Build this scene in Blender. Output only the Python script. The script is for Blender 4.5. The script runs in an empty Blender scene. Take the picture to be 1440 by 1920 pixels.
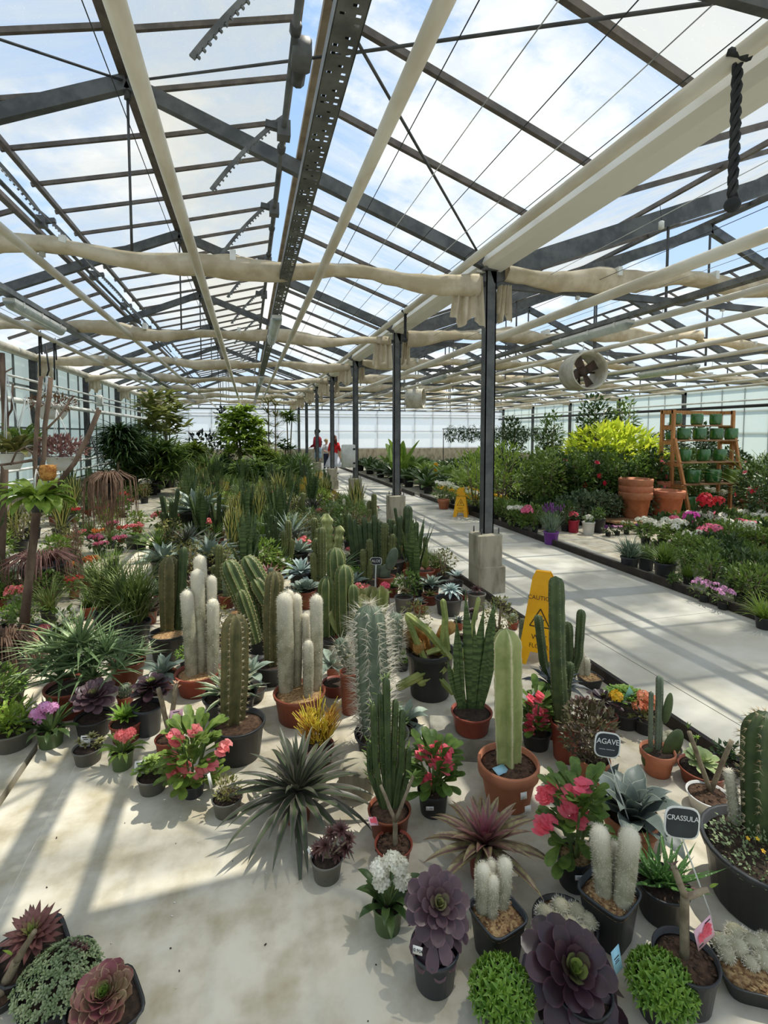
import bpy, math, random
from math import sin, cos, pi, radians, sqrt, atan2, tan
from mathutils import Vector, Matrix, Quaternion
SC = bpy.context.scene
COL = SC.collection
V = Vector

# ------------------------------------------------------------------ camera maths (pixels of the 1440x1920 photograph)
FPX, CX, CY, CAMH = 942.0, 720.0, 866.0, 1.65
TH = math.atan((CY-812)/FPX)
PSI = math.atan(256/(FPX/cos(TH)))
_f = V((sin(PSI)*cos(TH), cos(PSI)*cos(TH), -sin(TH)))
_r = V((cos(PSI), -sin(PSI), 0))
_u = V((sin(PSI)*sin(TH), cos(PSI)*sin(TH), cos(TH)))
CAM = V((0, 0, CAMH))
def ray(px, py): return _r*((px-CX)/FPX) - _u*((py-CY)/FPX) + _f
def fl(px, py, z=0.0):
    d = ray(px, py); return CAM + d*((z-CAMH)/d.z)
def at_y(px, py, y):
    d = ray(px, py); return CAM + d*(y/d.y)
def at_x(px, py, x):
    d = ray(px, py); return CAM + d*(x/d.x)
def at_d(px, py, ref):
    """point on the pixel's ray at the same camera depth as ref"""
    d = ray(px, py); return CAM + d*((ref-CAM).dot(_f))
def mpp(ref): return (ref-CAM).dot(_f)/FPX     # metres per pixel at a place

cam_data = bpy.data.cameras.new('camera')
cam = bpy.data.objects.new('camera', cam_data); COL.objects.link(cam)
cam.location = CAM; cam.rotation_euler = (pi/2-TH, 0, -PSI)
cam_data.sensor_fit = 'VERTICAL'; cam_data.sensor_height = 36; cam_data.sensor_width = 27
cam_data.lens = FPX/1920*36; cam_data.shift_y = -(960-CY)/1920
cam_data.clip_start = .02; cam_data.clip_end = 500
SC.camera = cam

# ------------------------------------------------------------------ materials
def S(r, g, b):
    f = lambda c: (c/255/12.92 if c/255 <= .04045 else ((c/255+.055)/1.055)**2.4)
    return (f(r), f(g), f(b))
MATS = {}
def _new(name):
    m = bpy.data.materials.new(name); m.use_nodes = True
    nt = m.node_tree; nt.nodes.clear()
    return m, nt, nt.nodes.new, nt.links.new
def _mix(nt, fac, a, b, mode='MIX'):
    n = nt.nodes.new('ShaderNodeMix'); n.data_type = 'RGBA'; n.blend_type = mode
    for sock, val in ((n.inputs[0], fac), (n.inputs[6], a), (n.inputs[7], b)):
        if hasattr(val, 'is_output'): nt.links.new(val, sock)
        elif isinstance(val, tuple): sock.default_value = (*val, 1) if len(val) == 3 else val
        else: sock.default_value = val
    return n.outputs[2]
def _noise(nt, scale, detail=3, rough=.55, coord='Object', stretch=None, dist=0.0):
    tc = nt.nodes.new('ShaderNodeTexCoord'); n = nt.nodes.new('ShaderNodeTexNoise')
    n.inputs['Scale'].default_value = scale; n.inputs['Detail'].default_value = detail; n.inputs['Roughness'].default_value = rough
    n.inputs['Distortion'].default_value = dist
    if stretch:
        mp = nt.nodes.new('ShaderNodeMapping'); mp.inputs['Scale'].default_value = stretch
        nt.links.new(tc.outputs[coord], mp.inputs[0]); nt.links.new(mp.outputs[0], n.inputs['Vector'])
    else: nt.links.new(tc.outputs[coord], n.inputs['Vector'])
    return n.outputs['Fac']
def _ramp(nt, fac, lo, hi):
    n = nt.nodes.new('ShaderNodeMapRange'); n.inputs[1].default_value = lo; n.inputs[2].default_value = hi
    n.interpolation_type = 'SMOOTHSTEP'; nt.links.new(fac, n.inputs[0]); return n.outputs[0]
def _attr(nt, name):
    n = nt.nodes.new('ShaderNodeAttribute'); n.attribute_name = name; return n.outputs['Fac']
def mat(name, c, c2=None, sc=6., rough=.6, tl=0., bump=0., metal=0., spec=.4, stretch=None, lo=.35, hi=.65, rnd=.0,
        tip=None, edge=None, mid=None, inner=None, band=None, tipr=(.5, 1.), innerr=.42, edger=(.55, .8), tlc=None, alpha=1., coat=0.):
    """one procedural material; tip / edge / mid / inner colour a leaf along, across and from the heart of a rosette outwards"""
    if name in MATS: return MATS[name]
    m, nt, new, link = _new(name)
    out = new('ShaderNodeOutputMaterial'); p = new('ShaderNodeBsdfPrincipled')
    col = c
    if c2 is not None: col = _mix(nt, _ramp(nt, _noise(nt, sc, 4, .6, stretch=stretch), lo, hi), c, c2)
    if band is not None:
        w = new('ShaderNodeTexNoise'); w.noise_dimensions = '1D'; w.inputs['Scale'].default_value = band[1]; w.inputs['Detail'].default_value = 2
        link(_attr(nt, 'along'), w.inputs['W']); col = _mix(nt, _ramp(nt, w.outputs['Fac'], .45, .55), col, band[0])
    if mid is not None: col = _mix(nt, _ramp(nt, _attr(nt, 'across'), .5, .1), col, mid)
    if tip is not None: col = _mix(nt, _ramp(nt, _attr(nt, 'along'), *tipr), col, tip)
    if inner is not None: col = _mix(nt, _ramp(nt, _attr(nt, 'age'), innerr, .0), col, inner)
    if edge is not None: col = _mix(nt, _ramp(nt, _attr(nt, 'across'), *edger), col, edge)
    if rnd:
        oi = new('ShaderNodeObjectInfo'); hs = new('ShaderNodeHueSaturation')
        mr = new('ShaderNodeMapRange'); mr.inputs[3].default_value = 1-rnd; mr.inputs[4].default_value = 1+rnd
        link(oi.outputs['Random'], mr.inputs[0]); link(mr.outputs[0], hs.inputs['Value'])
        mr2 = new('ShaderNodeMapRange'); mr2.inputs[3].default_value = .5+rnd*.06; mr2.inputs[4].default_value = .5-rnd*.06
        link(oi.outputs['Random'], mr2.inputs[0]); link(mr2.outputs[0], hs.inputs['Hue'])
        if hasattr(col, 'is_output'): link(col, hs.inputs['Color'])
        else: hs.inputs['Color'].default_value = (*col, 1)
        col = hs.outputs[0]
    def put(sock):
        if hasattr(col, 'is_output'): link(col, sock)
        else: sock.default_value = (*col, 1)
    put(p.inputs['Base Color'])
    p.inputs['Roughness'].default_value = rough; p.inputs['Metallic'].default_value = metal
    p.inputs['Specular IOR Level'].default_value = spec; p.inputs['Coat Weight'].default_value = coat
    if bump:
        b = new('ShaderNodeBump'); b.inputs['Strength'].default_value = bump; b.inputs['Distance'].default_value = .01
        link(_noise(nt, sc*4, 4, .6), b.inputs['Height']); link(b.outputs[0], p.inputs['Normal'])
    res = p.outputs[0]
    if tl:
        t = new('ShaderNodeBsdfTranslucent')
        if tlc: t.inputs[0].default_value = (*tlc, 1)
        else: put(t.inputs[0])
        mx = new('ShaderNodeMixShader'); mx.inputs[0].default_value = tl
        link(res, mx.inputs[1]); link(t.outputs[0], mx.inputs[2]); res = mx.outputs[0]
    if alpha < 1:
        t = new('ShaderNodeBsdfTransparent'); mx = new('ShaderNodeMixShader'); mx.inputs[0].default_value = alpha
        link(t.outputs[0], mx.inputs[1]); link(res, mx.inputs[2]); res = mx.outputs[0]
    link(res, out.inputs[0]); MATS[name] = m
    return m
def pane_mat(name, tint, dirt, lo, hi, sc=1.2, stretch=(1, 1, 1), milk=(.9, .92, .9), dlo=.4, dhi=.7):
    """dirty glass: clear where washed, milky where dusty, with runs and specks"""
    m, nt, new, link = _new(name)
    out = new('ShaderNodeOutputMaterial'); tr = new('ShaderNodeBsdfTransparent'); tr.inputs[0].default_value = (*tint, 1)
    tn = new('ShaderNodeBsdfTranslucent'); tn.inputs[0].default_value = (*milk, 1)
    df = new('ShaderNodeBsdfDiffuse'); df.inputs[0].default_value = (*dirt, 1)
    m1 = new('ShaderNodeMixShader'); m1.inputs[0].default_value = .25; link(tn.outputs[0], m1.inputs[1]); link(df.outputs[0], m1.inputs[2])
    fac = _noise(nt, sc, 5, .65, stretch=stretch, dist=.4)
    mr = new('ShaderNodeMapRange'); mr.inputs[1].default_value = dlo; mr.inputs[2].default_value = dhi
    mr.inputs[3].default_value = lo; mr.inputs[4].default_value = hi; link(fac, mr.inputs[0])
    sp = _ramp(nt, _noise(nt, 45, 2, .5), .68, .74)
    ad = new('ShaderNodeMath'); ad.operation = 'MULTIPLY_ADD'; link(sp, ad.inputs[0]); ad.inputs[1].default_value = .25; link(mr.outputs[0], ad.inputs[2])
    mx = new('ShaderNodeMixShader'); link(ad.outputs[0], mx.inputs[0]); link(tr.outputs[0], mx.inputs[1]); link(m1.outputs[0], mx.inputs[2])
    link(mx.outputs[0], out.inputs[0]); MATS[name] = m
    return m

# ------------------------------------------------------------------ mesh building
class MB:
    def __init__(s): s.v = []; s.f = []; s.m = []; s.al = []; s.ac = []; s.ag = []
    def add(s, vs, fs, m=0, al=None, ac=None, ag=0.):
        b = len(s.v); n = len(vs)
        s.v.extend(vs); s.f.extend([tuple(i+b for i in f) for f in fs]); s.m.extend([m]*len(fs))
        s.al.extend(al if al is not None else [0.]*n); s.ac.extend(ac if ac is not None else [0.]*n); s.ag.extend([ag]*n)
    def merge(s, o, M=None, m=None):
        vs = [M @ V(p) for p in o.v] if M else o.v
        b = len(s.v); s.v.extend(vs); s.f.extend([tuple(i+b for i in f) for f in o.f])
        s.m.extend(o.m if m is None else [m]*len(o.f)); s.al.extend(o.al); s.ac.extend(o.ac); s.ag.extend(o.ag)
    def mesh(s, name, mats, smooth=True):
        me = bpy.data.meshes.new(name); me.from_pydata([tuple(p) for p in s.v], [], s.f)
        for k, arr in (('along', s.al), ('across', s.ac), ('age', s.ag)):
            if any(arr): me.attributes.new(k, 'FLOAT', 'POINT').data.foreach_set('value', arr)
        for mm in (mats if isinstance(mats, (list, tuple)) else [mats]): me.materials.append(mm)
        me.polygons.foreach_set('material_index', s.m)
        if smooth: me.polygons.foreach_set('use_smooth', [True]*len(s.f))
        me.update(); return me
    def obj(s, name, mats, parent=None, smooth=True, loc=None):
        o = bpy.data.objects.new(name, s.mesh(name, mats, smooth)); COL.objects.link(o)
        if parent: o.parent = parent
        if loc is not None: o.location = loc
        return o
    def box(s, lo, hi, m=0, M=None):
        x0, y0, z0 = lo; x1, y1, z1 = hi
        vs = [V(p) for p in ((x0,y0,z0),(x1,y0,z0),(x1,y1,z0),(x0,y1,z0),(x0,y0,z1),(x1,y0,z1),(x1,y1,z1),(x0,y1,z1))]
        if M: vs = [M @ p for p in vs]
        s.add(vs, [(3,2,1,0),(4,5,6,7),(0,1,5,4),(1,2,6,5),(2,3,7,6),(3,0,4,7)], m); return s
    def bar(s, a, b, w, h, m=0, up=V((0,0,1))):
        """rectangular bar from a to b, w wide sideways, h high"""
        a, b = V(a), V(b); d = (b-a).normalized(); sd = d.cross(up)
        if sd.length < 1e-5: sd = V((1, 0, 0))
        sd.normalize(); u = sd.cross(d).normalized()
        vs = [p + sd*(i*w/2) + u*(j*h/2) for p in (a, b) for i, j in ((-1,-1),(1,-1),(1,1),(-1,1))]
        s.add(vs, [(0,1,2,3),(7,6,5,4),(0,4,5,1),(1,5,6,2),(2,6,7,3),(3,7,4,0)], m); return s
    def cbox(s, c, size, bev, m=0, M=None):
        """box with chamfered vertical edges and rounded top"""
        hx, hy = size[0]/2, size[1]/2; z0, z1 = c[2], c[2]+size[2]
        rings = [(z0, 0), (z1-bev*.6, 0), (z1, bev*.6)]; vs = []
        for z, ins in rings:
            a, b2, e = hx-ins, hy-ins, bev
            for x, y in ((a-e,-b2),(a,-b2+e),(a,b2-e),(a-e,b2),(-a+e,b2),(-a,b2-e),(-a,-b2+e),(-a+e,-b2)): vs.append(V((c[0]+x, c[1]+y, z)))
        fs = [(k*8+i, k*8+(i+1)%8, k*8+8+(i+1)%8, k*8+8+i) for k in range(2) for i in range(8)] + [tuple(range(16, 24)), tuple(range(7, -1, -1))]
        if M: vs = [M @ p for p in vs]
        s.add(vs, fs, m); return s
    def tube(s, pts, rad, k=8, m=0, cap=True, ag=0., flat=1.):
        """round tube along pts; rad a number or one radius per point"""
        pts = [V(p) for p in pts]; n = len(pts)
        if not hasattr(rad, '__len__'): rad = [rad]*n
        t0 = (pts[1]-pts[0]).normalized(); nrm = t0.orthogonal().normalized()
        vs = []; al = []
        for i, p in enumerate(pts):
            t = (pts[min(i+1, n-1)]-pts[max(i-1, 0)])
            t = t.normalized() if t.length > 1e-9 else t0
            nrm = (nrm - t*nrm.dot(t)); nrm = nrm.normalized() if nrm.length > 1e-6 else t.orthogonal().normalized()
            bn = t.cross(nrm)
            for j in range(k):
                a = 2*pi*j/k; vs.append(p + (nrm*cos(a) + bn*sin(a)*flat)*rad[i]); al.append(i/(n-1))
        fs = [(i*k+j, i*k+(j+1)%k, (i+1)*k+(j+1)%k, (i+1)*k+j) for i in range(n-1) for j in range(k)]
        if cap: fs += [tuple(range(k-1, -1, -1)), tuple((n-1)*k+j for j in range(k))]
        s.add(vs, fs, m, al=al, ag=ag); return s
    def lathe(s, prof, k=24, m=0, c=(0, 0, 0), sect=None, al=None):
        """profile of (radius, z) turned about z; sect(angle) scales the radius (square pots)"""
        c = V(c); vs = []
        for r, z in prof:
            for j in range(k):
                a = 2*pi*j/k; q = sect(a) if sect else 1.
                vs.append(c + V((r*q*cos(a), r*q*sin(a), z)))
        fs = [(i*k+j, i*k+(j+1)%k, (i+1)*k+(j+1)%k, (i+1)*k+j) for i in range(len(prof)-1) for j in range(k)]
        if prof[0][0] > 1e-4: fs.append(tuple(range(k-1, -1, -1)))
        b = (len(prof)-1)*k
        if prof[-1][0] > 1e-4: fs.append(tuple(b+j for j in range(k)))
        s.add(vs, fs, m, al=al); return s
    def leaf(s, base, az, el, L, W, droop=0., prof='lance', n=6, fold=.15, ag=0., m=0, wav=0., twist=0., serr=0.):
        """leaf blade: starts at base towards azimuth az and elevation el, bending by droop radians over its length"""
        p = V(base); h = V((cos(az), sin(az), 0)); side0 = V((-sin(az), cos(az), 0)); z = V((0, 0, 1))
        vs = []; al = []; ac = []; fn = PROF[prof]; ph = random.random()*6
        rnd_tip = prof in ('spoon', 'oval', 'strap', 'heart')
        last = 0.
        for i in range(n+1):
            t = i/n if not rnd_tip else 1-(1-i/n)**1.6
            e = el + droop*t*t if droop < 0 else el + droop*t
            d = h*cos(e) + z*sin(e); nr = z*cos(e) - h*sin(e)
            tw = twist*t; sd = side0*cos(tw) + nr*sin(tw); nr = nr*cos(tw) - side0*sin(tw)
            w = max(W*fn(t), .0004)/2
            if serr and 0 < i < n: w *= 1 + serr*(1 if i % 2 else -1)
            o = wav*W*sin(ph + t*9)
            vs += [p - sd*w + nr*(fold*w*2 + o), p - nr*fold*w*.2, p + sd*w + nr*(fold*w*2 - o)]
            al += [t, t, t]; ac += [1., 0., 1.]
            nx = (i+1)/n if not rnd_tip else 1-(1-min(1, (i+1)/n))**1.6
            p = p + d*(L*(nx-t))
        fs = []
        for i in range(n):
            a = i*3; fs += [(a, a+1, a+4, a+3), (a+1, a+2, a+5, a+4)]
        s.add(vs, fs, m, al, ac, ag); return p
    def quadleaf(s, p, d, nr, L, W, m=0, ag=0., cup=.15):
        """small 6-point leaflet"""
        d = d.normalized(); sd = d.cross(nr)
        sd = sd.normalized() if sd.length > 1e-6 else d.orthogonal().normalized(); nr = sd.cross(d)
        c = p + d*L*.5
        s.add([p, c - sd*W*.5 + nr*W*cup - d*L*.05, c, c + sd*W*.5 + nr*W*cup - d*L*.05, p + d*L - nr*L*.08, ],
              [(0, 2, 1), (0, 3, 2), (1, 2, 4), (2, 3, 4)], m, [0, .5, .5, .5, 1], [0, 1, 0, 1, 0], ag)
    def ball(s, c, r, k=8, n=5, m=0, sq=1., ag=0.):
        c = V(c); vs = [c + V((0, 0, -r*sq))]
        for i in range(1, n):
            a = -pi/2 + pi*i/n
            vs += [c + V((r*cos(a)*cos(2*pi*j/k), r*cos(a)*sin(2*pi*j/k), r*sq*sin(a))) for j in range(k)]
        vs.append(c + V((0, 0, r*sq))); t = len(vs)-1
        fs = [(0, 1+(j+1) % k, 1+j) for j in range(k)]
        for i in range(n-2): fs += [(1+i*k+j, 1+i*k+(j+1) % k, 1+(i+1)*k+(j+1) % k, 1+(i+1)*k+j) for j in range(k)]
        fs += [(t, 1+(n-2)*k+j, 1+(n-2)*k+(j+1) % k) for j in range(k)]
        s.add(vs, fs, m, ag=ag); return s
def _sm(a, b, t):
    t = min(1, max(0, (t-a)/(b-a))); return t*t*(3-2*t)
PROF = {
    'lance': lambda t: (.55+.45*_sm(0, .35, t))*(1-t**2.2),
    'taper': lambda t: 1-t**1.25,
    'needle': lambda t: 1-.85*t,
    'strap': lambda t: (.75+.25*_sm(0, .3, t))*(1-_sm(.72, 1.0, t)),
    'spoon': lambda t: (.28+.72*_sm(.1, .7, t))*sqrt(max(0, 1-max(0, (t-.72)/.28)**2.4)),
    'oval': lambda t: max(0, sin(pi*min(1, t*.97+.03)))**.7,
    'sword': lambda t: (.6+.4*_sm(0, .4, t))*(1-_sm(.6, 1.02, t)),
    'agave': lambda t: (.62+.38*_sm(.05, .5, t))*(1-_sm(.55, 1.0, t)**1.2),
    'heart': lambda t: (sqrt(min(1, t*6+.02)))*(1-t)**.6,
}

# ------------------------------------------------------------------ objects
def tag(o, label=None, cat=None, group=None, kind=None):
    for k, v in (('label', label), ('category', cat), ('group', group), ('kind', kind)):
        if v: o[k] = v
    return o
def thing(name, label, cat, loc=(0, 0, 0), rz=0., group=None, scale=1., tilt=None):
    o = bpy.data.objects.new(name, None); COL.objects.link(o); o.empty_display_size = .05
    o.location = loc; o.rotation_euler = (tilt[0] if tilt else 0, tilt[1] if tilt else 0, rz); o.scale = (scale,)*3 if not hasattr(scale, '__len__') else scale
    return tag(o, label, cat, group)
def part(name, mesh, parent, label=None):
    o = bpy.data.objects.new(name, mesh); COL.objects.link(o); o.parent = parent
    if label: o['label'] = label
    return o
def struct(name, mb, mats, label, cat, smooth=False, group=None):
    return tag(mb.obj(name, mats, smooth=smooth), label, cat, group, 'structure')
# ================================================================== the greenhouse
random.seed(7)
STEEL = mat('galvanised_steel', S(78, 80, 80), S(104, 106, 104), 5, .55, metal=.35, bump=.05)
STEEL2 = mat('dark_steel', S(62, 63, 62), S(84, 84, 82), 8, .5, metal=.3)
WFR = mat('wall_bar_grey', S(122, 126, 122), S(100, 104, 100), 8, .5, metal=.2)
ALU = mat('glazing_bar_metal', S(88, 82, 76), S(112, 104, 96), 9, .5, metal=.4)
CREAM = mat('cream_paint', S(214, 208, 188), S(190, 182, 160), 4, .45, bump=.02)
GUTTER = mat('gutter_paint', S(220, 218, 206), S(186, 178, 158), 3, .5, stretch=(1, .3, 1), lo=.5, hi=.75)
WHITE = mat('white_paint', S(232, 232, 226), S(214, 214, 206), 6, .4)
CLOTH = mat('shade_cloth', S(226, 215, 190), S(200, 186, 156), 5, .9, tl=.35, bump=.2)
CONC = mat('bed_concrete', S(208, 201, 184), S(164, 152, 124), 5.5, .85, bump=.12, lo=.32, hi=.8)
CONC2 = mat('path_concrete', S(186, 184, 174), S(166, 162, 148), 2.0, .85, bump=.08, lo=.3, hi=.7)
PED = mat('pedestal_concrete', S(172, 164, 142), S(120, 112, 92), 7, .9, bump=.35, stretch=(1, 1, .35), lo=.4, hi=.75)
SOILD = mat('dark_joint', S(58, 52, 44), S(40, 36, 30), 20, .95)
KERB = mat('kerb_metal', S(58, 50, 42), S(40, 34, 29), 9, .7, bump=.1)
GLASS = pane_mat('roof_glass', (.93, .96, .98), (.6, .61, .58), .18, .72, 1.1, (.5, 3.2, 1), dlo=.36, dhi=.66, milk=(.46, .48, .47))
GLASSL = pane_mat('flap_glass', (.92, .95, .97), (.6, .61, .58), .35, .75, .9, (.5, 2.2, 1), dlo=.38, dhi=.68, milk=(.42, .44, .43))
GLASSN = pane_mat('whitewashed_roof_glass', (.93, .96, .98), (.6, .61, .58), .86, .97, .9, (.5, 2.2, 1), milk=(.44, .445, .42))
GLASSM = pane_mat('milky_flap_glass', (.93, .94, .9), (.6, .58, .5), .55, .85, 1.1, (1, 1, 1), milk=(.42, .415, .37))
GLASS2 = pane_mat('roof_glass_clean', (.93, .96, .98), (.6, .6, .58), .3, .75, .7, (2.2, .6, 1), dlo=.35, dhi=.6, milk=(.52, .53, .52))
GLASS3 = pane_mat('streaky_roof_glass', (.93, .96, .98), (.6, .61, .58), .15, .85, .9, (.4, .8, 1), dlo=.36, dhi=.56, milk=(.46, .48, .47))
GLASSW = pane_mat('wall_glass', (.75, .82, .78), (.66, .72, .66), .88, .97, 2., (1, 1, 1), milk=(.56, .63, .58))
GLASSF = pane_mat('far_wall_glass', (.9, .93, .95), (.9, .92, .92), .86, .97, 2., (1, 1, 1), milk=(.97, .985, 1.))

TY = [4.75+3.3*k for k in range(-1, 8)]      # truss lines
XL, XM, XR, YF, YN = -4.1, 2.4, 15.2, 28.2, -1.0
RX, RZ, EZ = -.92, 4.62, 3.45                 # ridge and eaves of the narrow bay
SL = (RZ-EZ)/(XM-RX); SLL = (RZ-3.3)/(RX-XL)
BX, BZ = 8.8, 5.75                            # ridge of the wide bay
SB = (BZ-EZ)/(BX-XM); SBR = (BZ-3.15)/(XR-BX)
def zr(x):
    """height of the glass above x"""
    if x <= RX: return RZ - SLL*(RX-x)
    if x <= XM: return RZ - SL*(x-RX)
    if x <= BX: return BZ - SB*(BX-x)
    return BZ - SBR*(x-BX)

# floor: slabs with open joints over a dark base
b = MB(); b.box((XL-.2, YN-1, -.3), (XR+.2, YF+.2, -.16)); struct('floor', b, SOILD, 'dark earth bed under the concrete slabs', 'floor')
for nm, x0, x1, mm, lb in (('floor_slab', XL-.2, -1.11, CONC, 'worn concrete slab along the side wall beyond the open joint'),
                           ('floor_slab', -1.08, -.853, CONC, 'narrow strip of worn concrete beside the open joint'),
                           ('floor_slab', -.848, 2.27, CONC, 'stained concrete slab carrying the cactus display'),
                           ('floor_slab', 2.27, 2.66, CONC2, 'edge strip of the concrete path along the columns'),
                           ('floor_slab', 2.667, 4.32, CONC2, 'smooth concrete path down the middle of the greenhouse'),
                           ('floor_slab', 4.32, XR+.2, CONC, 'concrete slab under the flower beds beyond the path')):
    b = MB()
    ys = [YN-1, 0.3, 3.6, 6.9, 10.2, 13.5, 16.8, 20.1, 23.4, YF+.2] if mm is CONC2 else [YN-1, YF+.2]
    for i in range(len(ys)-1): b.box((x0, ys[i]+.002, -.16), (x1, ys[i+1]-.002, 0))
    struct(nm, b, mm, lb, 'floor')
b = MB(); b.box((-.853, YN, -.01), (-.848, YF, -.0008)); struct('floor_joint', b, mat('pale_joint_filler', S(222, 216, 200), S(206, 198, 180), 9, .9), 'thin pale line of joint filler in the display slab', 'floor')
b = MB(); b.box((2.255, -1, 0), (2.285, 27.9, .075)); struct('trim_1', b, KERB, 'low dark steel edging between cactus display and path', 'edging')
b = MB(); b.box((4.3, -1, 0), (4.345, 12.3, .085)); struct('trim_2', b, KERB, 'dark steel edging along the flower bed, near length', 'edging')
b = MB(); b.box((4.18, 12.5, 0), (4.225, 27.9, .085)); struct('trim_3', b, KERB, 'dark steel edging along the flower bed, far length', 'edging')

# walls
def glass_wall(name, p0, p1, z0, z1, pitch, rails, gmat, label, knee=.5, post=None, glz=None):
    """a glazed wall from p0 to p1: knee wall, panes, mullions, rails"""
    p0, p1 = V((*p0, 0)), V((*p1, 0)); d = (p1-p0); L = d.length; d.normalize(); nrm = V((-d.y, d.x, 0))
    b = MB(); b.bar(p0+V((0, 0, knee/2)), p1+V((0, 0, knee/2)), .16, knee)
    w = struct(name, b, PED, label, 'wall')
    g = MB(); q0, q1 = p0+nrm*.03, p1+nrm*.03
    g.add([q0+V((0,0,z0)), q1+V((0,0,z0)), q1+V((0,0,z1)), q0+V((0,0,z1))], [(0,1,2,3)]); g.obj('window_pane', gmat, w, smooth=False)
    m = MB(); n = int(L/pitch)
    for i in range(n+1):
        p = p0+d*(L*i/n); m.bar(p+V((0,0,z0)), p+V((0,0,z1)), .03, .03, up=d)
    for z in rails: m.bar(p0+V((0,0,z)), p1+V((0,0,z)), .03, .035)
    m.obj('window_frame', WFR, w, smooth=False); return w
glass_wall('wall_left', (XL, YN), (XL, YF), .5, 3.2, .72, (.55, 1.75, 2.55, 3.1), GLASSW, 'side wall of greenish frosted panes over a concrete knee wall')
glass_wall('wall_right', (XR, YN), (XR, YF), .5, 3.1, .78, (.55, 1.65, 2.35, 3.05), GLASSW, 'side wall of pale frosted panes beyond the flower beds')
glass_wall('wall_back', (XR, YF), (XL, YF), .75, 2.95, 1.1, (.78, 1.75, 2.55, 2.7), GLASSF, 'far end wall of bright white frosted panes', knee=.75)
for nm, pts, lb in (('wall_gable', [(XL, 2.95), (XM, 2.95), (XM, EZ), (RX, RZ), (XL, 3.3)], 'white glazed gable over the far wall of the narrow bay'),
                    ('wall_gable', [(XM, 2.95), (XR, 2.95), (XR, 3.15), (BX, BZ), (XM, EZ)], 'white glazed gable over the far wall of the wide bay')):
    b = MB(); b.add([V((x, YF-.02, z)) for x, z in pts], [tuple(range(len(pts)))]); w = struct(nm, b, GLASSF, lb, 'wall')
    m = MB(); x = pts[0][0]+.55
    while x < pts[2][0]: m.bar((x, YF-.05, 2.95), (x, YF-.05, zr(x)), .04, .04, up=V((1, 0, 0))); x += 1.1
    m.bar((pts[0][0], YF-.05, 2.95), (pts[1][0], YF-.05, 2.95), .06, .06); m.obj('window_frame', STEEL2, w, smooth=False)
b = MB(); b.box((XL-.1, YN-.95, 0), (XR+.1, YN-.85, 3.0)); struct('wall_front', b, GLASSF, 'frosted end wall behind the viewer', 'wall')

# roof glass: one mesh per run of panes, open slots at the vents
def slope(x0, x1, gm, label, dz0=0., dz1=0., bars=True, y0=YN, y1=YF, n=1):
    b = MB(); pts = [x0+(x1-x0)*i/n for i in range(n+1)]
    z = [zr(x)+.07+dz0+(dz1-dz0)*i/n for i, x in enumerate(pts)]
    vs = [V((x, y, zz)) for x, zz in zip(pts, z) for y in (y0, y1)]
    b.add(vs, [(2*i, 2*i+1, 2*i+3, 2*i+2) for i in range(n)])
    return struct('ceiling', b, gm, label, 'roof', group='glass roof panes')
slope(RX, .45, GLASSM, 'milky raised vent flap panes facing the path', 0, 5.02-zr(.45)-.07)
slope(.47, XM-.02, GLASS, 'dusty roof panes between the ridge vent and the gutter', y0=2.275)
slope(.47, XM-.02, GLASSN, 'whitewashed roof panes between vent and gutter over the viewer', y1=2.275)
slope(RX, -2.2, GLASSL, 'dusty raised vent flap panes facing the side wall', 0, 4.33-zr(-2.2)-.07)
slope(-2.36, XL, GLASS, 'roof panes between the ridge vent and the side wall')
slope(XM+.12, 6.6, GLASS3, 'roof panes rising from the gutter over the wide bay')
slope(6.6, BX, GLASSM, 'raised vent flap panes at the wide ridge', .06, .32)
slope(10.25, XR, GLASS2, 'bright roof panes falling to the far side wall')
def gbars(name, x0, x1, label, step=.825, w=.035, h=.045, big=STEEL2, dz=.0):
    y = TY[0]-.825*2
    while y < YF:
        if min(abs(y-t) for t in TY) > .1:
            b = MB(); b.bar((x0, y, zr(x0)+.035+dz), (x1, y, zr(x1)+.035+dz), w, h)
            tag(b.obj(name, ALU, smooth=False), label, 'glazing bar', 'roof glazing bars', 'structure')
        y += step
def flapbars(x0, z0, x1, z1, label, y0=.79):
    y = y0
    while y < YF-.3:
        b = MB(); b.bar((x0, y, z0), (x1, y, z1), .032, .04); tag(b.obj('glazing_bar', ALU, smooth=False), label, 'glazing bar', 'vent flap bars', 'structure'); y += .7
flapbars(RX, 4.63, .45, 5.0, 'thin metal bar of the raised vent flap facing the path'); flapbars(RX, 4.63, -2.2, 4.31, 'thin metal bar of the raised vent flap facing the side wall', .75)
gbars('glazing_bar', .5, XM-.03, 'thin metal glazing bar of the narrow roof, path side')
gbars('glazing_bar', -2.37, XL, 'thin metal glazing bar of the narrow roof, wall side')
gbars('glazing_bar', XM+.1, BX, 'thin metal glazing bar of the wide roof, near slope', w=.03)
gbars('glazing_bar', 10.25, XR, 'thin metal glazing bar of the wide roof, far slope', w=.03)
def purlin(name, x, w, h, mm, label, dz=0.0):
    b = MB(); b.bar((x, YN, zr(x)+dz), (x, YF, zr(x)+dz), w, h); tag(b.obj(name, mm, smooth=False), label, 'roof beam', kind='structure')
purlin('ridge_beam', RX, .11, .07, ALU, 'ridge beam along the top of the narrow roof', -.0)
purlin('vent_beam', .5, .07, .05, mat('vent_rail', S(150, 136, 116), S(120, 106, 90), 6, .5, metal=.2), 'tan rail along the lower edge of the vent facing the path', .03)
purlin('vent_beam', .45, .05, .035, mat('vent_rail', (0, 0, 0)), 'slim tan edge rail of the raised flap facing the path', 5.0-zr(.45))
purlin('vent_beam', -2.13, .05, .05, ALU, 'edge rail of the raised vent flap facing the side wall', 4.31-zr(-2.13))
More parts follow.
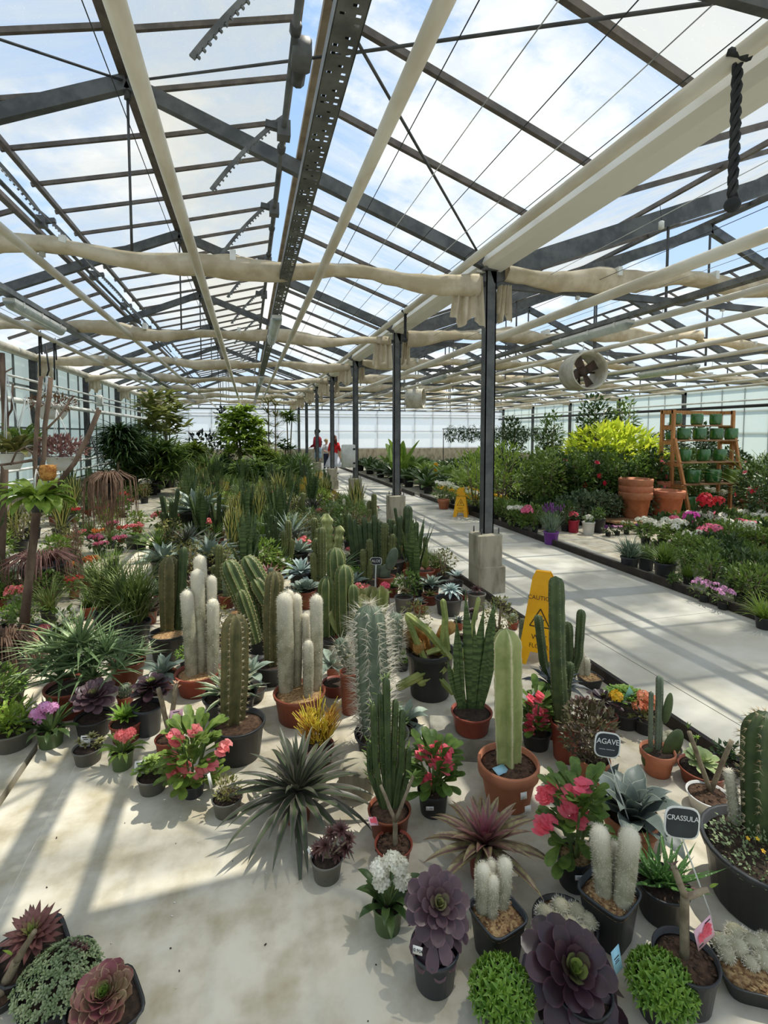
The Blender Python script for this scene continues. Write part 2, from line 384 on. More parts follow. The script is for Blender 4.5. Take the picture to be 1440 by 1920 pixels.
purlin('vent_beam', -2.37, .07, .05, ALU, 'lower rail of the open vent facing the side wall', .03)
purlin('ridge_beam', BX, .12, .08, STEEL2, 'ridge beam along the top of the wide roof')
purlin('vent_beam', 6.6, .07, .06, STEEL2, 'vent rail of the wide roof, near slope', .02)
purlin('vent_beam', 10.25, .06, .05, STEEL2, 'vent rail of the wide roof, far slope', .02)
for x, lb in ((12.8, 'slim roof purlin on the far slope of the wide bay'), (4.4, 'slim roof purlin on the near slope of the wide bay')): purlin('purlin', x, .035, .045, ALU, lb)

# trusses
for k, y in enumerate(TY):
    n = 'nearest truss line' if k == 1 else 'truss line'
    b = MB(); b.bar((RX, y, RZ-.07), (XM, y, EZ-.10), .075, .12); tag(b.obj('roof_rafter', STEEL, smooth=False), 'grey steel rafter from narrow ridge down to the column', 'rafter', 'narrow bay rafters on the column side', 'structure')
    b = MB(); b.bar((RX, y, RZ-.07), (XL, y, 3.2), .075, .12); tag(b.obj('roof_rafter', STEEL, smooth=False), 'grey steel rafter from narrow ridge down to the side wall', 'rafter', 'narrow bay rafters on the wall side', 'structure')
    b = MB(); b.bar((XM, y, EZ-.2), (BX, y, BZ-.12), .10, .19); tag(b.obj('roof_rafter', STEEL, smooth=False), 'deep grey steel rafter from column up to the wide ridge', 'rafter', 'wide bay rafters on the column side', 'structure')
    b = MB(); b.bar((BX, y, BZ-.12), (XR, y, 3.05), .10, .17); tag(b.obj('roof_rafter', STEEL, smooth=False), 'deep grey steel rafter from wide ridge to the far wall', 'rafter', 'wide bay rafters on the far side', 'structure')
    b = MB(); b.bar((XL, y, 3.13), (XM, y, 3.16), .035, .045); tag(b.obj('tie_rod', STEEL2, smooth=False), 'slim dark tie bar across the narrow bay', 'tie bar', 'narrow bay tie bars', 'structure')
    b = MB(); b.tube([(RX, y, RZ-.12), (RX, y, 3.16)], .012, 6); b.tube([(RX, y, RZ-.2), (RX, y, RZ-.08)], .03, 6); tag(b.obj('ridge_hanger', STEEL2), 'thin steel rod hanging from the narrow ridge to the tie bar', 'hanger', 'narrow ridge hangers', 'structure')
    b = MB(); b.bar((XM, y, 3.16), (XR, y, 3.06), .05, .07); tag(b.obj('tie_beam', STEEL, smooth=False), 'grey tie beam across the wide bay', 'tie beam', 'wide bay tie beams', 'structure')
    for x in (4.6, 6.2, BX, 11.4, 13.2):
        b = MB(); b.bar((x, y, zr(x)-.2), (x, y, 2.98), .04 if x == BX else .022, .02); tag(b.obj('tie_hanger', STEEL2, smooth=False), 'thin vertical hanger between tie beam and rafter of the wide bay', 'hanger', 'wide bay hangers', 'structure')
    b = MB(); b.bar((XL+.08, y, 0), (XL+.08, y, 3.25), .12, .10, up=V((0, 1, 0))); tag(b.obj('wall_column', STEEL2, smooth=False), 'dark steel post of the side wall', 'wall post', 'side wall posts', 'structure')
    b = MB(); b.bar((XR-.08, y, 0), (XR-.08, y, 3.1), .12, .10, up=V((0, 1, 0))); tag(b.obj('wall_column', STEEL2, smooth=False), 'dark steel post of the far side wall beyond the beds', 'wall post', 'far side wall posts', 'structure')
for y0, y1 in ((TY[0], TY[1]),):
    for xa, ya, xb, yb in ((RX, y1, XM, y0), (XM-.1, y1, RX, y0), (RX, y1, XL, y0)):
        b = MB(); b.tube([(xa, ya, zr(xa)-.06), ((xa+xb)/2, (ya+yb)/2, zr((xa+xb)/2)-.07), (xb, yb, zr(xb)-.06)], .011, 6); tag(b.obj('brace_rod', STEEL2), 'diagonal wind bracing rod under the narrow roof', 'brace', 'wind bracing rods', 'structure')
# gutter: folded trough with its seams
b = MB(); prof = [(2.37, 3.53), (2.30, 3.35), (2.345, 3.295), (2.50, 3.275), (2.57, 3.35), (2.62, 3.53)]
ys = [YN] + TY[1:] + [YF]
for y0, y1 in zip(ys[:-1], ys[1:]):
    vs = [V((x, y, z)) for y in (y0, y1) for x, z in prof]; b.add(vs, [(i, i+1, i+7, i+6) for i in range(5)])
    b.box((2.25, y1-.02, 3.27), (2.6, y1+.02, 3.29))
tag(b.obj('roof_gutter', GUTTER, smooth=False), 'big cream folded gutter above the column row', 'gutter', kind='structure')
b = MB()
for y0, y1 in zip(ys[:-1], ys[1:]):
    b.tube([(XL+.13, y0+.02, 3.12), (XL+.13, y1-.02, 3.12)], .075, 10)
tag(b.obj('wall_gutter', CREAM), 'thick cream gutter pipe along the top of the side wall', 'gutter', kind='structure')

# columns on concrete pedestals
for k, y in enumerate(TY[1:-1]):
    lab = ['grey steel column nearest the viewer on a chipped concrete pedestal', 'second steel column down the path on its concrete block', 'third steel column down the path, with the white electric box',
           'fourth steel column down the path on a square concrete foot', 'fifth steel column, close to the visitors', 'sixth steel column beyond the visitors', 'last steel column before the far wall'][k]
    r = tag(thing('support_column', lab, 'column', (XM, y, 0)), kind='structure')
    b = MB(); hh = 3.32 if k else 3.30
    for sx in (-1, 1): b.box((sx*.05-.006, -.05, .56), (sx*.05+.006, .05, hh))
    b.box((-.05, -.006, .56), (.05, .006, hh)); b.box((-.056, -.05, .56), (.056, -.044, hh)); b.box((-.09, -.09, hh-.02), (.09, .09, hh+.01))
    b.obj('steel_post', STEEL, r, smooth=False)
    b = MB(); b.cbox((-.01, 0, .27), (.275, .26, .34), .02); b.cbox((.01, 0, 0), (.30, .28, .28), .015)
    b.obj('pedestal', PED, r, smooth=False)
    for sx, sy in ((-.1, -.09), (.1, -.08), (.11, .09), (-.1, .09)): b = MB(); b.tube([(sx, sy, .58), (sx, sy, .67)], .007, 6); b.obj('anchor_bolt', STEEL2, r)
# ================================================================== overhead equipment
random.seed(11)
PIPE = mat('pipe_paint', S(222, 216, 198), S(196, 186, 164), 3, .45, stretch=(1, .4, 1))
PLAST = mat('white_plastic', S(228, 228, 220), S(206, 206, 196), 5, .35)
DIFF = mat('lamp_diffuser', S(214, 220, 212), S(196, 204, 198), 7, .25, tl=.3)
TRAY = mat('tray_zinc', S(92, 94, 92), S(124, 126, 122), 6, .45, metal=.5)
STRAP = mat('dark_strap', S(58, 60, 58), S(40, 42, 42), 20, .9)
BLACK = mat('black_rubber', S(30, 30, 30), S(44, 43, 42), 9, .6)
def yline(r, z): return r*(z-CAMH)         # x of a line along the house seen with slope ratio r, hung at height z
def pipe(x, z, rad, label, group=None, y0=.4, y1=YF-.1, x1=None, clips=True):
    r = thing('heating_pipe', label, 'pipe', group=group)
    b = MB(); xe = x if x1 is None else x1; n = 9
    b.tube([(x+(xe-x)*i/n, y0+(y1-y0)*i/n, z) for i in range(n+1)], rad, 10)
    y = y0+2
    b.obj('pipe_run', PIPE, r)
    if clips:
        for ty in TY:
            if y0 < ty < y1:
                c = MB(); xx = x+(xe-x)*(ty-y0)/(y1-y0)
                c.tube([(xx, ty, z+rad-.01), (xx+.02, ty+.01, z+rad+.05), (xx, ty, 3.12)], .004, 4)
                c.box((xx-.02, ty-.015, 3.08), (xx+.02, ty+.015, 3.17)); c.obj('hanger_clip', PLAST, r)
    return r
pipe(-.38, 2.98, .036, 'cream heating pipe hung just beside the narrow ridge, wall side', x1=-.28)
pipe(yline(.455, 3.03), 3.03, .034, 'cream heating pipe between cable tray and gutter')
pipe(2.15, 3.34, .042, 'cream heating pipe running close along the big gutter', clips=False, y0=.8)
pipe(yline(-1.15, 3.03), 3.03, .034, 'cream heating pipe nearest the tray of batten lights, wall side')
pipe(-2.78, 3.03, .034, 'cream heating pipe with black straps near the side wall')
for i, (r, z) in enumerate(((2.55, 3.0), (3.45, 2.97), (4.1, 2.97), (5.0, 2.95), (5.9, 2.95), (6.9, 2.95), (8.0, 2.93), (9.2, 2.93), (10.2, 2.9))):
    pipe(yline(r, z), z, .036 if i else .05, 'thick cream heating pipe nearest the columns under the wide roof' if i == 0 else 'cream heating pipe crossing under the wide roof beyond the first', None if i == 0 else 'heating pipes under the wide roof', y0=1.5)
for i, (x, z, rr, lb) in enumerate(((XL+.25, 2.62, .022, 'upper of two slim white rails along the side wall'), (XL+.25, 2.44, .018, 'lower of two slim white rails along the side wall'),
                                (XL+.22, 2.22, .05, 'thick white pipe along the side wall under the rails'), (XL+.2, 1.0, .025, 'topmost of the low white heating pipes on the side wall'),
                                (XL+.2, .78, .025, 'middle of the low white heating pipes on the side wall'), (XL+.2, .55, .028, 'bottom white heating pipe on the side wall'),
                                (XR-.3, 2.66, .03, 'slim white pipe along the far side wall'), (XR-.3, 2.48, .05, 'black roller tube along the far side wall'))):
    r = thing('wall_pipe', lb, 'pipe'); b = MB(); b.tube([(x, 4.5, z), (x, 14, z), (x, YF-.2, z)], rr, 8); b.obj('pipe_run', BLACK if 'black' in lb else PLAST, r)
    for ty in TY[2:-1]: c = MB(); c.bar((x, ty, z), (XL+.02 if x < 0 else XR-.02, ty, z), .02, .02); c.obj('wall_bracket', PLAST, r, smooth=False)
# curtain wires: thin lines under the glass
WIRE = mat('curtain_wire', S(200, 200, 192), S(120, 120, 116), 3, .5)
for i, x in enumerate((-3.2, -2.7, -1.9, -1.5, -.6, -.5, .9, 1.2, 1.5, 1.8, 2.05, 3.0, 3.6, 4.4, 5.4)):
    z = 3.34 if x < XM else 3.26
    b = MB(); b.tube([(x, .2, z), (x, 14, z), (x, YF-.1, z)], .0028, 4)
    tag(b.obj('curtain_wire', WIRE if i % 2 else STRAP), 'thin taut curtain wire strung along under the roof', 'wire', 'curtain wires')

# perforated cable trays with batten lights
def tray(x, z, label, y0, y1, holes):
    r = thing('cable_tray', label, 'cable tray'); b = MB(); w = .052; ny = int((y1-y0)/.02)
    if holes:
        random.seed(3)
        for i in range(ny):
            ya, yb = y0+i*.02, y0+(i+1)*.02; k = i % 7
            xs = [-w, -w*.72, -w*.36, w*.0, w*.36, w*.72, w]
            for j in range(6):
                hole = (k in (1,) and j in (1, 2) and i % 2 == 0) or (k == 4 and j == 3) or (k == 6 and j in (1, 4)) or (k == 1 and j == 4)
                if hole and yb < 9: 
                    q = (yb-ya)*.22; b.add([V((x+xs[j], ya, z)), V((x+xs[j+1], ya, z)), V((x+xs[j+1], ya+q, z)), V((x+xs[j], ya+q, z))], [(0, 1, 2, 3)])
                    b.add([V((x+xs[j], yb-q, z)), V((x+xs[j+1], yb-q, z)), V((x+xs[j+1], yb, z)), V((x+xs[j], yb, z))], [(0, 1, 2, 3)])
                else: b.add([V((x+xs[j], ya, z)), V((x+xs[j+1], ya, z)), V((x+xs[j+1], yb, z)), V((x+xs[j], yb, z))], [(0, 1, 2, 3)])
    else: b.box((x-w, y0, z), (x+w, y1, z+.004))
    for sx in (-1, 1): b.box((x+sx*w-.002, y0, z), (x+sx*w+.002, y1, z+.055))
    b.obj('tray_channel', TRAY, r, smooth=False)
    for dx in (-.025, .01): c = MB(); c.tube([(x+dx, y0+(y1-y0)*i/24, z+.012+.004*sin(i)) for i in range(25)], .008, 5); c.obj('cable', BLACK, r)
    return r
def batten(x, y, z, label, L=1.5, group=None):
    r = thing('ceiling_batten_light', label, 'lamp', (x, y, z), group=group)
    b = MB(); b.box((-.055, -L/2, .02), (.055, L/2, .055)); b.obj('housing', PLAST, r, smooth=False)
    b = MB(); n = 8; vs = []
    for yy, q in ((-L/2, .35), (-L/2+.05, 1), (L/2-.05, 1), (L/2, .35)):
        vs += [V((.06*cos(pi*i/n)*(.8+.2*q), yy, .02-.075*sin(pi*i/n)*q)) for i in range(n+1)]
    b.add(vs, [(k*9+i, k*9+i+1, k*9+10+i, k*9+9+i) for k in range(3) for i in range(8)] + [tuple(range(9)), tuple(range(27, 36))]); b.obj('diffuser', DIFF, r)
    for yy in (-L*.36, -.05, L*.36):
        for q in (-.059, .059): b = MB(); b.box((q-.005, yy-.012, .0), (q+.005, yy+.012, .06)); b.obj('latch', PLAST, r, smooth=False)
    return r
tray(.35, 3.03, 'perforated dark cable tray hung below the vent gear', .6, 27, True)
tray(-2.3, 3.03, 'cable tray nearer the side wall carrying batten lights', 1.0, 27, False)
tray(4.35, 3.0, 'perforated cable tray under the wide roof behind the first column', 2.5, 27, True)
tray(8.3, 2.98, 'cable tray far under the wide roof', 6, 27, False)
batten(.35, 6.75, 2.955, 'white batten light under the central cable tray, nearest one'); batten(.35, 13.2, 2.955, 'white batten light under the central cable tray, second down the house')
batten(-2.3, 6.7, 2.955, 'long white batten light by the side wall, nearest one'); batten(-2.3, 13, 2.955, 'white batten light by the side wall, farther down')
batten(4.35, 5.75, 2.925, 'white batten light under the tray behind the nearest column'); batten(4.35, 11.5, 2.925, 'white batten light under the same tray, farther down'); batten(8.3, 8.5, 2.9, 'white batten light far out under the wide roof'); batten(8.3, 14.5, 2.9, 'faint batten light near the end of the wide roof')

# folded shade curtains draped along the tie bars
def curtain(x0, x1, y, z0, z1, rad, seed, label, group=None):
    rnd = random.Random(seed); r = thing('shade_curtain', label, 'curtain', (0, 0, 0), group=group)
    b = MB(); n = int((x1-x0)/.12); k = 10; ph = rnd.random()*6; vs = []; al = []
    for i in range(n+1):
        t = i/n; x = x0+(x1-x0)*t; sag = .03*sin(t*pi*5+ph)+.02*sin(t*31+ph)
        ry = rad*(1.0+.25*sin(t*23+ph)+.15*rnd.random()); rz_ = rad*(.9+.3*sin(t*17+ph*2)+.2*rnd.random())
        z = z0+(z1-z0)*t-sag-.02
        for j in range(k):
            a = 2*pi*j/k; q = 1+.16*sin(3*a+t*9+ph)+.1*rnd.random()
            vs.append(V((x, y+ry*cos(a)*q, z+rz_*sin(a)*q-.02)))
    fs = [(i*k+j, i*k+(j+1) % k, (i+1)*k+(j+1) % k, (i+1)*k+j) for i in range(n) for j in range(k)] + [tuple(range(k)), tuple(n*k+j for j in range(k))]
    b.add(vs, fs); b.obj('folded_cloth', CLOTH, r)
    if y < 12:
        for i in range(1, int((x1-x0)/1.3)):
            b = MB(); x = x0+1.3*i; zc = z0+(z1-z0)*(x-x0)/(x1-x0); b.box((x-.025, y-rad*1.15, zc-.02), (x+.025, y+rad*1.15, zc+.07)); b.obj('clip', PLAST, r, smooth=False)
    return r
def gather(x, y, ztop, zbot, w, seed, label, group=None, wid=None):
    """pleated bundle of curtain hanging at a column"""
    rnd = random.Random(seed); r = thing('gathered_curtain', label, 'curtain', (x, y, 0), group=group)
    b = MB(); n, m = 26, 7; ph = rnd.random()*6; vs = []
    for i in range(m+1):
        t = i/m
        for j in range(n+1):
            u = j/n; zz = ztop+(zbot-ztop)*t + (.05*sin(u*9+ph)*t)
            vs.append(V(((u-.5)*w*(.72+.28*t), .045*sin(u*22+ph+t*.6)+.02*sin(u*51)+.03*t, zz)))
    fs = [(i*(n+1)+j, i*(n+1)+j+1, (i+1)*(n+1)+j+1, (i+1)*(n+1)+j) for i in range(m) for j in range(n)]
    b.add(vs, fs); b.obj('pleat', CLOTH, r); return r
cl = ['first curtain bundle across the narrow bay, at the nearest column', 'second curtain bundle across the narrow bay', 'third curtain bundle across the narrow bay', 'fourth curtain bundle across the narrow bay']
for k, y in enumerate(TY[1:-1]):
    curtain(XL+.1, XM-.15, y-.05, 3.14, 3.17, .075, k, cl[k] if k < 4 else 'thin far curtain bundle across the narrow bay', None if k < 4 else 'far curtain bundles of the narrow bay')
    curtain(XM+.15, 8.6, y-.05, 3.28, 3.58 if k < 2 else 3.45, .095, k+20, ('cream curtain bundle rising from the nearest column into the wide bay', 'cream curtain bundle of the wide bay behind the nearest column')[k] if k < 2 else 'cream curtain bundle across the wide bay farther down', None if k < 2 else 'far curtain bundles of the wide bay')
    curtain(8.6, XR-.2, y-.05, 3.5, 3.12, .085, k+40, 'cream curtain bundle in the outer half of the wide bay', 'outer curtain bundles of the wide bay')
    gather(XM-.25, y-.06, 3.2, 2.76, .36, k+60, 'gathered cream curtain hanging beside the nearest column' if k == 0 else 'gathered curtain hanging on the display side of a farther column', None if k == 0 else 'gathered curtains on the display side')
    gather(XM+.14, y-.06, 3.14, 2.82, .16, k+80, 'narrow end of curtain hanging behind the nearest column, path side' if k == 0 else 'narrow curtain end on the path side of a farther column', None if k == 0 else 'gathered curtains on the path side')
    if k: gather(XL+.3, y-.05, 3.12, 2.74, .3, k+90, 'pale gathered curtain at a post of the side wall', 'gathered curtains along the side wall')
# hanging braided strap on the gutter pipe and loops of black strap
def braid(x, y, z0, z1, label, rad=.02):
    r = thing('hanging_strap', label, 'strap', (x, y, 0)); b = MB(); n = 26
    for q in range(3): b.tube([(rad*sin(i*.9+q*2.1)*.9, rad*cos(i*.9+q*2.1)*.9, z0+(z1-z0)*i/n) for i in range(n+1)], .011, 5)
    b.tube([(0, -.05, z0-.02), (-.045, 0, z0+.03), (0, .05, z0+.05), (.045, 0, z0+.03), (0, -.05, z0-.02)], .018, 6); b.obj('braided_band', STRAP, r)
    b = MB(); b.ball((0, 0, z1-.03), .035, 8, 6); b.obj('knot', STRAP, r)
p = at_x(1385, 75, 2.15); braid(2.15, p.y, 3.32, 2.72, 'thick dark braided strap tied round the gutter pipe, hanging', .015)
p = at_x(760, 590, 2.15); braid(2.15, p.y, 3.32, 2.98, 'dark strap looped over the gutter pipe between first and second column', .014)
for px, lb in ((77, 'black strap hanging from the wall-side pipe, nearer one'), (104, 'black strap hanging from the wall-side pipe, beside the hanging bowl')):
    p = at_x(px, 690, -2.78); r = thing('hanging_strap', lb, 'strap', (-2.78, p.y, 0)); b = MB()
    b.tube([(-.01, 0, 3.0), (0, .04, 3.08), (.01, 0, 3.0), (.015, 0, 2.75)], .012, 5); b.tube([(-.01, 0, 3.0), (-.02, .01, 2.45)], .012, 5); b.obj('band', STRAP, r)
# vent gear: shaft, gearboxes, toothed racks
r = thing('vent_shaft', 'long steel drive shaft turning the vents on the path side', 'vent gear'); b = MB(); b.tube([(.31, .8, 4.03), (.31, 14, 4.03), (.31, 27, 4.03)], .022, 8); b.obj('shaft', STEEL, r)
for y in (1.5, 2.7, 3.1, 4.4, 6.1, 7.0): b = MB(); b.tube([(.31, y, 4.03), (.31, y+.06, 4.03)], .036, 8); b.obj('collar', STEEL2, r)
r = thing('vent_shaft', 'long steel drive shaft along the open vent on the wall side', 'vent gear'); b = MB(); b.tube([(-2.2, .8, 4.0), (-2.2, 14, 4.0), (-2.2, 27, 4.0)], .022, 8); b.obj('shaft', STEEL, r)
def rack(x, y, side, label, group=None):
    r = thing('vent_rack', label, 'vent gear', (x, y, 4.03), group=group); b = MB(); n = 22
    pts = [V((side*(.02-.03*i*.9), 0, .11-.022*i-.0004*i*i)) for i in range(n)]
    for a, c in zip(pts[:-1], pts[1:]): b.bar(a, c, .014, .03)
    for i in range(n-1):
        m = (pts[i]+pts[i+1])/2; d = (pts[i+1]-pts[i]).normalized(); q = V((0, 1, 0)).cross(d)*side
        b.bar(m-q*.012, m-q*.03, .014, .012)
    b.obj('toothed_bar', TRAY, r, smooth=False)
    b = MB(); b.box((-.05, -.05, -.07), (.05, .05, .05)); b.bar((.02, 0, 0), (.14*side*-1, 0, .02), .05, .05); b.obj('pinion_box', STEEL, r, smooth=False)
for i, y in enumerate((2.75, 4.15, 5.6, 7.3, 9.0, 11, 13, 15)):
    rack(.31, y, 1, ('curved toothed rack of the vent gear in front of the nearest truss', 'toothed vent rack just before the nearest truss', 'toothed vent rack behind the nearest truss')[i] if i < 3 else 'small toothed vent rack farther down the house', None if i < 3 else 'far vent racks')
for i, y in enumerate((4.9, 6.6, 8.6, 10.5, 12.5)): rack(-2.2, y, -1, 'toothed vent rack in the open slot on the wall side', 'vent racks of the wall side')
for i, (x, y, lb) in enumerate(((.36, 3.3, 'grey gear motor bracket on the vent beam, nearest'), (.31, 12.2, 'dark vent gear motor far down the house'), (-2.2, 11.6, 'dark vent gear motor on the wall side'))):
    r = thing('vent_motor', lb, 'motor', (x, y, 4.02)); b = MB(); b.cbox((0, 0, -.07), (.12, .16, .13), .02); b.obj('gearbox', STEEL, r)
    b = MB(); b.tube([(0, .08, 0), (0, .26, 0)], .05, 10); b.obj('motor_can', STEEL2, r)
# circulation fans
def fan(loc, rz, dia, label):
    r = thing('circulation_fan', label, 'fan', loc, rz); R = dia/2
    FANW = mat('fan_shell', S(210, 206, 190), S(176, 168, 146), 5, .45); FANB = mat('fan_blade', S(92, 74, 62), S(66, 54, 46), 5, .6)
    b = MB(); k = 36; prof = [(R*.93, .26), (R*.98, .26), (R*.98, -.18), (R*1.04, -.22), (R*.97, -.22), (R*.92, -.18), (R*.92, .26)]
    vs = [V((q*cos(2*pi*j/k), y, q*sin(2*pi*j/k))) for q, y in prof for j in range(k)]
    b.add(vs, [(i*k+j, i*k+(j+1) % k, (i+1)*k+(j+1) % k, (i+1)*k+j) for i in range(len(prof)-1) for j in range(k)]); b.obj('shell', FANW, r)
    for q in range(4):
        b = MB(); a = q*pi/2+.5; n = 6; vs = []
        for i in range(n+1):
            t = .12+.8*i/n; w = R*(.30+.22*t)
            for s_ in (-1, 1): 
                aa = a+s_*w/(R*t)*.55; vs.append(V((R*t*cos(aa), .03*s_*(1.3-t), R*t*sin(aa))))
        b.add(vs, [(2*i, 2*i+1, 2*i+3, 2*i+2) for i in range(n)]); b.obj('blade', FANB, r)
    b = MB(); b.tube([(0, -.05, 0), (0, .16, 0)], R*.26, 12); b.bar((-R*.93, .12, 0), (R*.93, .12, 0), .03, .03); b.bar((0, .12, -R*.93), (0, .12, R*.93), .03, .03); b.obj('motor', FANB, r)
    b = MB(); b.tube([(0, 0, R), (0, 0, 3.1-loc[2])], .012, 6); b.box((-.05, -.05, R-.01), (.05, .05, R+.05)); b.obj('hanger', PLAST, r); return r
fan((5.35, 7.2, 2.66), -.12, .60, 'big round circulation fan hanging over the flower beds')
fan((4.6, 13.5, 2.62), 1.0, .55, 'small distant circulation fan half hidden by the second column')
p = at_x(1040+0, 430, 3.2); r = thing('sensor_box', 'small white sensor box hung by the deep rafter', 'box', at_y(1240, 422, 4.6)); b = MB(); b.cbox((0, 0, -.04), (.05, .05, .08), .01); b.obj('case', PLAST, r)
b = MB(); b.tube([(0, 0, .04), (0, .03, .25)], .003, 4); b.obj('cord', BLACK, r)
# white wall box on the fourth column, red-band plate
r = thing('control_box', 'white plastic electric box fixed to the third column', 'box', (XM-.11, TY[3]-.16, .87)); b = MB(); b.cbox((-.09, 0, 0), (.30, .18, .52), .03); b.obj('case', PLAST, r); 
for q in (.08, .40): b = MB(); b.box((.0, -.10, q), (.05, -.088, q+.04)); b.obj('latch', BLACK, r)
for q in (.3, .15): b = MB(); b.bar((-.09, .09, q), (.11, .11, q), .05, .05); b.obj('bracket', STEEL, r, smooth=False)
r = thing('switch_box', 'small white junction box on the side wall rail', 'box', (XL+.3, 15.0, 2.36)); b = MB(); b.cbox((0, 0, 0), (.14, .12, .3), .02); b.obj('case', PLAST, r); b = MB(); b.box((.06, -.05, .05), (.08, .05, .25)); b.obj('cover', WHITE, r, smooth=False)
# ================================================================== plant building kit
def zat(base, py):
    """height above the floor point base at which the photograph shows row py"""
    q = base-CAM; k = (CY-py)/FPX
    return (k*q.dot(_f) - q.dot(_u))/(_u.z - k*_f.z) + 0.0
TERRA = mat('terracotta', S(190, 124, 90), S(164, 102, 72), 6, .75, bump=.05, rnd=.08)
BROWNP = mat('red_brown_plastic', S(142, 74, 52), S(120, 60, 44), 5, .45, rnd=.1)
BLACKP = mat('black_plastic', S(46, 47, 48), S(58, 58, 58), 5, .45, rnd=.1)
ANTHP = mat('anthracite_plastic', S(66, 70, 74), S(54, 57, 60), 4, .4, rnd=.08)
GREYP = mat('grey_plastic', S(112, 110, 102), S(92, 90, 82), 5, .5, rnd=.08)
GREENP = mat('green_plastic', S(98, 118, 72), S(78, 98, 58), 5, .4, rnd=.06)
WHITEP = mat('white_pot_plastic', S(226, 224, 218), S(206, 204, 198), 5, .4)
PURPP = mat('purple_plastic', S(120, 62, 150), S(104, 52, 134), 5, .4)
REDP = mat('red_plastic', S(178, 40, 66), S(150, 34, 56), 5, .4)
POTM = dict(terra=TERRA, brown=BROWNP, black=BLACKP, anth=ANTHP, grey=GREYP, green=GREENP, white=WHITEP, purple=PURPP, red=REDP)
SOIL = mat('potting_soil', S(104, 78, 58), S(66, 48, 36), 60, .95, bump=.6)
BARK = mat('bark_chip', S(206, 172, 122), S(140, 100, 66), 70, .9, bump=.8, rnd=.05)
DKSOIL = mat('dark_soil', S(72, 56, 44), S(46, 36, 28), 60, .95, bump=.6)
def sq(a, e=5.):
    return 1.0/(abs(cos(a))**e + abs(sin(a))**e)**(1/e)
def pot_mb(R, H, style='round', k=28):
    b = MB()
    if style == 'square': prof = [(R*.72, 0), (R*.9, H*.94), (R*.96, H*.95), (R*.97, H), (R*.9, H), (R*.87, H*.84)]; b.lathe(prof, 40, sect=sq)
    elif style == 'terra': b.lathe([(R*.66, 0), (R*.70, H*.04), (R*.88, H*.72), (R*.98, H*.73), (R, H*.97), (R*.98, H), (R*.91, H), (R*.88, H*.82)], k)
    elif style == 'bowl': b.lathe([(R*.6, 0), (R*.86, H*.4), (R*.97, H*.95), (R*1.02, H*.96), (R*1.02, H), (R*.95, H), (R*.92, H*.8)], k)
    else: b.lathe([(R*.76, 0), (R*.78, H*.02), (R*.92, H*.88), (R*.98, H*.89), (R, H*.98), (R*.99, H), (R*.93, H), (R*.90, H*.84)], k)
    return b
def soil_mb(R, H, style='round', rnd=random, chips=0):
    b = MB(); k = 28; b.lathe([(R*.9, H*.86), (R*.62, H*.89), (R*.3, H*.90), (.001, H*.90)], k, sect=(sq if style == 'square' else None))
    for _ in range(chips):
        a = rnd.random()*6.28; q = R*.82*sqrt(rnd.random())*(sq(a)*.95 if style == 'square' else 1); p = V((q*cos(a), q*sin(a), H*.90)); d = V((cos(a*7+q*90), sin(a*7+q*90), rnd.uniform(-.3, .5)))
        l = rnd.uniform(.006, .02)*(1 if R > .05 else .6); b.bar(p, p+d*l, l*.45, .003)
    return b
def add_pot(r, R, H, style='round', col='black', soil=None, chips=0, rnd=random):
    p = pot_mb(R, H, style).obj('pot', POTM[col], r)
    soil_mb(R, H, style, rnd, chips).obj('soil', soil or DKSOIL, p)
    return p

# ---- leaf colours
LEAF = mat('leaf_green', S(116, 140, 64), S(84, 110, 46), 30, .45, tl=.3, rnd=.18)
LEAFD = mat('leaf_dark_green', S(76, 98, 50), S(50, 72, 36), 20, .4, tl=.2, rnd=.2)
LEAFL = mat('leaf_light_green', S(150, 172, 72), S(112, 142, 52), 20, .45, tl=.35, rnd=.12)
LEAFY = mat('leaf_yellow_green', S(206, 214, 70), S(160, 186, 52), 9, .45, tl=.45, rnd=.08)
LEAFG = mat('leaf_grey_green', S(138, 156, 130), S(108, 128, 104), 20, .55, tl=.15, rnd=.12)
LEAFO = mat('leaf_olive', S(140, 138, 76), S(108, 110, 58), 24, .5, tl=.25, rnd=.2)
LEAFYC = mat('leaf_golden', S(222, 182, 70), S(176, 140, 52), 20, .5, tl=.35, rnd=.15, inner=S(120, 140, 50))
STEM = mat('woody_stem', S(150, 136, 112), S(110, 96, 76), 14, .8, bump=.3, rnd=.1)
STEMG = mat('green_stem', S(110, 126, 72), S(84, 100, 54), 12, .6, rnd=.1)
BARKB = mat('branch_bark', S(134, 112, 94), S(84, 66, 54), 9, .85, bump=.4, stretch=(1, 1, .3))
AEO = mat('aeonium_purple', S(98, 76, 80), S(78, 60, 66), 9, .38, tl=.08, inner=S(158, 160, 100), innerr=.28, edge=S(112, 82, 90), edger=(.7, 1.), rnd=.06)
AEOD = mat('aeonium_black_purple', S(68, 48, 53), S(50, 36, 40), 9, .3, tl=.06, inner=S(142, 160, 76), innerr=.24, edge=S(80, 54, 62), edger=(.75, 1.))
AEOB = mat('aeonium_brown', S(112, 78, 72), S(82, 54, 52), 12, .4, tl=.1, rnd=.1)
SEMP = mat('sempervivum_red', S(136, 92, 86), S(112, 74, 70), 9, .45, tl=.12, inner=S(150, 166, 84), tip=S(96, 62, 52), tipr=(.7, 1.))
SEMPG = mat('sempervivum_rose', S(140, 78, 86), S(134, 122, 88), 10, .45, tl=.12, inner=S(118, 156, 62), edge=S(178, 150, 120), edger=(.8, 1.))
SEDUM = mat('sedum_grey_green', S(158, 170, 128), S(118, 138, 92), 30, .5, tl=.12)
SEDG = mat('succulent_bright_green', S(128, 162, 58), S(92, 132, 44), 20, .4, tl=.2, rnd=.1, tip=S(150, 180, 84), tipr=(.6, 1.))
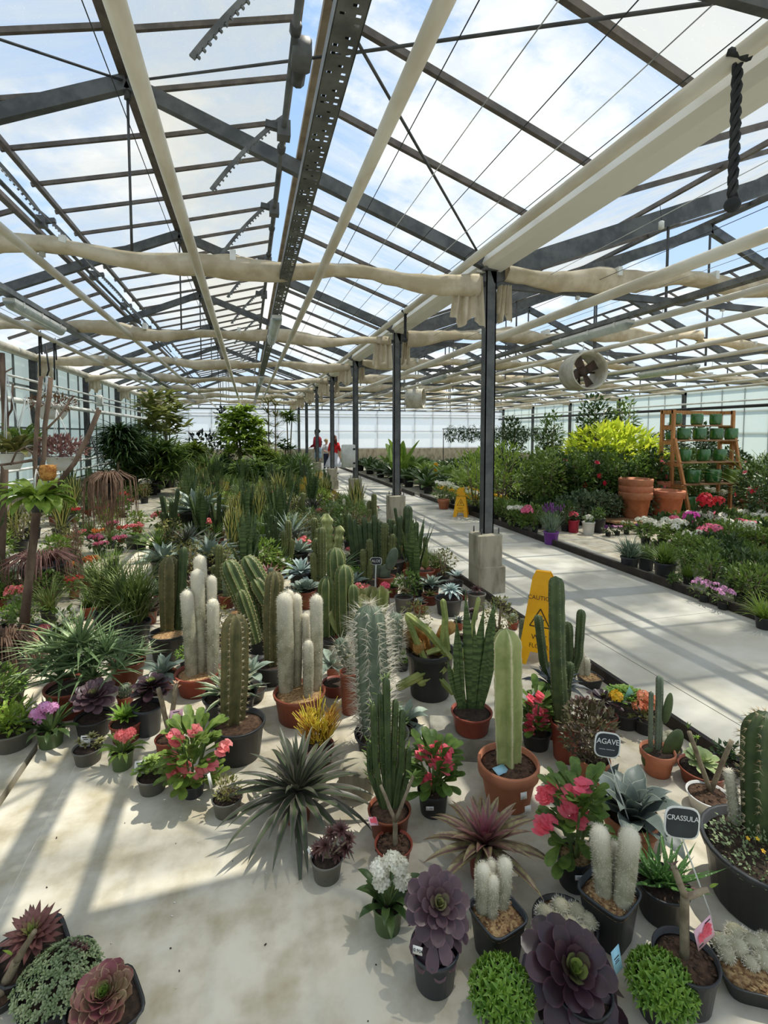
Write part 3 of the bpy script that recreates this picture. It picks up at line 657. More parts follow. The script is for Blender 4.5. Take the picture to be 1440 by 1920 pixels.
AGAVE = mat('agave_grey', S(100, 110, 104), S(74, 84, 80), 5, .45, tl=.05, edge=S(146, 152, 136), edger=(.85, 1.), stretch=(1, 1, 1), rnd=.08)
AGAVEB = mat('agave_blue', S(146, 160, 144), S(114, 130, 116), 5, .5, tl=.08, rnd=.08)
AGAVED = mat('agave_charcoal', S(76, 82, 84), S(54, 60, 64), 6, .4, tl=.04)
AGAVEV = mat('agave_striped', S(86, 108, 72), S(64, 86, 56), 8, .45, tl=.1, edge=S(196, 200, 164), edger=(.6, .7))
ALOE = mat('aloe_green', S(128, 150, 104), S(96, 120, 76), 22, .4, tl=.12, rnd=.1, tip=S(150, 150, 120), tipr=(.8, 1.))
ALOES = mat('aloe_spotted', S(84, 122, 62), S(196, 206, 176), 130, .45, tl=.12, lo=.6, hi=.66)
BROMD = mat('dark_strap_leaf', S(96, 92, 80), S(70, 70, 60), 12, .4, tl=.1, mid=S(70, 84, 54), edge=S(120, 112, 100), edger=(.8, 1.))
TRIC = mat('striped_purple_leaf', S(128, 112, 80), S(150, 144, 98), 7, .4, tl=.12, stretch=(9, 9, 1), mid=S(104, 76, 72), inner=S(138, 74, 86), innerr=.75, edge=S(126, 96, 90), edger=(.8, 1.))
SNAKE = mat('snake_plant_banded', S(104, 124, 72), S(86, 106, 62), 10, .4, tl=.08, band=(S(68, 84, 50), 26.), stretch=(1, 1, 6))
SNAKEY = mat('snake_plant_yellow_edged', S(84, 100, 54), S(62, 80, 44), 10, .4, tl=.1, edge=S(206, 196, 112), edger=(.5, .62))
CACT = mat('cactus_green', S(108, 114, 64), S(80, 90, 50), 9, .5, rnd=.1, edge=S(150, 146, 90), edger=(.9, 1.))
CACTR = mat('cactus_pale_ribbed', S(92, 106, 56), S(70, 86, 46), 9, .5, edge=S(196, 188, 128), edger=(.86, 1.))
CACTO = mat('cactus_brownish', S(112, 104, 64), S(84, 84, 50), 14, .55, edge=S(150, 130, 86), edger=(.88, 1.))
CACTB = mat('cactus_grey_green', S(118, 130, 108), S(90, 104, 84), 9, .5)
CACTD = mat('cactus_dark_green', S(78, 92, 52), S(58, 72, 42), 12, .5, rnd=.1)
CACTY = mat('euphorbia_pale_green', S(166, 170, 108), S(136, 146, 84), 9, .5, edge=S(214, 206, 160), edger=(.85, 1.))
WOOLB = mat('woolly_cactus_body', S(182, 176, 150), S(150, 146, 118), 18, .8, tip=S(222, 214, 192), tipr=(.4, 1.))
WOOL = mat('white_wool', S(250, 244, 228), S(232, 224, 202), 12, .9, tl=.3)
SPINE = mat('pale_spine', S(232, 220, 190), S(196, 170, 124), 12, .6, tl=.1)
SPINEO = mat('golden_spine', S(204, 150, 84), S(170, 116, 60), 12, .6, tl=.1)
GOLDF = mat('golden_cactus_hair', S(212, 172, 104), S(170, 124, 66), 16, .8, tl=.25)
FIRE = mat('pencil_euphorbia_yellow', S(222, 206, 62), S(204, 140, 62), 10, .5, tl=.15, inner=S(120, 140, 52))
PINK = mat('pink_bract', S(246, 122, 138), S(240, 92, 112), 12, .5, tl=.3, rnd=.08)
CORAL = mat('coral_petal', S(248, 146, 146), S(242, 116, 120), 12, .5, tl=.3, rnd=.1)
LILAC = mat('lilac_petal', S(238, 180, 218), S(224, 152, 200), 12, .5, tl=.3, rnd=.1)
WHITEF = mat('white_petal', S(246, 244, 232), S(228, 224, 204), 12, .5, tl=.3)
REDF = mat('red_petal', S(214, 30, 44), S(180, 20, 40), 12, .5, tl=.25, rnd=.08)
ORANGE = mat('orange_petal', S(244, 150, 60), S(232, 110, 60), 12, .5, tl=.3, rnd=.1)
YELLOWF = mat('yellow_petal', S(246, 206, 56), S(236, 180, 40), 12, .5, tl=.3)
PURPF = mat('purple_petal', S(140, 84, 150), S(110, 60, 124), 12, .5, tl=.3, rnd=.1)
PALM = mat('palm_leaf', S(112, 136, 66), S(78, 104, 48), 14, .4, tl=.25, rnd=.15)
FICUSD = mat('near_black_leaf', S(44, 50, 44), S(30, 36, 32), 12, .25, tl=.05)
RHIPR = mat('reddish_rhipsalis', S(164, 122, 112), S(122, 84, 78), 16, .55, tl=.15, rnd=.1)
RHIPB = mat('brown_rhipsalis', S(164, 132, 110), S(120, 92, 74), 16, .6, tl=.1)
GRASSM = mat('grassy_leaf', S(122, 138, 74), S(92, 110, 54), 14, .5, tl=.2, rnd=.12)
TAG = mat('tag_paper', S(238, 236, 230), S(226, 222, 214), 9, .5)
TAGP = mat('tag_pink', S(240, 196, 206), S(232, 180, 194), 9, .5)
TAGB = mat('tag_blue', S(170, 214, 228), S(140, 196, 218), 9, .5)
TAGG = mat('tag_teal', S(120, 168, 150), S(100, 148, 130), 9, .5)
INK = mat('black_ink', S(30, 30, 32), S(40, 40, 42), 9, .7)
SLATE = mat('chalk_board', S(44, 48, 50), S(56, 60, 62), 9, .7)
CHALK = mat('chalk_writing', S(236, 236, 230), S(220, 220, 214), 40, .8)

# ---- shapes
def rosette(b, n, L, W, prof='spoon', e0=1.45, e1=.0, droop=0., fold=.15, rnd=random, c=(0, 0, 0), lmin=.3, seg=6, M=None, jit=.06, wav=0., serr=0., wmin=.5, twist=0.):
    t = MB()
    for i in range(n):
        a = i/max(1, n-1); q = a**.8
        el = e0+(e1-e0)*q+rnd.uniform(-jit, jit)*2; l = L*(lmin+(1-lmin)*min(1, a*1.25))*rnd.uniform(.92, 1.06)
        rad = L*.05*a
        az = i*2.39996+rnd.uniform(-jit, jit)
        t.leaf((rad*cos(az), rad*sin(az), -L*.05*a), az, el, l, W*(wmin+(1-wmin)*min(1, a*1.4)), droop*(.4+.6*a), prof, seg, fold, ag=a, wav=wav, serr=serr, twist=rnd.uniform(-twist, twist))
    b.merge(t, (Matrix.Translation(V(c)) @ M) if M else Matrix.Translation(V(c)))
def column(b, sp, pts, r, ribs=8, depth=.18, k=4, sl=.0, sn=5, gap=.03, rnd=random, sw=.0012, dome=1.0, wob=0., ag=0.):
    """ribbed cactus stem along pts (base to tip) with spines on its ribs"""
    pts = [V(p) for p in pts]; seg = []; L = 0
    for a, c in zip(pts[:-1], pts[1:]): seg.append((L, (c-a).length)); L += (c-a).length
    N = max(8, int(L/(.018 if L < .5 else .03))); K = ribs*k; vs = []; al = []; ac = []
    def at(s):
        s = min(max(s, 0), L)
        for (s0, l), a, c in zip(seg, pts[:-1], pts[1:]):
            if s <= s0+l+1e-9: return a+(c-a)*((s-s0)/l), (c-a).normalized()
    nrm = None; frames = []
    for i in range(N+1):
        u = i/N; s = L*(1-(1-u)**1.25) if dome else L*u
        p, t = at(s)
        if nrm is None: nrm = t.orthogonal().normalized()
        nrm = (nrm-t*nrm.dot(t)).normalized(); bn = t.cross(nrm)
        d = (L-s)/(r*1.25); q = sqrt(max(0, 1-(1-d)**2)) if d < 1 else 1.0
        q *= (.86+.14*min(1, s/(r*3))) * (1+wob*sin(s*60))
        frames.append((s, p, t, nrm, bn, r*q))
        for j in range(K):
            a = 2*pi*j/K; m = r*q*(1-depth*(.5-.5*cos(a*ribs))*1.0)
            vs.append(p+(nrm*cos(a)+bn*sin(a))*m); al.append(u); ac.append(.5+.5*cos(a*ribs))
    fs = [(i*K+j, i*K+(j+1) % K, (i+1)*K+(j+1) % K, (i+1)*K+j) for i in range(N) for j in range(K)] + [tuple(N*K+j for j in range(K))]
    b.add(vs, fs, al=al, ac=ac, ag=ag)
    if sp is not None and sl:
        s = gap
        while s < L:
            f = min(frames, key=lambda f: abs(f[0]-s))
            _, p, t, n_, bn, rr = f
            for j in range(ribs):
                a = 2*pi*j/ribs; o = n_*cos(a)+bn*sin(a); p0 = p+o*rr*.98
                for q in range(sn):
                    d = (o+t*rnd.uniform(-.7, .8)+o.cross(t)*rnd.uniform(-.9, .9)).normalized()
                    spine(sp, p0, d, sl*rnd.uniform(.6, 1.2), sw)
            s += gap*rnd.uniform(.85, 1.15)
def spine(b, p, d, l, w):
    a = d.orthogonal().normalized()*w; c = d.cross(a).normalized()*w
    b.add([p+a, p-a*.5+c*.87, p-a*.5-c*.87, p+d*l], [(0, 1, 3), (1, 2, 3), (2, 0, 3)])
def wool(b, p0, p1, r, n, l, rnd, w=.0009):
    p0, p1 = V(p0), V(p1); t = (p1-p0).normalized(); L = (p1-p0).length; n1 = t.orthogonal().normalized(); n2 = t.cross(n1)
    for _ in range(n):
        u = rnd.random()**.8; s = L*u; a = rnd.random()*6.283; o = n1*cos(a)+n2*sin(a)
        d = (L-s)/(r*1.2); q = sqrt(max(0.02, 1-(1-d)**2)) if d < 1 else 1.
        if rnd.random() > .35+.65*u: continue
        up = 1-q; p = p0+t*s+o*r*q*.97; dr = (o*(q)+t*(up*1.3+rnd.uniform(-.5, .7))+o.cross(t)*rnd.uniform(-.8, .8)).normalized()
        sd = dr.cross(o if abs(dr.dot(o)) < .95 else t).normalized()*w
        b.add([p-sd, p+sd, p+dr*l*rnd.uniform(.6, 1.3)], [(0, 1, 2)])
def bush(b, c, rx, ry, rz, n, L, W, rnd, up=.3, hollow=.35, quad=True, prof='lance', droop=-.5):
    c = V(c)
    for _ in range(n):
        while True:
            v = V((rnd.uniform(-1, 1), rnd.uniform(-1, 1), rnd.uniform(-1, 1)))
            if hollow < v.length < 1: break
        p = c+V((v.x*rx, v.y*ry, v.z*rz)); d = (v+V((rnd.gauss(0, .5), rnd.gauss(0, .5), up+rnd.gauss(0, .35)))).normalized()
        l = L*rnd.uniform(.6, 1.2)
        if quad: b.quadleaf(p, d, V((rnd.gauss(0, .4), rnd.gauss(0, .4), 1)).normalized(), l, W*l/L, ag=v.length)
        else: b.leaf(p, atan2(d.y, d.x), math.asin(max(-1, min(1, d.z))), l, W, droop, prof, 4, .2, ag=v.length)
def petals(b, c, nr, r, n=5, w=.8, cup=.25):
    """one small flower of n round petals facing nr"""
    nr = nr.normalized(); a0 = nr.orthogonal().normalized(); a1 = nr.cross(a0)
    for i in range(n):
        a = 2*pi*i/n; d = a0*cos(a)+a1*sin(a); s = nr.cross(d); e = c+d*r*.55+nr*r*cup
        b.add([c, c+d*r*.5-s*r*w*.45+nr*r*cup*.7, c+d*r*.92-s*r*w*.28+nr*r*cup, c+d*r+nr*r*cup, c+d*r*.92+s*r*w*.28+nr*r*cup, c+d*r*.5+s*r*w*.45+nr*r*cup*.7, e], [(0, 1, 6), (1, 2, 6), (2, 3, 6), (3, 4, 6), (4, 5, 6), (5, 0, 6)], ag=.5, al=[0, .6, 1, 1, 1, .6, .6])
def head(b, c, R, n, pr_, rnd, sq_=.7, pn=5, up=None):
    """rounded flower head of n small flowers"""
    c = V(c); up = up or V((0, 0, 1))
    for i in range(n):
        z = 1-(i+.5)/n*1.25; a = i*2.4; q = sqrt(max(0, 1-z*z)); d = V((q*cos(a), q*sin(a), z))
        if up.z < .99: d = up.to_track_quat('Z', 'Y') @ d
        petals(b, c+V((d.x*R, d.y*R, d.z*R*sq_)), d+V((rnd.gauss(0, .2), rnd.gauss(0, .2), rnd.gauss(0, .2))), pr_*rnd.uniform(.8, 1.1), pn)
def text(body, size, parent, name, loc, rot, m, spacing=1.):
    if not body: return
    c = bpy.data.curves.new(name, 'FONT'); c.body = body; c.size = size; c.align_x = 'CENTER'; c.align_y = 'CENTER'; c.extrude = .0003; c.space_character = spacing; c.resolution_u = 3
    t = bpy.data.objects.new(name, c); COL.objects.link(t); me = bpy.data.meshes.new_from_object(t); bpy.data.objects.remove(t); bpy.data.curves.remove(c)
    me.materials.clear(); me.materials.append(m); o = bpy.data.objects.new(name, me); COL.objects.link(o); o.parent = parent; o.location = loc; o.rotation_euler = rot; return o
def tagcard(r, p, w, h, rot, m, name='plant_tag', writing=None, ink=None, pic=None, label=None):
    """thin card standing in a pot; rot an Euler turning it from facing -y"""
    b = MB(); b.box((-w/2, -.0006, 0), (w/2, .0006, h)); o = b.obj(name, m, r); o.location = p; o.rotation_euler = rot
    if label: o['label'] = label
    if writing: 
        for i, (s, size, fx, fz) in enumerate(writing):
            if s[0] == '#':
                c = MB(); c.box((fx*w-w*int(s[1:])/200, -.0012, fz*h-size/2), (fx*w+w*int(s[1:])/200, -.0007, fz*h+size/2)); c.obj('print_line', ink or INK, o, smooth=False); continue
            text(s, size, o, 'lettering', (fx*w, -.0012, fz*h), (pi/2, 0, 0), ink or INK)
    if pic:
        c = MB(); q = MB(); rn = random.Random(5)
        for i in range(9): petals(c, V((rn.uniform(-.28, .28)*w, -.0014, h*(.58+rn.uniform(-.2, .2)))), V((0, -1, 0)), w*.16, 5, 1.)
        c.obj('flower_picture', pic, o)
    return o
class Near:
    """a potted plant placed where the photograph shows it"""
    def __init__(s, name, label, px, pb, pr_=None, w=60, col='black', style='round', soil=None, chips=0, cat='potted plant', group=None, seed=None, z0=0., H=None, nopot=False):
        s.base = fl(px, pb, z0); s.m = mpp(s.base); s.R = w*s.m/2; s.H = H if H else (max(.02, zat(s.base, pr_)) if pr_ else s.R*1.6)
        if z0 and not H: s.H = max(.02, zat(s.base, pr_))
        s.rnd = random.Random(seed if seed is not None else int(px*7+pb)); random.seed(int(px*3+pb))
        s.r = thing(name, label, cat, s.base, 0, group)
        if not nopot: s.pot = add_pot(s.r, s.R, s.H, style, col, soil, chips, s.rnd)
    def z(s, py): return zat(s.base, py)
    def at(s, px, py): return at_d(px, py, s.base)-s.base      # local point in the plane of the pot
    def on(s, px, py, z=None): return fl(px, py, (z if z is not None else s.H*.88)+s.base.z)-s.base
    def add(s, nm, b, m, parent=None, label=None):
        o = b.obj(nm, m, parent or s.r)
        if label: o['label'] = label
        return o
# ================================================================== the display, front rows
def g_rosette(n, c, num, L, W, m, prof='spoon', nm='rosette', label=None, tilt=None, **kw):
    b = MB(); M = None
    if tilt: M = Matrix.Rotation(tilt[0], 4, 'X') @ Matrix.Rotation(tilt[1], 4, 'Y')
    rosette(b, num, L, W, prof, rnd=n.rnd, c=c, M=M, **kw); return n.add(nm, b, m, label=label)
def g_stem(n, a, c, r0, r1, m=None, nm='stem', bend=.0):
    a, c = V(a), V(c); b = MB(); k = 7
    b.tube([a+(c-a)*(i/k)+V((sin(i*1.7), cos(i*1.3), 0))*bend for i in range(k+1)], [r0+(r1-r0)*i/k for i in range(k+1)], 8); return n.add(nm, b, m or STEM)
def g_thorns(n, px, pt, spread, heads, flow=PINK, leafm=None, nl=95):
    """crown of thorns: thorny stems, paddle leaves, clusters of two-lobed bracts at heads (pixels)"""
    rnd = n.rnd; top = n.z(pt); sp = spread*n.m/2; leafm = leafm or LEAF
    for i in range(5):
        a = i*1.3+.4; e = V((sp*.5*cos(a), sp*.5*sin(a), n.H+(top-n.H)*rnd.uniform(.6, .85))); g_stem(n, (.01*cos(a), .01*sin(a), n.H*.88), e, .006, .004, STEMG)
    b = MB()
    for i in range(nl):
        a = i*2.4; t = rnd.random(); z = n.H+(top-n.H)*(.02+.86*t); q = sp*(.12+.45*rnd.random())
        b.leaf((q*cos(a), q*sin(a), z), a+rnd.uniform(-.4, .4), rnd.uniform(-.2, .9)+t*.4, .075*rnd.uniform(.7, 1.15)*min(1.3, sp/.08), .031*min(1.3, sp/.08), -.5, 'spoon', 6, .12)
    n.add('foliage', b, leafm)
    for hx, hy in heads:
        b = MB(); c = n.at(hx, hy); c = c + V((0, -.02-.35*sp, 0)) if True else c; rn = rnd
        c = at_d(hx, hy, n.base+V((0, -.35*sp, 0)))-n.base
        for q in range(5):
            d = V((rn.gauss(0, .5), -.7+rn.gauss(0, .4), .7+rn.gauss(0, .3))).normalized(); p = c+V((rn.uniform(-1, 1), rn.uniform(-.5, .5), rn.uniform(-.8, .8)))*.014
            petals(b, p, d, .024, 2, 2.3, .12); b.ball(p+d*.003, .004, 6, 4)
        n.add('flower_head', b, flow)
def price(n, px, py, w, h, s, m=TAG, rz=0.):
    """price sticker on the front of a pot"""
    p = at_d(px, py, n.base+V((-sin(PSI), -cos(PSI), 0))*n.R*1.0)-n.base
    b = MB(); b.box((-w/2, -.001, -h/2), (w/2, .001, h/2)); o = n.add('price_sticker', b, m); o.location = p; o.rotation_euler = (-.12, 0, rz-PSI)
    text(s, h*.6, o, 'lettering', (0, -.0016, 0), (pi/2, 0, 0), INK)
def chips_tag(n, px, py, w, h, m, rot, **kw): return tagcard(n.r, n.at(px, py), w, h, rot, m, **kw)

# --- the two dark aeoniums in front
n = Near('potted_aeonium', 'purple aeonium rosette with olive heart in a dark pot with white sticker', 815, 1838, 1770, 92, 'anth')
g_stem(n, (0, 0, n.H*.8), n.at(822, 1700), .012, .010)
c = at_d(822, 1697, n.base); c = c-n.base
g_rosette(n, c, 44, .104, .047, AEO, e0=1.5, e1=-.5, fold=.12, tilt=(.62, -.05), jit=.04)
g_rosette(n, c+V((.06, -.01, -.07)), 18, .06, .03, AEO, nm='side_rosette', e0=1.2, e1=-.6, tilt=(.9, .5))
b = MB()
for i in range(16): a = i*2.4; b.leaf((.02*cos(a), .02*sin(a), c.z-.03-.004*i), a, -.6-.02*i, .085, .04, -.3, 'spoon', 5, .1, ag=1)
n.add('lower_leaves', b, AEO); price(n, 783, 1782, .028, .022, '10.90€', rz=-.3)
n = Near('potted_aeonium', 'big near-black aeonium rosette with lime heart between two green mounds', 1090, 1915, 1850, 110, 'black')
c = at_d(1072, 1822, n.base+V((0, 0, 0)))-n.base; g_stem(n, (0, 0, n.H*.8), c, .014, .012)
g_rosette(n, c, 44, .142, .066, AEOD, e0=1.5, e1=-.5, fold=.1, tilt=(.55, .0), jit=.05)
b = MB()
for i in range(18): a = i*2.4; b.leaf((.03*cos(a), .03*sin(a), c.z-.03-.003*i), a, -.5-.02*i, .12, .055, -.3, 'spoon', 5, .1, ag=1)
n.add('lower_leaves', b, AEOD)
# --- bright green mounds
for px, pb, lb in ((940, 1912, 'bright green mounded succulent at the bottom edge, beside the black aeonium'), (1238, 1898, 'bright green mounded succulent in front of the bare branched stick pot')):
    n = Near('potted_succulent', lb, px, pb, pb-52, 96, 'black', soil=DKSOIL); R = n.R*1.12
    b = MB()
    for i in range(64):
        z = 1-(i+.5)/64*1.05; a = i*2.4; q = sqrt(max(0, 1-z*z)); d = V((q*cos(a), q*sin(a), max(z, -.05))); p = V((0, 0, n.H*.8))+V((d.x*R, d.y*R, d.z*R*.75+.01))
        rosette(b, 12, .034, .013, 'lance', 1.45, .25, rnd=n.rnd, M=None if z > .97 else (d.to_track_quat('Z', 'Y').to_matrix().to_4x4()), c=p, seg=3)
    n.add('foliage', b, SEDG)
    if px > 1100: 
        o = tagcard(n.r, at_d(1160, 1822, n.base)-n.base, .036, .072, (-.1, -.15, .3), TAGB, writing=[('#60', .003, 0, .62), ('#45', .002, 0, .5), ('#50', .002, 0, .42)], label='pale blue plant tag')
# --- woolly little cacti in square pots
def woolly(n, stems, wl=.008, nw=900, rr=1.):
    for (x0, y0, x1, y1, w) in stems:
        a = n.on(x0, y0); dd = at_d(x1, y1, n.base+a)-n.base; r = w*n.m/2*rr
        b = MB(); column(b, None, [a-V((0, 0, .01)), (a+dd)/2+V((.002, 0, 0)), dd], r, 16, .10, 2, 0); o = n.add('stem', b, WOOLB)
        h = MB(); wool(h, a, dd, r, int(nw*(dd-a).length/.12), wl, n.rnd, .0006); n.add('wool', h, WOOL, o)
n = Near('potted_cactus', 'square dark pot with three short white fluffy cacti in bark chips', 932, 1785, 1708, 92, 'anth', 'square', BARK, 60); n.pot.rotation_euler.z = .25
woolly(n, [(905, 1708, 906, 1618, 29), (940, 1700, 948, 1608, 28), (922, 1718, 924, 1640, 22), (925, 1690, 921, 1612, 22)])
n = Near('potted_cactus', 'square dark pot with two tall fuzzy cactus columns and one small between', 1140, 1752, 1667, 96, 'anth', 'square', BARK, 70); n.pot.rotation_euler.z = .42
woolly(n, [(1133, 1676, 1124, 1548, 35), (1166, 1694, 1183, 1552, 36), (1149, 1660, 1151, 1576, 20)])
def snowballs(n, pts, r0, hair=160):
    for x, y, w in pts:
        c = n.on(x, y, n.H*.9+w*n.m*.3); r = w*n.m/2; b = MB(); b.ball(c, r, 12, 8, sq=1.0); o = n.add('stem', b, WOOLB)
        h = MB()
        for _ in range(hair):
            d = V((n.rnd.gauss(0, 1), n.rnd.gauss(0, 1), n.rnd.gauss(.2, 1))).normalized(); s = d.orthogonal().normalized()*.0012; e = (d+V((n.rnd.gauss(0, .4), n.rnd.gauss(0, .4), n.rnd.gauss(0, .4)))).normalized()
            h.add([c+d*r*.97-s, c+d*r*.97+s, c+d*r+e*r*.38], [(0, 1, 2)])
        n.add('wool', h, WOOL, o)
n = Near('potted_cactus', 'round pot of white powder-puff cacti just behind the black aeonium', 1058, 1768, 1728, 116, 'black', 'bowl', BARK, 40)
snowballs(n, [(1020, 1712, 30), (1052, 1702, 34), (1082, 1712, 34), (1104, 1728, 30), (1040, 1730, 34), (1072, 1738, 34), (1012, 1738, 26), (1095, 1750, 28)], 0)
n = Near('potted_cactus', 'square low pot of white snowball cacti by the long-handled crassula sign', 1402, 1842, 1806, 118, 'black', 'square', BARK, 70); n.pot.rotation_euler.z = -.5
snowballs(n, [(1350, 1768, 34), (1380, 1752, 36), (1386, 1778, 34), (1362, 1790, 28), (1412, 1772, 34), (1408, 1806, 24), (1432, 1800, 34), (1372, 1770, 30), (1436, 1766, 30), (1400, 1760, 28)], 0)
# --- bare forked sticks
n = Near('potted_frangipani', 'round pot with one thick bare stick, side branch and a pink flower tag', 1283, 1868, 1790, 114, 'black', 'round', SOIL, 60)
a = n.on(1283, 1796); t = at_d(1284, 1680, n.base+a)-n.base
for q0, q1, r0, r1 in ((a, t, .013, .012), (t, at_d(1262, 1622, n.base+a)-n.base, .011, .009), (t-V((0, 0, .004)), at_d(1328, 1667, n.base+a)-n.base, .010, .007)): g_stem(n, q0, q1, r0, r1, STEM, 'branch', .0012)
b = MB(); e = at_d(1332, 1664, n.base+a)-n.base; b.leaf(e, .1, .1, .035, .012, -.4, 'lance'); n.add('leaf', b, LEAFL)
b = MB(); q = at_d(1262, 1622, n.base+a)-n.base
for i in range(6): b.leaf(q-V((0, 0, .004*i)), i*2.4, .5, .022, .008, -.4, 'lance')
n.add('shoot_tip', b, AEOB)
tagcard(n.r, at_d(1325, 1768, n.base+a)-n.base, .075, .07, (-.05, -.28, .15), TAGP, writing=[('#30', .004, .28, .86), ('#26', .003, -.3, .14)], pic=PINK, label='pink plant tag with a rose-coloured flower picture')
n = Near('potted_frangipani', 'brown pot with a pale forked stick behind the white flowers', 738, 1612, 1580, 72, 'brown', 'round', SOIL, 50)
a = n.on(741, 1585); t = at_d(741, 1540, n.base+a)-n.base
for q0, q1, r0, r1 in ((a, t, .010, .010), (t, at_d(714, 1472, n.base+a)-n.base, .008, .006), (t, at_d(775, 1455, n.base+a)-n.base, .008, .006)): g_stem(n, q0, q1, r0, r1, STEM, 'branch', .0008)
b = MB(); q = at_d(775, 1455, n.base+a)-n.base
for i in range(7): b.leaf(q-V((0, 0, .003*i)), i*2.4, .6, .04, .015, -.6, 'lance')
n.add('shoot_tip', b, LEAF)
tagcard(n.r, at_d(702, 1548, n.base+a)-n.base, .05, .03, (-.9, .5, .5), TAGP, pic=PINK)
n = Near('potted_frangipani', 'white-rimmed pot with a bare V-shaped stick near the large cactus', 1328, 1515, 1488, 76, 'white', 'round', SOIL, 40)
a = n.on(1332, 1484)
for ex, ey in ((1292, 1372), (1372, 1388)): g_stem(n, a, at_d(ex, ey, n.base+a)-n.base, .011, .010, STEM, 'branch', .001)
b = MB(); q = at_d(1290, 1366, n.base+a)-n.base
for i in range(4): b.leaf(q, i*2.4, 1.0, .03, .008, -.3, 'lance')
n.add('shoot_tip', b, LEAF)
n = Near('potted_frangipani', 'small pot with a stubby forked stick beside the pink tag, wall side', 318, 1412, 1382, 52, 'brown', 'round', SOIL, 20)
a = n.on(318, 1378)
for ex, ey, lb in ((297, 1290, 0), (330, 1282, 1)): g_stem(n, a, at_d(ex, ey, n.base+a)-n.base, .013, .012, STEM, 'branch', .001)
b = MB(); q = at_d(330, 1280, n.base+a)-n.base
for i in range(9): b.leaf(q-V((0, 0, .004*i)), i*2.4, .5, .03, .012, -.4, 'lance')
n.add('shoot_tip', b, mat('pinkish_shoot', S(206, 160, 130), S(170, 130, 90), 12, .5))
tagcard(n.r, n.at(331, 1368), .062, .10, (-.1, 0, .05), TAGP, writing=[('#50', .004, 0, .9)], pic=PINK, label='pink tag with a flower picture')
n = Near('potted_frangipani', 'leaning bare stick at the bottom corner by the red houseleek', 4, 1880, 1862, 60, 'black', 'round', SOIL)
a = n.on(2, 1862)
g_stem(n, a, at_d(32, 1800, n.base+a)-n.base, .016, .012, STEM, 'branch', .001); g_stem(n, at_d(32, 1800, n.base+a)-n.base, at_d(66, 1745, n.base+a)-n.base, .011, .007, STEM, 'branch', .001)
b = MB()
for x, y in ((22, 1790), (30, 1812), (52, 1776)): b.leaf(at_d(x, y, n.base+a)-n.base, x, .8, .03, .012, -.3, 'lance')
n.add('leaf', b, LEAFL); tagcard(n.r, at_d(10, 1925, n.base+a)-n.base, .05, .045, (-.3, .3, .3), TAGP, pic=PINK)
# --- lace aloe, agave with sign, tall corner cactus
n = Near('potted_aloe', 'spotted green aloe with upright pointed leaves in a black pot', 1240, 1712, 1652, 96, 'black', soil=DKSOIL)
for i, (x, y) in enumerate(((1228, 1655), (1256, 1660))): g_rosette(n, n.on(x, y)+V((0, 0, .01)), 28, .18, .023, ALOES, 'taper', e0=1.5, e1=.3, droop=.25, fold=.35, seg=7, serr=.12)
g_rosette(n, n.on(1285, 1668)+V((0, .02, .0)), 20, .06, .012, AEOB, 'lance', nm='shoot', e0=1.4, e1=.1)
def sign(px, pb, pxt, pyt, wpx, hpx, words, label, up=None, tilt=0., chalk=.3, ref=None):
    base = fl(px, pb, ref or 0.0) if up is None else up; top = at_d(pxt, pyt, base); m = mpp(base); w, h = wpx*m, hpx*m
    r = thing('plant_sign', label, 'sign', base); t = top-base; b = MB(); b.bar((0, 0, 0), t-V((0, 0, h*.45)), .013, .004); b.obj('stake', WHITE, r, smooth=False)
    R = Matrix.Translation(t) @ Matrix.Rotation(-PSI-.02, 4, 'Z') @ Matrix.Rotation(-.12, 4, 'X') @ Matrix.Rotation(tilt, 4, 'Y')
    def shield(s, y):
        pts = [];
        for i in range(32):
            a = 2*pi*i/32; e = 4.; q = 1/(abs(cos(a))**e+abs(sin(a))**e)**(1/e); pts.append(V((q*cos(a)*w/2*s, y, q*sin(a)*h/2*s*(1-.10*cos(2*a)*0)+.05*h*(abs(cos(a))**2)*0)))
        return pts
    b = MB(); f, k = shield(1.0, .0), shield(1.0, .003); b.add(f+k, [tuple(range(31, -1, -1)), tuple(range(32, 64))]+[(i, (i+1) % 32, 32+(i+1) % 32, 32+i) for i in range(32)]); fr = b.obj('board_rim', WHITE, r, smooth=False); fr.matrix_local = R
    b = MB(); b.add(shield(.9, -.0012), [tuple(range(31, -1, -1))]); o = b.obj('board', SLATE, r, smooth=False); o.matrix_local = R
    for s, sz, fx, fz in words: text(s, sz*h, o, 'lettering', (fx*w, -.0022, fz*h), (pi/2, 0, 0), CHALK, .95)
    return r
n = Near('potted_agave', 'large slate grey agave with broad curling leaves behind the fuzzy cacti', 1182, 1592, 1525, 100, 'terra', 'terra')
g_rosette(n, (0, 0, n.H*.9), 24, .25, .088, AGAVE, 'agave', e0=1.5, e1=.45, droop=-1.5, fold=.22, seg=10, lmin=.45, wav=.05, jit=.1)
sign(1158, 1590, 1139, 1397, 48, 46, [('AGAVE', .30, 0, .14), ('~~~ ~~~~', .15, -.02, -.16)], 'small white-rimmed slate sign reading AGAVE on a white stake', up=n.base+V((-.03, -.03, n.H*.86)), tilt=.12)
sign(1345, 1800, 1279, 1543, 66, 58, [('CRASSULA', .225, 0, .15)], 'white-rimmed slate sign reading CRASSULA on a long white stake', tilt=.10, up=fl(1346, 1752, .0))
n = Near('potted_cactus', 'tall spiny dark cactus in the big black tub at the edge of view', 1432, 1690, 1585, 214, 'black', 'round', soil=DKSOIL)
a = n.on(1432, 1565); t = at_d(1438, 1335, n.base+a)-n.base
b = MB(); s = MB(); column(b, s, [a, t], .078, 9, .24, 4, .026, 7, .028, n.rnd); o = n.add('stem', b, CACTD); n.add('spines', s, SPINE, o)
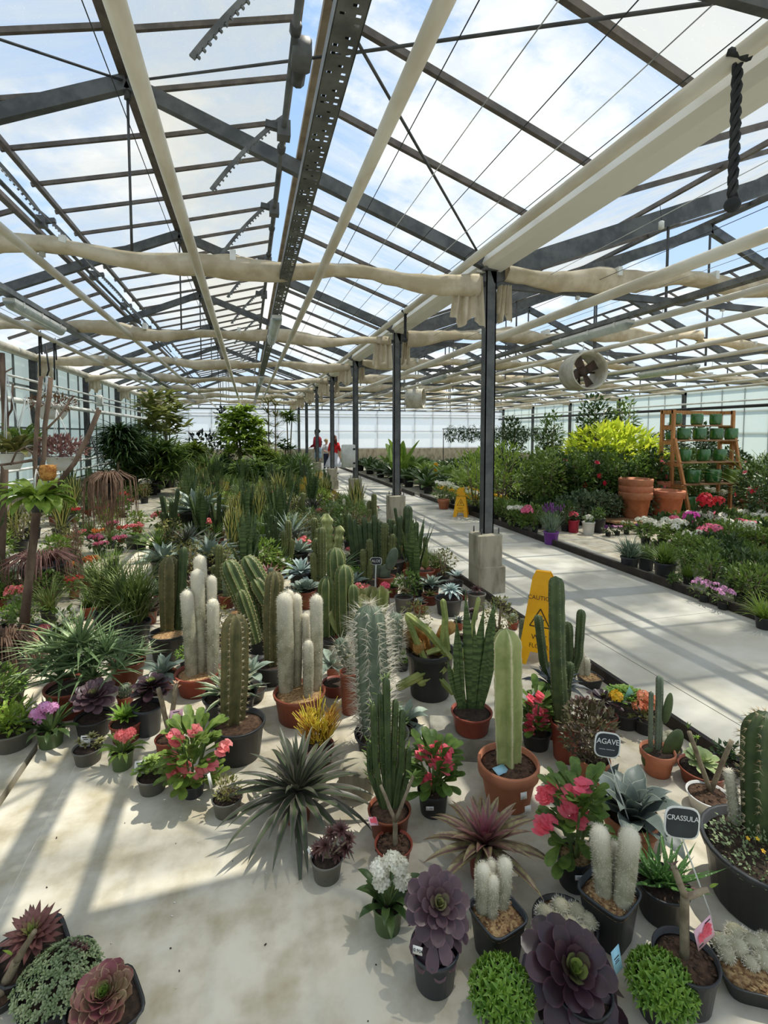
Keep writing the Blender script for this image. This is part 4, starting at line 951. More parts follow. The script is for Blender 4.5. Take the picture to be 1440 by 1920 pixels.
b = MB(); s = MB(); column(b, s, [n.on(1380, 1545), at_d(1366, 1440, n.base+n.on(1380, 1545))-n.base], .018, 14, .12, 2, .010, 4, .014, n.rnd); o = n.add('offset_stem', b, WOOLB); n.add('spines', s, WOOL, o)
b = MB(); bush(b, (0, -.02, n.H*.93), n.R*.95, n.R*.95, .045, 900, .016, .011, n.rnd, .5, 0.); n.add('groundcover', b, SEDUM)
b = MB()
for x, y in ((1402, 1572), (1420, 1573), (1431, 1596)): petals(b, n.on(x, y, n.H+.03), V((0, -.6, 1)), .008, 5)
n.add('small_flower', b, YELLOWF)
# --- crown of thorns
n = Near('potted_crown_of_thorns', 'coral pink crown of thorns in a black pot next to the slate grey agave', 1076, 1655, 1598, 68, 'black', soil=BARK)
g_thorns(n, 1068, 1462, 120, [(1016, 1546), (1028, 1538), (1018, 1492), (1034, 1486), (1066, 1492), (1062, 1514), (1078, 1528), (1092, 1476), (1090, 1536)], PINK); price(n, 1089, 1646, .04, .016, '17.90€')
n = Near('potted_crown_of_thorns', 'small pink crown of thorns in a black pot before the concrete slab', 812, 1520, 1478, 60, 'black', soil=DKSOIL)
g_thorns(n, 815, 1395, 100, [(794, 1412), (814, 1405), (838, 1410), (820, 1428), (836, 1440), (800, 1464)], PINK, nl=80); price(n, 806, 1516, .032, .015, '11.00€')
n = Near('potted_crown_of_thorns', 'pink crown of thorns half hidden behind the thick pale column cactus', 1005, 1398, 1368, 56, 'black')
g_thorns(n, 1005, 1295, 90, [(995, 1312), (1012, 1308), (1008, 1336), (1020, 1340), (990, 1348), (992, 1368), (1016, 1352)], PINK, nl=65)
n = Near('potted_crown_of_thorns', 'tall bushy pink crown of thorns beside the pink tag, front row', 362, 1488, 1464, 46, 'anth')
g_thorns(n, 365, 1360, 120, [(322, 1380), (330, 1388), (324, 1420), (325, 1450), (345, 1440), (373, 1452), (395, 1434), (412, 1405), (420, 1402), (345, 1458), (368, 1368)], CORAL, nl=125)
# --- striped purple rosette, dark strap plant
n = Near('potted_oyster_plant', 'reddish purple and olive striped rosette with long spreading leaves', 908, 1642, 1590, 64, 'brown')
g_rosette(n, (0, 0, n.H+.02), 50, .24, .050, TRIC, 'lance', e0=1.45, e1=.05, droop=-.75, fold=.22, seg=8, lmin=.35, jit=.08)
n = Near('potted_strap_plant', 'large dark rosette of long drooping strap leaves in a red pot', 558, 1535, 1492, 56, 'brown')
g_rosette(n, (0, 0, n.H+.03), 72, .345, .043, BROMD, 'lance', e0=1.52, e1=-.1, droop=-1.05, fold=.2, seg=9, lmin=.55, jit=.12)
# --- thick pale column in terracotta
n = Near('potted_cactus', 'thick pale green column cactus with wavy ribs in a terracotta pot', 952, 1500, 1425, 114, 'terra', 'terra', SOIL, 40)
a = n.on(952, 1428); t = at_d(949, 1178, n.base+a)-n.base
b = MB(); s = MB(); column(b, s, [a-V((0, 0, .01)), t], .068, 5, .46, 6, .006, 3, .012, n.rnd, .001, wob=.035); o = n.add('stem', b, CACTY); n.add('spines', s, SPINE, o)
tagcard(n.r, n.on(945, 1452)+V((0, 0, .004)), .07, .04, (-1.25, .1, .35), TAGB, pic=None, label='blue and white tag lying on the soil'); price(n, 982, 1492, .03, .028, '', rz=.3); price(n, 990, 1518, .03, .032, '', rz=.35)
# --- white flowering strap plant in green pot, pink ones
def strapflower(n, top, spread, fl_, heads, nl=16, lw=.026, L=None, hr=.02, pr_=.010, hn=26):
    L = L or spread*n.m*.55
    b = MB()
    for i in range(nl): b.leaf((.01*cos(i*2.4), .01*sin(i*2.4), n.H*.85), i*2.4+n.rnd.uniform(-.2, .2), n.rnd.uniform(.4, 1.2), L*n.rnd.uniform(.8, 1.1), lw, -1.5, 'strap', 7, .18)
    n.add('foliage', b, LEAFD if lw > .02 else LEAF)
    for x, y in heads:
        c = at_d(x, y, n.base+V((0, -.01, 0)))-n.base; g_stem(n, (0, 0, n.H*.8), c, .0035, .003, STEMG); b = MB(); head(b, c, hr, hn, pr_, n.rnd, .8); n.add('flower_head', b, fl_)
n = Near('potted_flower', 'white flowering plant with strap leaves in a green pot before the purple aeonium', 727, 1738, 1692, 60, 'green'); strapflower(n, 1600, 140, WHITEF, [(712, 1628), (748, 1622), (716, 1652), (755, 1650), (735, 1615)], hr=.026, pr_=.014, hn=30)
n = Near('potted_flower', 'lilac flowering plant with drooping dark leaves in a green pot by the slab joint', 96, 1396, 1366, 48, 'green'); strapflower(n, 1320, 130, LILAC, [(68, 1338), (84, 1326), (98, 1328), (75, 1348)], L=.19, hr=.028, pr_=.013)
n = Near('potted_flower', 'coral flowering plant in a green pot standing third along the front row', 230, 1438, 1406, 42, 'green'); strapflower(n, 1365, 80, CORAL, [(226, 1378), (244, 1374), (236, 1384)], L=.13, lw=.019, hr=.022, pr_=.014, hn=16)
# --- small pots in front
n = Near('potted_aeonium', 'small dark brown aeonium with many narrow rosettes in a grey pot, standing alone', 613, 1642, 1605, 62, 'grey')
for x, y, q in ((610, 1585, 1.1), (640, 1556, 1.), (648, 1590, .9), (622, 1562, .9), (595, 1590, .8), (655, 1572, .8), (632, 1600, .9)):
    c = at_d(x, y, n.base)-n.base; g_stem(n, (0, 0, n.H*.8), c, .004, .003); g_rosette(n, c, 30, .042*q, .012, AEOB, 'lance', e0=1.4, e1=-.2, tilt=(.35, (x-620)*.012))
tagcard(n.r, n.at(586, 1612), .012, .06, (-.1, -.3, .8), TAG); b = MB(); b.tube([n.at(608, 1628)+V((.009*cos(i*.7), -n.R*.86, .009*sin(i*.7))) for i in range(10)], .0012, 4); n.add('embossed_ring', b, GREYP)
n = Near('potted_succulent', 'grey pot of pale rosette succulents with a white tag, front row by the joint', 166, 1426, 1400, 54, 'grey')
for x, y, q in ((150, 1390, 1), (172, 1380, 1), (188, 1388, .9), (160, 1396, .9), (180, 1398, .8)): g_rosette(n, at_d(x, y, n.base)-n.base, 24, .036*q, .014, mat('pale_olive_succulent', S(158, 156, 100), S(126, 122, 78), 14, .45, tl=.1), 'lance', e0=1.4, e1=.0)
tagcard(n.r, n.at(159, 1400), .045, .055, (-.1, .1, 0), TAG, writing=[('#70', .006, 0, .82), ('#50', .004, 0, .64)])
n = Near('potted_succulent', 'grey pot of fresh green succulents with a white tag, between the coral flowers', 287, 1480, 1452, 56, 'grey')
for x, y, q in ((275, 1435, 1), (300, 1432, 1), (262, 1445, .9), (290, 1442, 1), (312, 1440, .9), (284, 1425, .9)): g_rosette(n, at_d(x, y, n.base)-n.base, 26, .048*q, .018, mat('fresh_succulent', S(160, 180, 96), S(120, 148, 70), 14, .45, tl=.2), 'spoon', e0=1.4, e1=-.1, wav=.06)
tagcard(n.r, n.at(262, 1452), .05, .06, (-.2, .1, .2), TAG, writing=[('#70', .006, 0, .82), ('#50', .004, 0, .64)])
n = Near('potted_succulent', 'olive grey pot of straggly jade-like succulent, last in the front row', 427, 1522, 1492, 58, 'grey')
b = MB(); bush(b, (0, 0, n.H+.04), .055, .05, .05, 150, .022, .009, n.rnd, .8, 0.); n.add('foliage', b, LEAFO)
for i in range(7): a = i*.9; g_stem(n, (0, 0, n.H*.8), (.04*cos(a), .04*sin(a), n.H+.055), .003, .002, STEM)
tagcard(n.r, n.at(397, 1478), .014, .07, (-.1, -.15, .6), TAG)
n = Near('potted_succulent', 'lime green leafy plant in a grey pot at the far end of the front row', 25, 1398, 1365, 74, 'grey'); b = MB(); bush(b, (-.02, 0, n.H+.05), .11, .09, .08, 190, .06, .02, n.rnd, .6, .2, False, 'oval'); n.add('foliage', b, LEAFL)
# --- bottom corner trio in square pots
n = Near('potted_houseleek', 'red tinged houseleek in a black square pot, rearmost of the corner trio', 62, 1820, 1778, 118, 'black', 'square'); n.pot.rotation_euler.z = .5
g_rosette(n, at_d(60, 1752, n.base)-n.base, 70, .088, .030, SEMP, 'lance', e0=1.5, e1=-.15, droop=.2, fold=.2, tilt=(.25, 0))
n = Near('potted_sedum', 'grey green tufted sedum cushion, middle one of the corner trio', 112, 1872, 1836, 140, 'black', 'square'); n.pot.rotation_euler.z = .45
b = MB()
for i in range(330):
    q = sqrt(n.rnd.random()); a = i*2.4; p = V((q*n.R*1.05*cos(a), q*n.R*1.05*sin(a), n.H+.06*(1-q*q)+n.rnd.uniform(-.008, .01))); d = V((q*cos(a)*.8, q*sin(a)*.8, 1))
    rosette(b, 9, .013, .0062, 'spoon', 1.4, .1, rnd=n.rnd, c=p, M=d.to_track_quat('Z', 'Y').to_matrix().to_4x4(), seg=3)
n.add('cushion', b, SEDUM)
b = MB(); c = n.at(140, 1772)
for i in range(3): rosette(b, 14, .02, .006, 'lance', 1.4, .3, rnd=n.rnd, c=c+V((.012*i, 0, -.01*i)), seg=3)
n.add('brown_shoot', b, AEOB)
n = Near('potted_houseleek', 'large cabbage-like red and green rosette in a black square pot, corner trio', 196, 1925, 1888, 130, 'black', 'square'); n.pot.rotation_euler.z = .45
g_rosette(n, at_d(196, 1868, n.base)-n.base, 54, .082, .050, SEMPG, 'spoon', e0=1.5, e1=-.1, droop=.4, fold=.22, tilt=(.28, 0), wav=.04)
# ================================================================== the display, middle rows
def slab(px, pb, pyt, wpx, dep, hgt, label, rz=0., m=PED, chip=.03):
    base = fl(px, pb); w = wpx*mpp(base); h = hgt if hgt else zat(base, pyt); r = thing('concrete_block', label, 'block', base, rz)
    b = MB(); b.cbox((0, 0, 0), (w, dep, h), chip); b.obj('block', m, r, smooth=False); return r, base, h
def g_cactus(n, stems, ribs, depth, m, sl=.01, sn=4, gap=.025, spm=None, sw=.0012, k=4, wob=0., base=None, nm='stem'):
    """stems: list of (base px, base py, [(px, py) ...], width px)"""
    for (bx, by, tops, w) in stems:
        a = n.on(bx, by); pts = [a-V((0, 0, .02))]+[at_d(x, y, n.base+a)-n.base for x, y in tops]
        b = MB(); s = MB(); column(b, s, pts, w*n.m/2, ribs, depth, k, sl, sn, gap, n.rnd, sw, wob=wob); o = n.add(nm, b, m)
        if sl and s.v: n.add('spines', s, spm or SPINE, o)
# long-spined cactus on a rough block
r_, cb, ch = slab(672, 1478, 0, 62, .17, .13, 'rough broken concrete block under the long-spined cactus', rz=-.5, chip=.025)
n = Near('potted_cactus', 'grey cactus bristling with long white spines in a black pot on a rough block', 716, 1412, 1372, 104, 'black', soil=DKSOIL, z0=.0)
g_cactus(n, [(702, 1370, [(698, 1260), (692, 1132)], 62), (694, 1290, [(652, 1240), (634, 1196)], 30), (706, 1280, [(738, 1215), (742, 1148)], 38)], 9, .26, CACTB, .085, 7, .032, WOOL, .0016)
n = Near('potted_euphorbia', 'dense dark green branching spurge in a red brown pot behind the pale forked stick', 730, 1562, 1515, 82, 'brown', soil=SOIL)
stems = [(728, 1515, [(726, 1400), (724, 1268)], 17), (722, 1515, [(703, 1430), (700, 1318)], 15), (738, 1515, [(752, 1430), (755, 1330)], 15), (720, 1512, [(694, 1450), (692, 1390)], 14), (742, 1512, [(764, 1450), (766, 1400)], 14), (730, 1512, [(716, 1420), (713, 1300)], 14), (733, 1512, [(738, 1420), (742, 1310)], 14)]
g_cactus(n, stems, 4, .5, CACTD, 0)
b = MB()
for (bx, by, tops, w) in stems:
    t0 = n.on(bx, by); t1 = at_d(*tops[-1], n.base+t0)-n.base; tm = at_d(*tops[0], n.base+t0)-n.base
    for i in range(46): 
        q = .3+.7*n.rnd.random(); p = (t0*(1-q*2)+tm*q*2) if q < .5 else (tm*(2-q*2)+t1*(q*2-1)); a = n.rnd.random()*6.28; b.leaf(p+V((cos(a), sin(a), 0))*w*n.m*.4, a, n.rnd.uniform(.2, .9), .028, .007, -.2, 'lance', 3)
n.add('foliage', b, LEAF)
# concrete slab with the snake plant
r_, cb, ch = slab(872, 1405, 0, 134, .20, .12, 'long grey concrete block carrying the banded snake plant', rz=-.35, chip=.006, m=mat('block_concrete', S(150, 146, 134), S(126, 122, 110), 8, .9, bump=.2))
n = Near('potted_snake_plant', 'banded green snake plant with tall sword leaves standing on a concrete block', 884, 1368, 1332, 78, 'brown', z0=.122, soil=DKSOIL)
b = MB()
for i, (x, y, bx) in enumerate(((862, 1138, 868), (876, 1096, 880), (905, 1125, 890), (848, 1160, 862), (918, 1118, 898), (936, 1115, 900), (892, 1150, 884), (930, 1190, 902), (850, 1225, 872), (832, 1235, 866), (914, 1230, 897))):
    p = n.on(bx, 1330); t = at_d(x, y, n.base+p)-n.base; d = t-p; az = atan2(-1, .2*(i % 3)-.2); L = d.length
    sb = MB(); sb.leaf((0, 0, 0), -PSI-pi/2+(i % 5-2)*.35, 1.5, L, .040+.008*(i % 3), -.05, 'sword', 9, .22, twist=.5*((i % 3)-1))
    b.merge(sb, Matrix.Translation(p) @ V((0, 0, 1)).rotation_difference(d).to_matrix().to_4x4())
n.add('foliage', b, SNAKE)
# golden hanging cactus in big black pot with pale stems
n = Near('potted_cactus', 'big black pot of furry golden stems with pale green arms reaching out', 806, 1300, 1216, 92, 'black', soil=DKSOIL)
for i, (pts, w) in enumerate((([(780, 1215), (760, 1190), (742, 1200), (738, 1212)], 20), ([(800, 1220), (790, 1185), (775, 1178), (765, 1198)], 22), ([(820, 1215), (835, 1180), (855, 1172)], 24), ([(815, 1225), (828, 1205), (838, 1212)], 22), ([(790, 1222), (785, 1205), (783, 1225)], 20))):
    P = [n.on(pts[0][0], pts[0][1])]+[at_d(x, y, n.base+V((0, -.03*i, 0)))-n.base for x, y in pts[1:]]
    b = MB(); column(b, None, P, w*n.m/2, 14, .1, 2, 0); o = n.add('furry_stem', b, GOLDF); h = MB()
    for a, c in zip(P[:-1], P[1:]): wool(h, a, c, w*n.m/2, 420, .012, n.rnd, .0007)
    n.add('hair', h, GOLDF, o)
PALEST = mat('pale_cactus_arm', S(166, 172, 100), S(120, 134, 70), 9, .5)
for pts, w in (([(800, 1225), (828, 1215), (835, 1160), (830, 1122)], 12), ([(845, 1235), (800, 1180), (760, 1150)], 15), ([(850, 1300), (800, 1245), (785, 1212), (762, 1152)], 12), ([(840, 1220), (836, 1190), (832, 1158)], 11), ([(835, 1235), (790, 1265), (742, 1290)], 17), ([(835, 1250), (812, 1268), (782, 1282)], 17), ([(845, 1270), (880, 1200), (898, 1118)], 9)):
    P = [at_d(x, y, n.base+V((0, -.12, 0)))-n.base for x, y in pts]; b = MB(); column(b, None, P, w*n.m/2, 5, .35, 4, 0); n.add('arm', b, PALEST)
n = Near('potted_agave', 'pale blue agave with a few broad folded leaves before the big black pot', 762, 1372, 1352, 44, 'black')
g_rosette(n, (0, 0, n.H), 11, .17, .058, AGAVEB, 'agave', e0=1.3, e1=.1, droop=-1.3, fold=.3, seg=8, lmin=.6)
n = Near('potted_pencil_euphorbia', 'fiery yellow pencil-stemmed spurge behind the dark strap leaf rosette', 597, 1432, 1395, 60, 'brown')
b = MB()
for i in range(120):
    a = n.rnd.random()*6.28; q = n.rnd.random(); z0_ = n.H+q*.10; p = V((.02*cos(a), .02*sin(a), z0_)); e = p+V((cos(a)*(.06+.05*n.rnd.random()), sin(a)*(.05+.05*n.rnd.random()), .06+.09*n.rnd.random()))
    mi = (p+e)/2+V((0, 0, -.015)); b.tube([p, mi, e], [.003, .0026, .0018], 5, ag=1-.6*(1-q)); 
    for _ in range(2): b.tube([mi, mi+V((n.rnd.uniform(-.03, .03), n.rnd.uniform(-.03, .03), .045))], [.0024, .0016], 5, ag=.9)
n.add('foliage', b, FIRE)
# white woolly column groups
def woolcols(n, stems, hairs=1000):
    for (bx, by, tx, ty, w) in stems:
        a = n.on(bx, by); t = at_d(tx, ty, n.base+a)-n.base; r = w*n.m/2
        b = MB(); column(b, None, [a-V((0, 0, .02)), (a+t)/2+V((.004, 0, 0)), t], r, 20, .09, 2, 0); o = n.add('stem', b, WOOLB); h = MB(); wool(h, a, t, r, int(hairs*(t-a).length/.3), .011, n.rnd, .0009); n.add('wool', h, WOOL, o)
n = Near('potted_cactus', 'cluster of white woolly column cacti with one short stem, by the yellow pencil spurge', 562, 1345, 1295, 98, 'brown', soil=BARK)
woolcols(n, [(536, 1295, 533, 1110, 30), (556, 1285, 556, 1112, 20), (574, 1285, 573, 1150, 14), (592, 1292, 593, 1114, 24), (578, 1305, 578, 1200, 18), (545, 1278, 542, 1105, 18)])
n = Near('potted_cactus', 'tallest cluster of white woolly column cacti, wall side of the display', 372, 1295, 1258, 84, 'brown', soil=BARK)
woolcols(n, [(360, 1265, 350, 1105, 24), (378, 1258, 369, 1066, 25), (384, 1250, 374, 1040, 24), (396, 1252, 396, 1078, 20), (398, 1262, 399, 1122, 22)])
n = Near('potted_cactus', 'spiny green column cactus with an orange crown in a black pot', 448, 1415, 1352, 100, 'black', soil=SOIL)
g_cactus(n, [(436, 1352, [(440, 1255), (440, 1150)], 52)], 7, .5, CACTO, .022, 6, .018, SPINE, .0012)
b = MB(); q = at_d(440, 1150, n.base+n.on(436, 1352))-n.base
for i in range(70): spine(b, q+V((n.rnd.gauss(0, .008), n.rnd.gauss(0, .008), 0)), V((n.rnd.gauss(0, .5), n.rnd.gauss(0, .5), 1)).normalized(), .014, .001)
n.add('crown_spines', b, SPINEO)
n = Near('potted_agave', 'striped narrow-leaved agave in a black pot behind the orange-crowned cactus', 432, 1342, 1300, 100, 'black')
g_rosette(n, (0, 0, n.H), 46, .225, .030, AGAVEV, 'agave', e0=1.3, e1=.1, droop=-.3, fold=.3, seg=6, lmin=.6)
n = Near('potted_cactus', 'golden-ribbed green cactus stems leaning over in a group', 492, 1215, 1175, 80, 'black')
g_cactus(n, [(482, 1195, [(460, 1130), (424, 1050)], 36), (505, 1185, [(496, 1110), (458, 1043)], 38), (508, 1190, [(503, 1130), (474, 1083)], 32), (480, 1200, [(464, 1150), (448, 1105)], 24)], 8, .34, CACTR, .014, 6, .012, SPINE, .0009)
n = Near('potted_cactus', 'single upright green column cactus left of the second woolly cluster', 512, 1275, 1240, 74, 'black')
g_cactus(n, [(511, 1245, [(511, 1150), (515, 1070)], 36)], 7, .45, CACTO, .012, 4, .018, SPINE, .001)
n = Near('potted_cactus', 'three fat green cactus stems with pale ribs, middle of the display', 634, 1225, 1190, 70, 'black')
g_cactus(n, [(615, 1190, [(614, 1130), (614, 1080)], 36), (632, 1185, [(632, 1090), (628, 1026)], 38), (648, 1192, [(646, 1120), (645, 1058)], 36), (662, 1195, [(662, 1140), (660, 1095)], 26)], 8, .32, CACTR, .008, 4, .016, SPINE, .0009)
def crest(n, px, py, w, h, m, label=None):
    """wavy fan-shaped crest"""
    c = n.at(px, py+h/2); W, Hh = w*n.m, h*n.m; b = MB(); k, q = 22, 8; vs = []; ac = []
    for s in (-1, 1):
        for i in range(q+1):
            for j in range(k+1):
                u = j/k-.5; t = i/q; vs.append(c+V((u*W*(.4+.6*sin(t*1.6)), s*.012*(1.1-t)+.03*sin(u*16)*t, Hh*t*(1-.9*u*u)+.006*sin(j*2.2)*t))); ac.append(t)
    N = (k+1)*(q+1); fs = []
    for s in (0, 1):
        for i in range(q):
            for j in range(k): a = s*N+i*(k+1)+j; f = (a, a+1, a+k+2, a+k+1); fs.append(f if s else f[::-1])
    fs += [(q*(k+1)+j, q*(k+1)+j+1, N+q*(k+1)+j+1, N+q*(k+1)+j) for j in range(k)]+[(i*(k+1)+e, (i+1)*(k+1)+e, N+(i+1)*(k+1)+e, N+i*(k+1)+e) for i in range(q) for e in (0, k)]
    b.add(vs, fs, ac=ac); return n.add('crest', b, m, label=label)
n = Near('potted_cactus', 'pale wavy fan-shaped crested cactus behind the long white spines', 662, 1222, 1190, 66, 'brown'); crest(n, 648, 1162, 66, 64, CACTY); crest(n, 676, 1150, 60, 70, CACTY)
n = Near('potted_cactus', 'second pale crested cactus nearer the path, toothed edges', 700, 1190, 1165, 56, 'brown'); crest(n, 690, 1132, 62, 66, CACTY); crest(n, 712, 1128, 40, 60, CACTY)
n = Near('potted_cactus', 'pale yellow-green wavy pillar cactus rising in the middle display', 622, 1068, 1040, 50, 'black')
g_cactus(n, [(618, 1040, [(612, 1000), (612, 962)], 30), (628, 1042, [(634, 1015), (638, 985)], 22)], 4, .6, CACTY, 0, wob=.18)
# dark spurge thicket and tall pair near second pedestal
n = Near('potted_euphorbia', 'thicket of dark ribbed spurge columns near the second pedestal', 715, 1072, 1045, 100, 'black')
g_cactus(n, [(695+8*i-30, 1046, [(690+9*i-32, 1010), (688+9.6*i-34, 962+(i*37) % 26)], 13) for i in range(11)], 4, .5, CACTD, 0)
n = Near('potted_cactus', 'tall rounded dark cactus with a small side arm beside the second pedestal', 766, 1072, 1050, 40, 'brown')
g_cactus(n, [(764, 1050, [(764, 1000), (765, 947)], 18), (768, 1020, [(780, 1005), (781, 978)], 11), (764, 1030, [(752, 1015), (750, 985)], 10)], 6, .3, CACTD, 0)
n = Near('potted_ponytail_palm', 'grassy ponytail palm with upright thin leaves in a red brown pot', 797, 1098, 1068, 38, 'brown')
b = MB()
for i in range(90): b.leaf((0, 0, n.H), n.rnd.random()*6.28, n.rnd.uniform(.7, 1.5), n.rnd.uniform(.2, .36), .007, -.7, 'needle', 5, .1)
n.add('foliage', b, GRASSM)
SILV = mat('silver_blue_succulent', S(196, 210, 202), S(160, 180, 176), 9, .6, rnd=.05)
n = Near('potted_succulent', 'silvery white succulent with drooping fleshy leaves in a black pot by the first pedestal', 841, 1150, 1120, 52, 'black')
g_rosette(n, n.at(846, 1105), 46, .125, .026, SILV, 'strap', e0=1.5, e1=-.4, droop=-.7, fold=.15, seg=6, lmin=.4)
n = Near('potted_succulent', 'smaller silver-blue succulent behind the silvery white one', 852, 1108, 1090, 34, 'black'); g_rosette(n, n.at(856, 1080), 26, .13, .022, SILV, 'lance', e0=1.5, e1=.3, droop=-.3, seg=5)
n = Near('potted_succulent', 'spiky olive rosette in a small grey pot on bare floor', 757, 1146, 1118, 36, 'grey'); g_rosette(n, n.at(757, 1108), 40, .075, .020, mat('ringed_succulent', S(150, 130, 88), S(110, 86, 66), 9, .5, inner=S(160, 160, 96)), 'lance', e0=1.5, e1=-.1, seg=4)
n = Near('potted_aeonium', 'purple brown aeonium at the foot of the first pedestal', 893, 1142, 1112, 36, 'grey'); g_rosette(n, n.at(893, 1104), 34, .075, .022, AEOB, 'lance', e0=1.5, e1=-.3, seg=4)
for px, pb, w, mm, lb in ((735, 1118, 26, LEAF, 'small red brown pot with green tuft left of the grey-potted rosette'), (786, 1148, 30, AGAVEB, 'small red brown pot of grey-green rosette by the grey-potted one'), (806, 1132, 32, LEAFO, 'red brown pot with spreading olive leaves before the silvery succulent'), (770, 1088, 30, LEAF, 'red brown pot of broad green rosette leaves near the ponytail palm'), (722, 1130, 20, CORAL, 'tiny pot of coral flowers by the grey-potted rosette')):
    n = Near('potted_succulent', lb, px, pb, pb-18, w, 'brown'); g_rosette(n, (0, 0, n.H), 22, .09, .022, mm if mm is not CORAL else LEAF, 'lance', e0=1.4, e1=.1, droop=-.4, seg=4)
    if mm is CORAL:
        b = MB(); head(b, (0, 0, n.H+.07), .04, 18, .022, n.rnd); n.add('flower_head', b, PINK)
sign(704, 1090, 705, 1052, 22, 14, [('ALOE', .5, 0, 0)], 'tiny slate sign on a white stake in the middle of the display', up=fl(703, 1110))
n = Near('potted_cactus', 'flat grey-green prickly pear pads beside the tiny slate sign', 722, 1100, 1080, 40, 'brown')
def pads(n, lst, m=None):
    for (x, y, w, h, t) in lst:
        c = n.at(x, y); b = MB(); b.ball((0, 0, 0), 1, 16, 10); M = Matrix.Translation(c) @ Matrix.Rotation(t, 4, 'Y') @ Matrix.Diagonal((w*n.m/2, .012, h*n.m/2, 1)); d = MB(); d.merge(b, M); n.add('pad', d, m or CACTB)
pads(n, [(735, 1048, 22, 44, .3), (706, 1070, 26, 34, -.2), (722, 1075, 22, 36, .1)])
# --- path-side cluster
n = Near('potted_euphorbia', 'very dark candelabra spurge cactus in front of the wet floor sign', 1062, 1420, 1352, 60, 'brown', soil=SOIL)
g_cactus(n, [(1052, 1352, [(1044, 1230), (1042, 1080)], 32), (1048, 1300, [(1018, 1240), (1008, 1152)], 20), (1058, 1290, [(1066, 1230), (1064, 1165)], 22), (1060, 1290, [(1084, 1230), (1090, 1142)], 20), (1060, 1335, [(1062, 1290), (1070, 1240)], 18)], 5, .45, CACTD, .004, 3, .014, SPINE, .001, wob=.03)
n = Near('potted_agave', 'charcoal dark agave with curling leaves round the foot of the candelabra spurge', 1032, 1372, 1325, 70, 'brown')
g_rosette(n, n.at(1040, 1290), 30, .20, .046, AGAVED, 'agave', e0=1.45, e1=.1, droop=-.8, fold=.3, seg=7, lmin=.5, wav=.03)
n = Near('potted_cactus', 'tiny woolly cactus in a square black pot against the path edging', 1105, 1286, 1268, 42, 'black', 'square', BARK, 10); woolcols(n, [(1100, 1266, 1100, 1232, 12), (1090, 1264, 1088, 1215, 14)])
n = Near('potted_jade_plant', 'dark branching jade-like shrub with tubular leaves in a terracotta pot', 1112, 1470, 1420, 60, 'terra', 'terra')
b = MB(); bush(b, n.at(1105, 1370), .13, .12, .14, 900, .036, .014, n.rnd, .6, .1); n.add('foliage', b, mat('brown_green_leaf', S(92, 92, 58), S(80, 58, 48), 14, .4, rnd=.1))
for i in range(7): a = i*.9; g_stem(n, (0, 0, n.H*.8), n.at(1105, 1370)+V((.09*cos(a), .08*sin(a), .04)), .008, .005)
n = Near('potted_aeonium', 'wine purple aeonium tuft between jade shrub and teal-tagged succulent', 1135, 1370, 1340, 44, 'brown'); g_rosette(n, n.at(1132, 1312), 34, .10, .032, AEOD, 'spoon', e0=1.4, e1=-.2, seg=5); g_rosette(n, n.at(1095, 1320), 26, .08, .026, AEOB, 'spoon', nm='side_rosette', e0=1.4, e1=-.2, seg=5)
b = MB(); head(b, n.at(1148, 1300)+V((0, -.03, 0)), .03, 16, .016, n.rnd); n.add('flower_head', b, YELLOWF)
n = Near('potted_succulent', 'bushy green rosettes with a teal triangular tag at the path edge', 1170, 1358, 1330, 60, 'black')
for i in range(26): 
    a = i*2.4; q = .09*sqrt(i/26); g_rosette(n, n.at(1168, 1305)+V((q*cos(a)*1.3, q*sin(a), .03*(1-i/26))), 12, .036, .017, SEDG, 'spoon', nm='rosette', e0=1.3, e1=.1, seg=4)
b = MB(); p = n.at(1168, 1290); b.add([p+V((-.055, -.06, -.04)), p+V((.055, -.05, -.045)), p+V((0, -.05, .035)), p+V((-.055, -.058, -.04)), p+V((.055, -.048, -.045)), p+V((0, -.048, .035))], [(0, 1, 2), (5, 4, 3), (0, 3, 4, 1), (1, 4, 5, 2), (2, 5, 3, 0)]); o = n.add('plant_tag', b, TAGG, label='teal triangular tag'); t_ = text('BIO', .022, n.r, 'lettering', p+V((0, -.062, -.02)), (pi/2, 0, 0), INK)
n = Near('potted_flower', 'orange kalanchoe by the path edging next to the thin upright cactus', 1208, 1370, 1345, 46, 'black'); b = MB(); bush(b, n.at(1205, 1330), .09, .08, .06, 110, .04, .02, n.rnd, .4, .2); n.add('foliage', b, LEAFO)
for x, y in ((1200, 1300), (1215, 1308), (1206, 1320), (1190, 1318)): b = MB(); head(b, n.at(x, y)+V((0, -.03, 0)), .032, 18, .014, n.rnd); n.add('flower_head', b, mat('salmon_petal', S(248, 170, 130), S(240, 140, 100), 12, .5, tl=.3))
n = Near('potted_cactus', 'thin upright grey-green cactus spears with flat pads beside the agave', 1232, 1448, 1405, 62, 'terra', 'terra')
g_cactus(n, [(1234, 1405, [(1236, 1340), (1237, 1266)], 14), (1220, 1405, [(1220, 1350), (1221, 1296)], 9)], 5, .35, CACTB, .004, 3, .02, SPINE, .0009)
pads(n, [(1252, 1328, 20, 60, .18), (1262, 1396, 42, 62, .55), (1215, 1420, 30, 40, -.2)], CACTD)
n = Near('potted_cactus', 'white fluffy cushion cactus low beside the path edging', 1250, 1418, 1400, 50, 'black', 'bowl', BARK); snowballs(n, [(1240, 1380, 20), (1256, 1378, 18), (1248, 1392, 20), (1265, 1392, 16)], 0, 90)
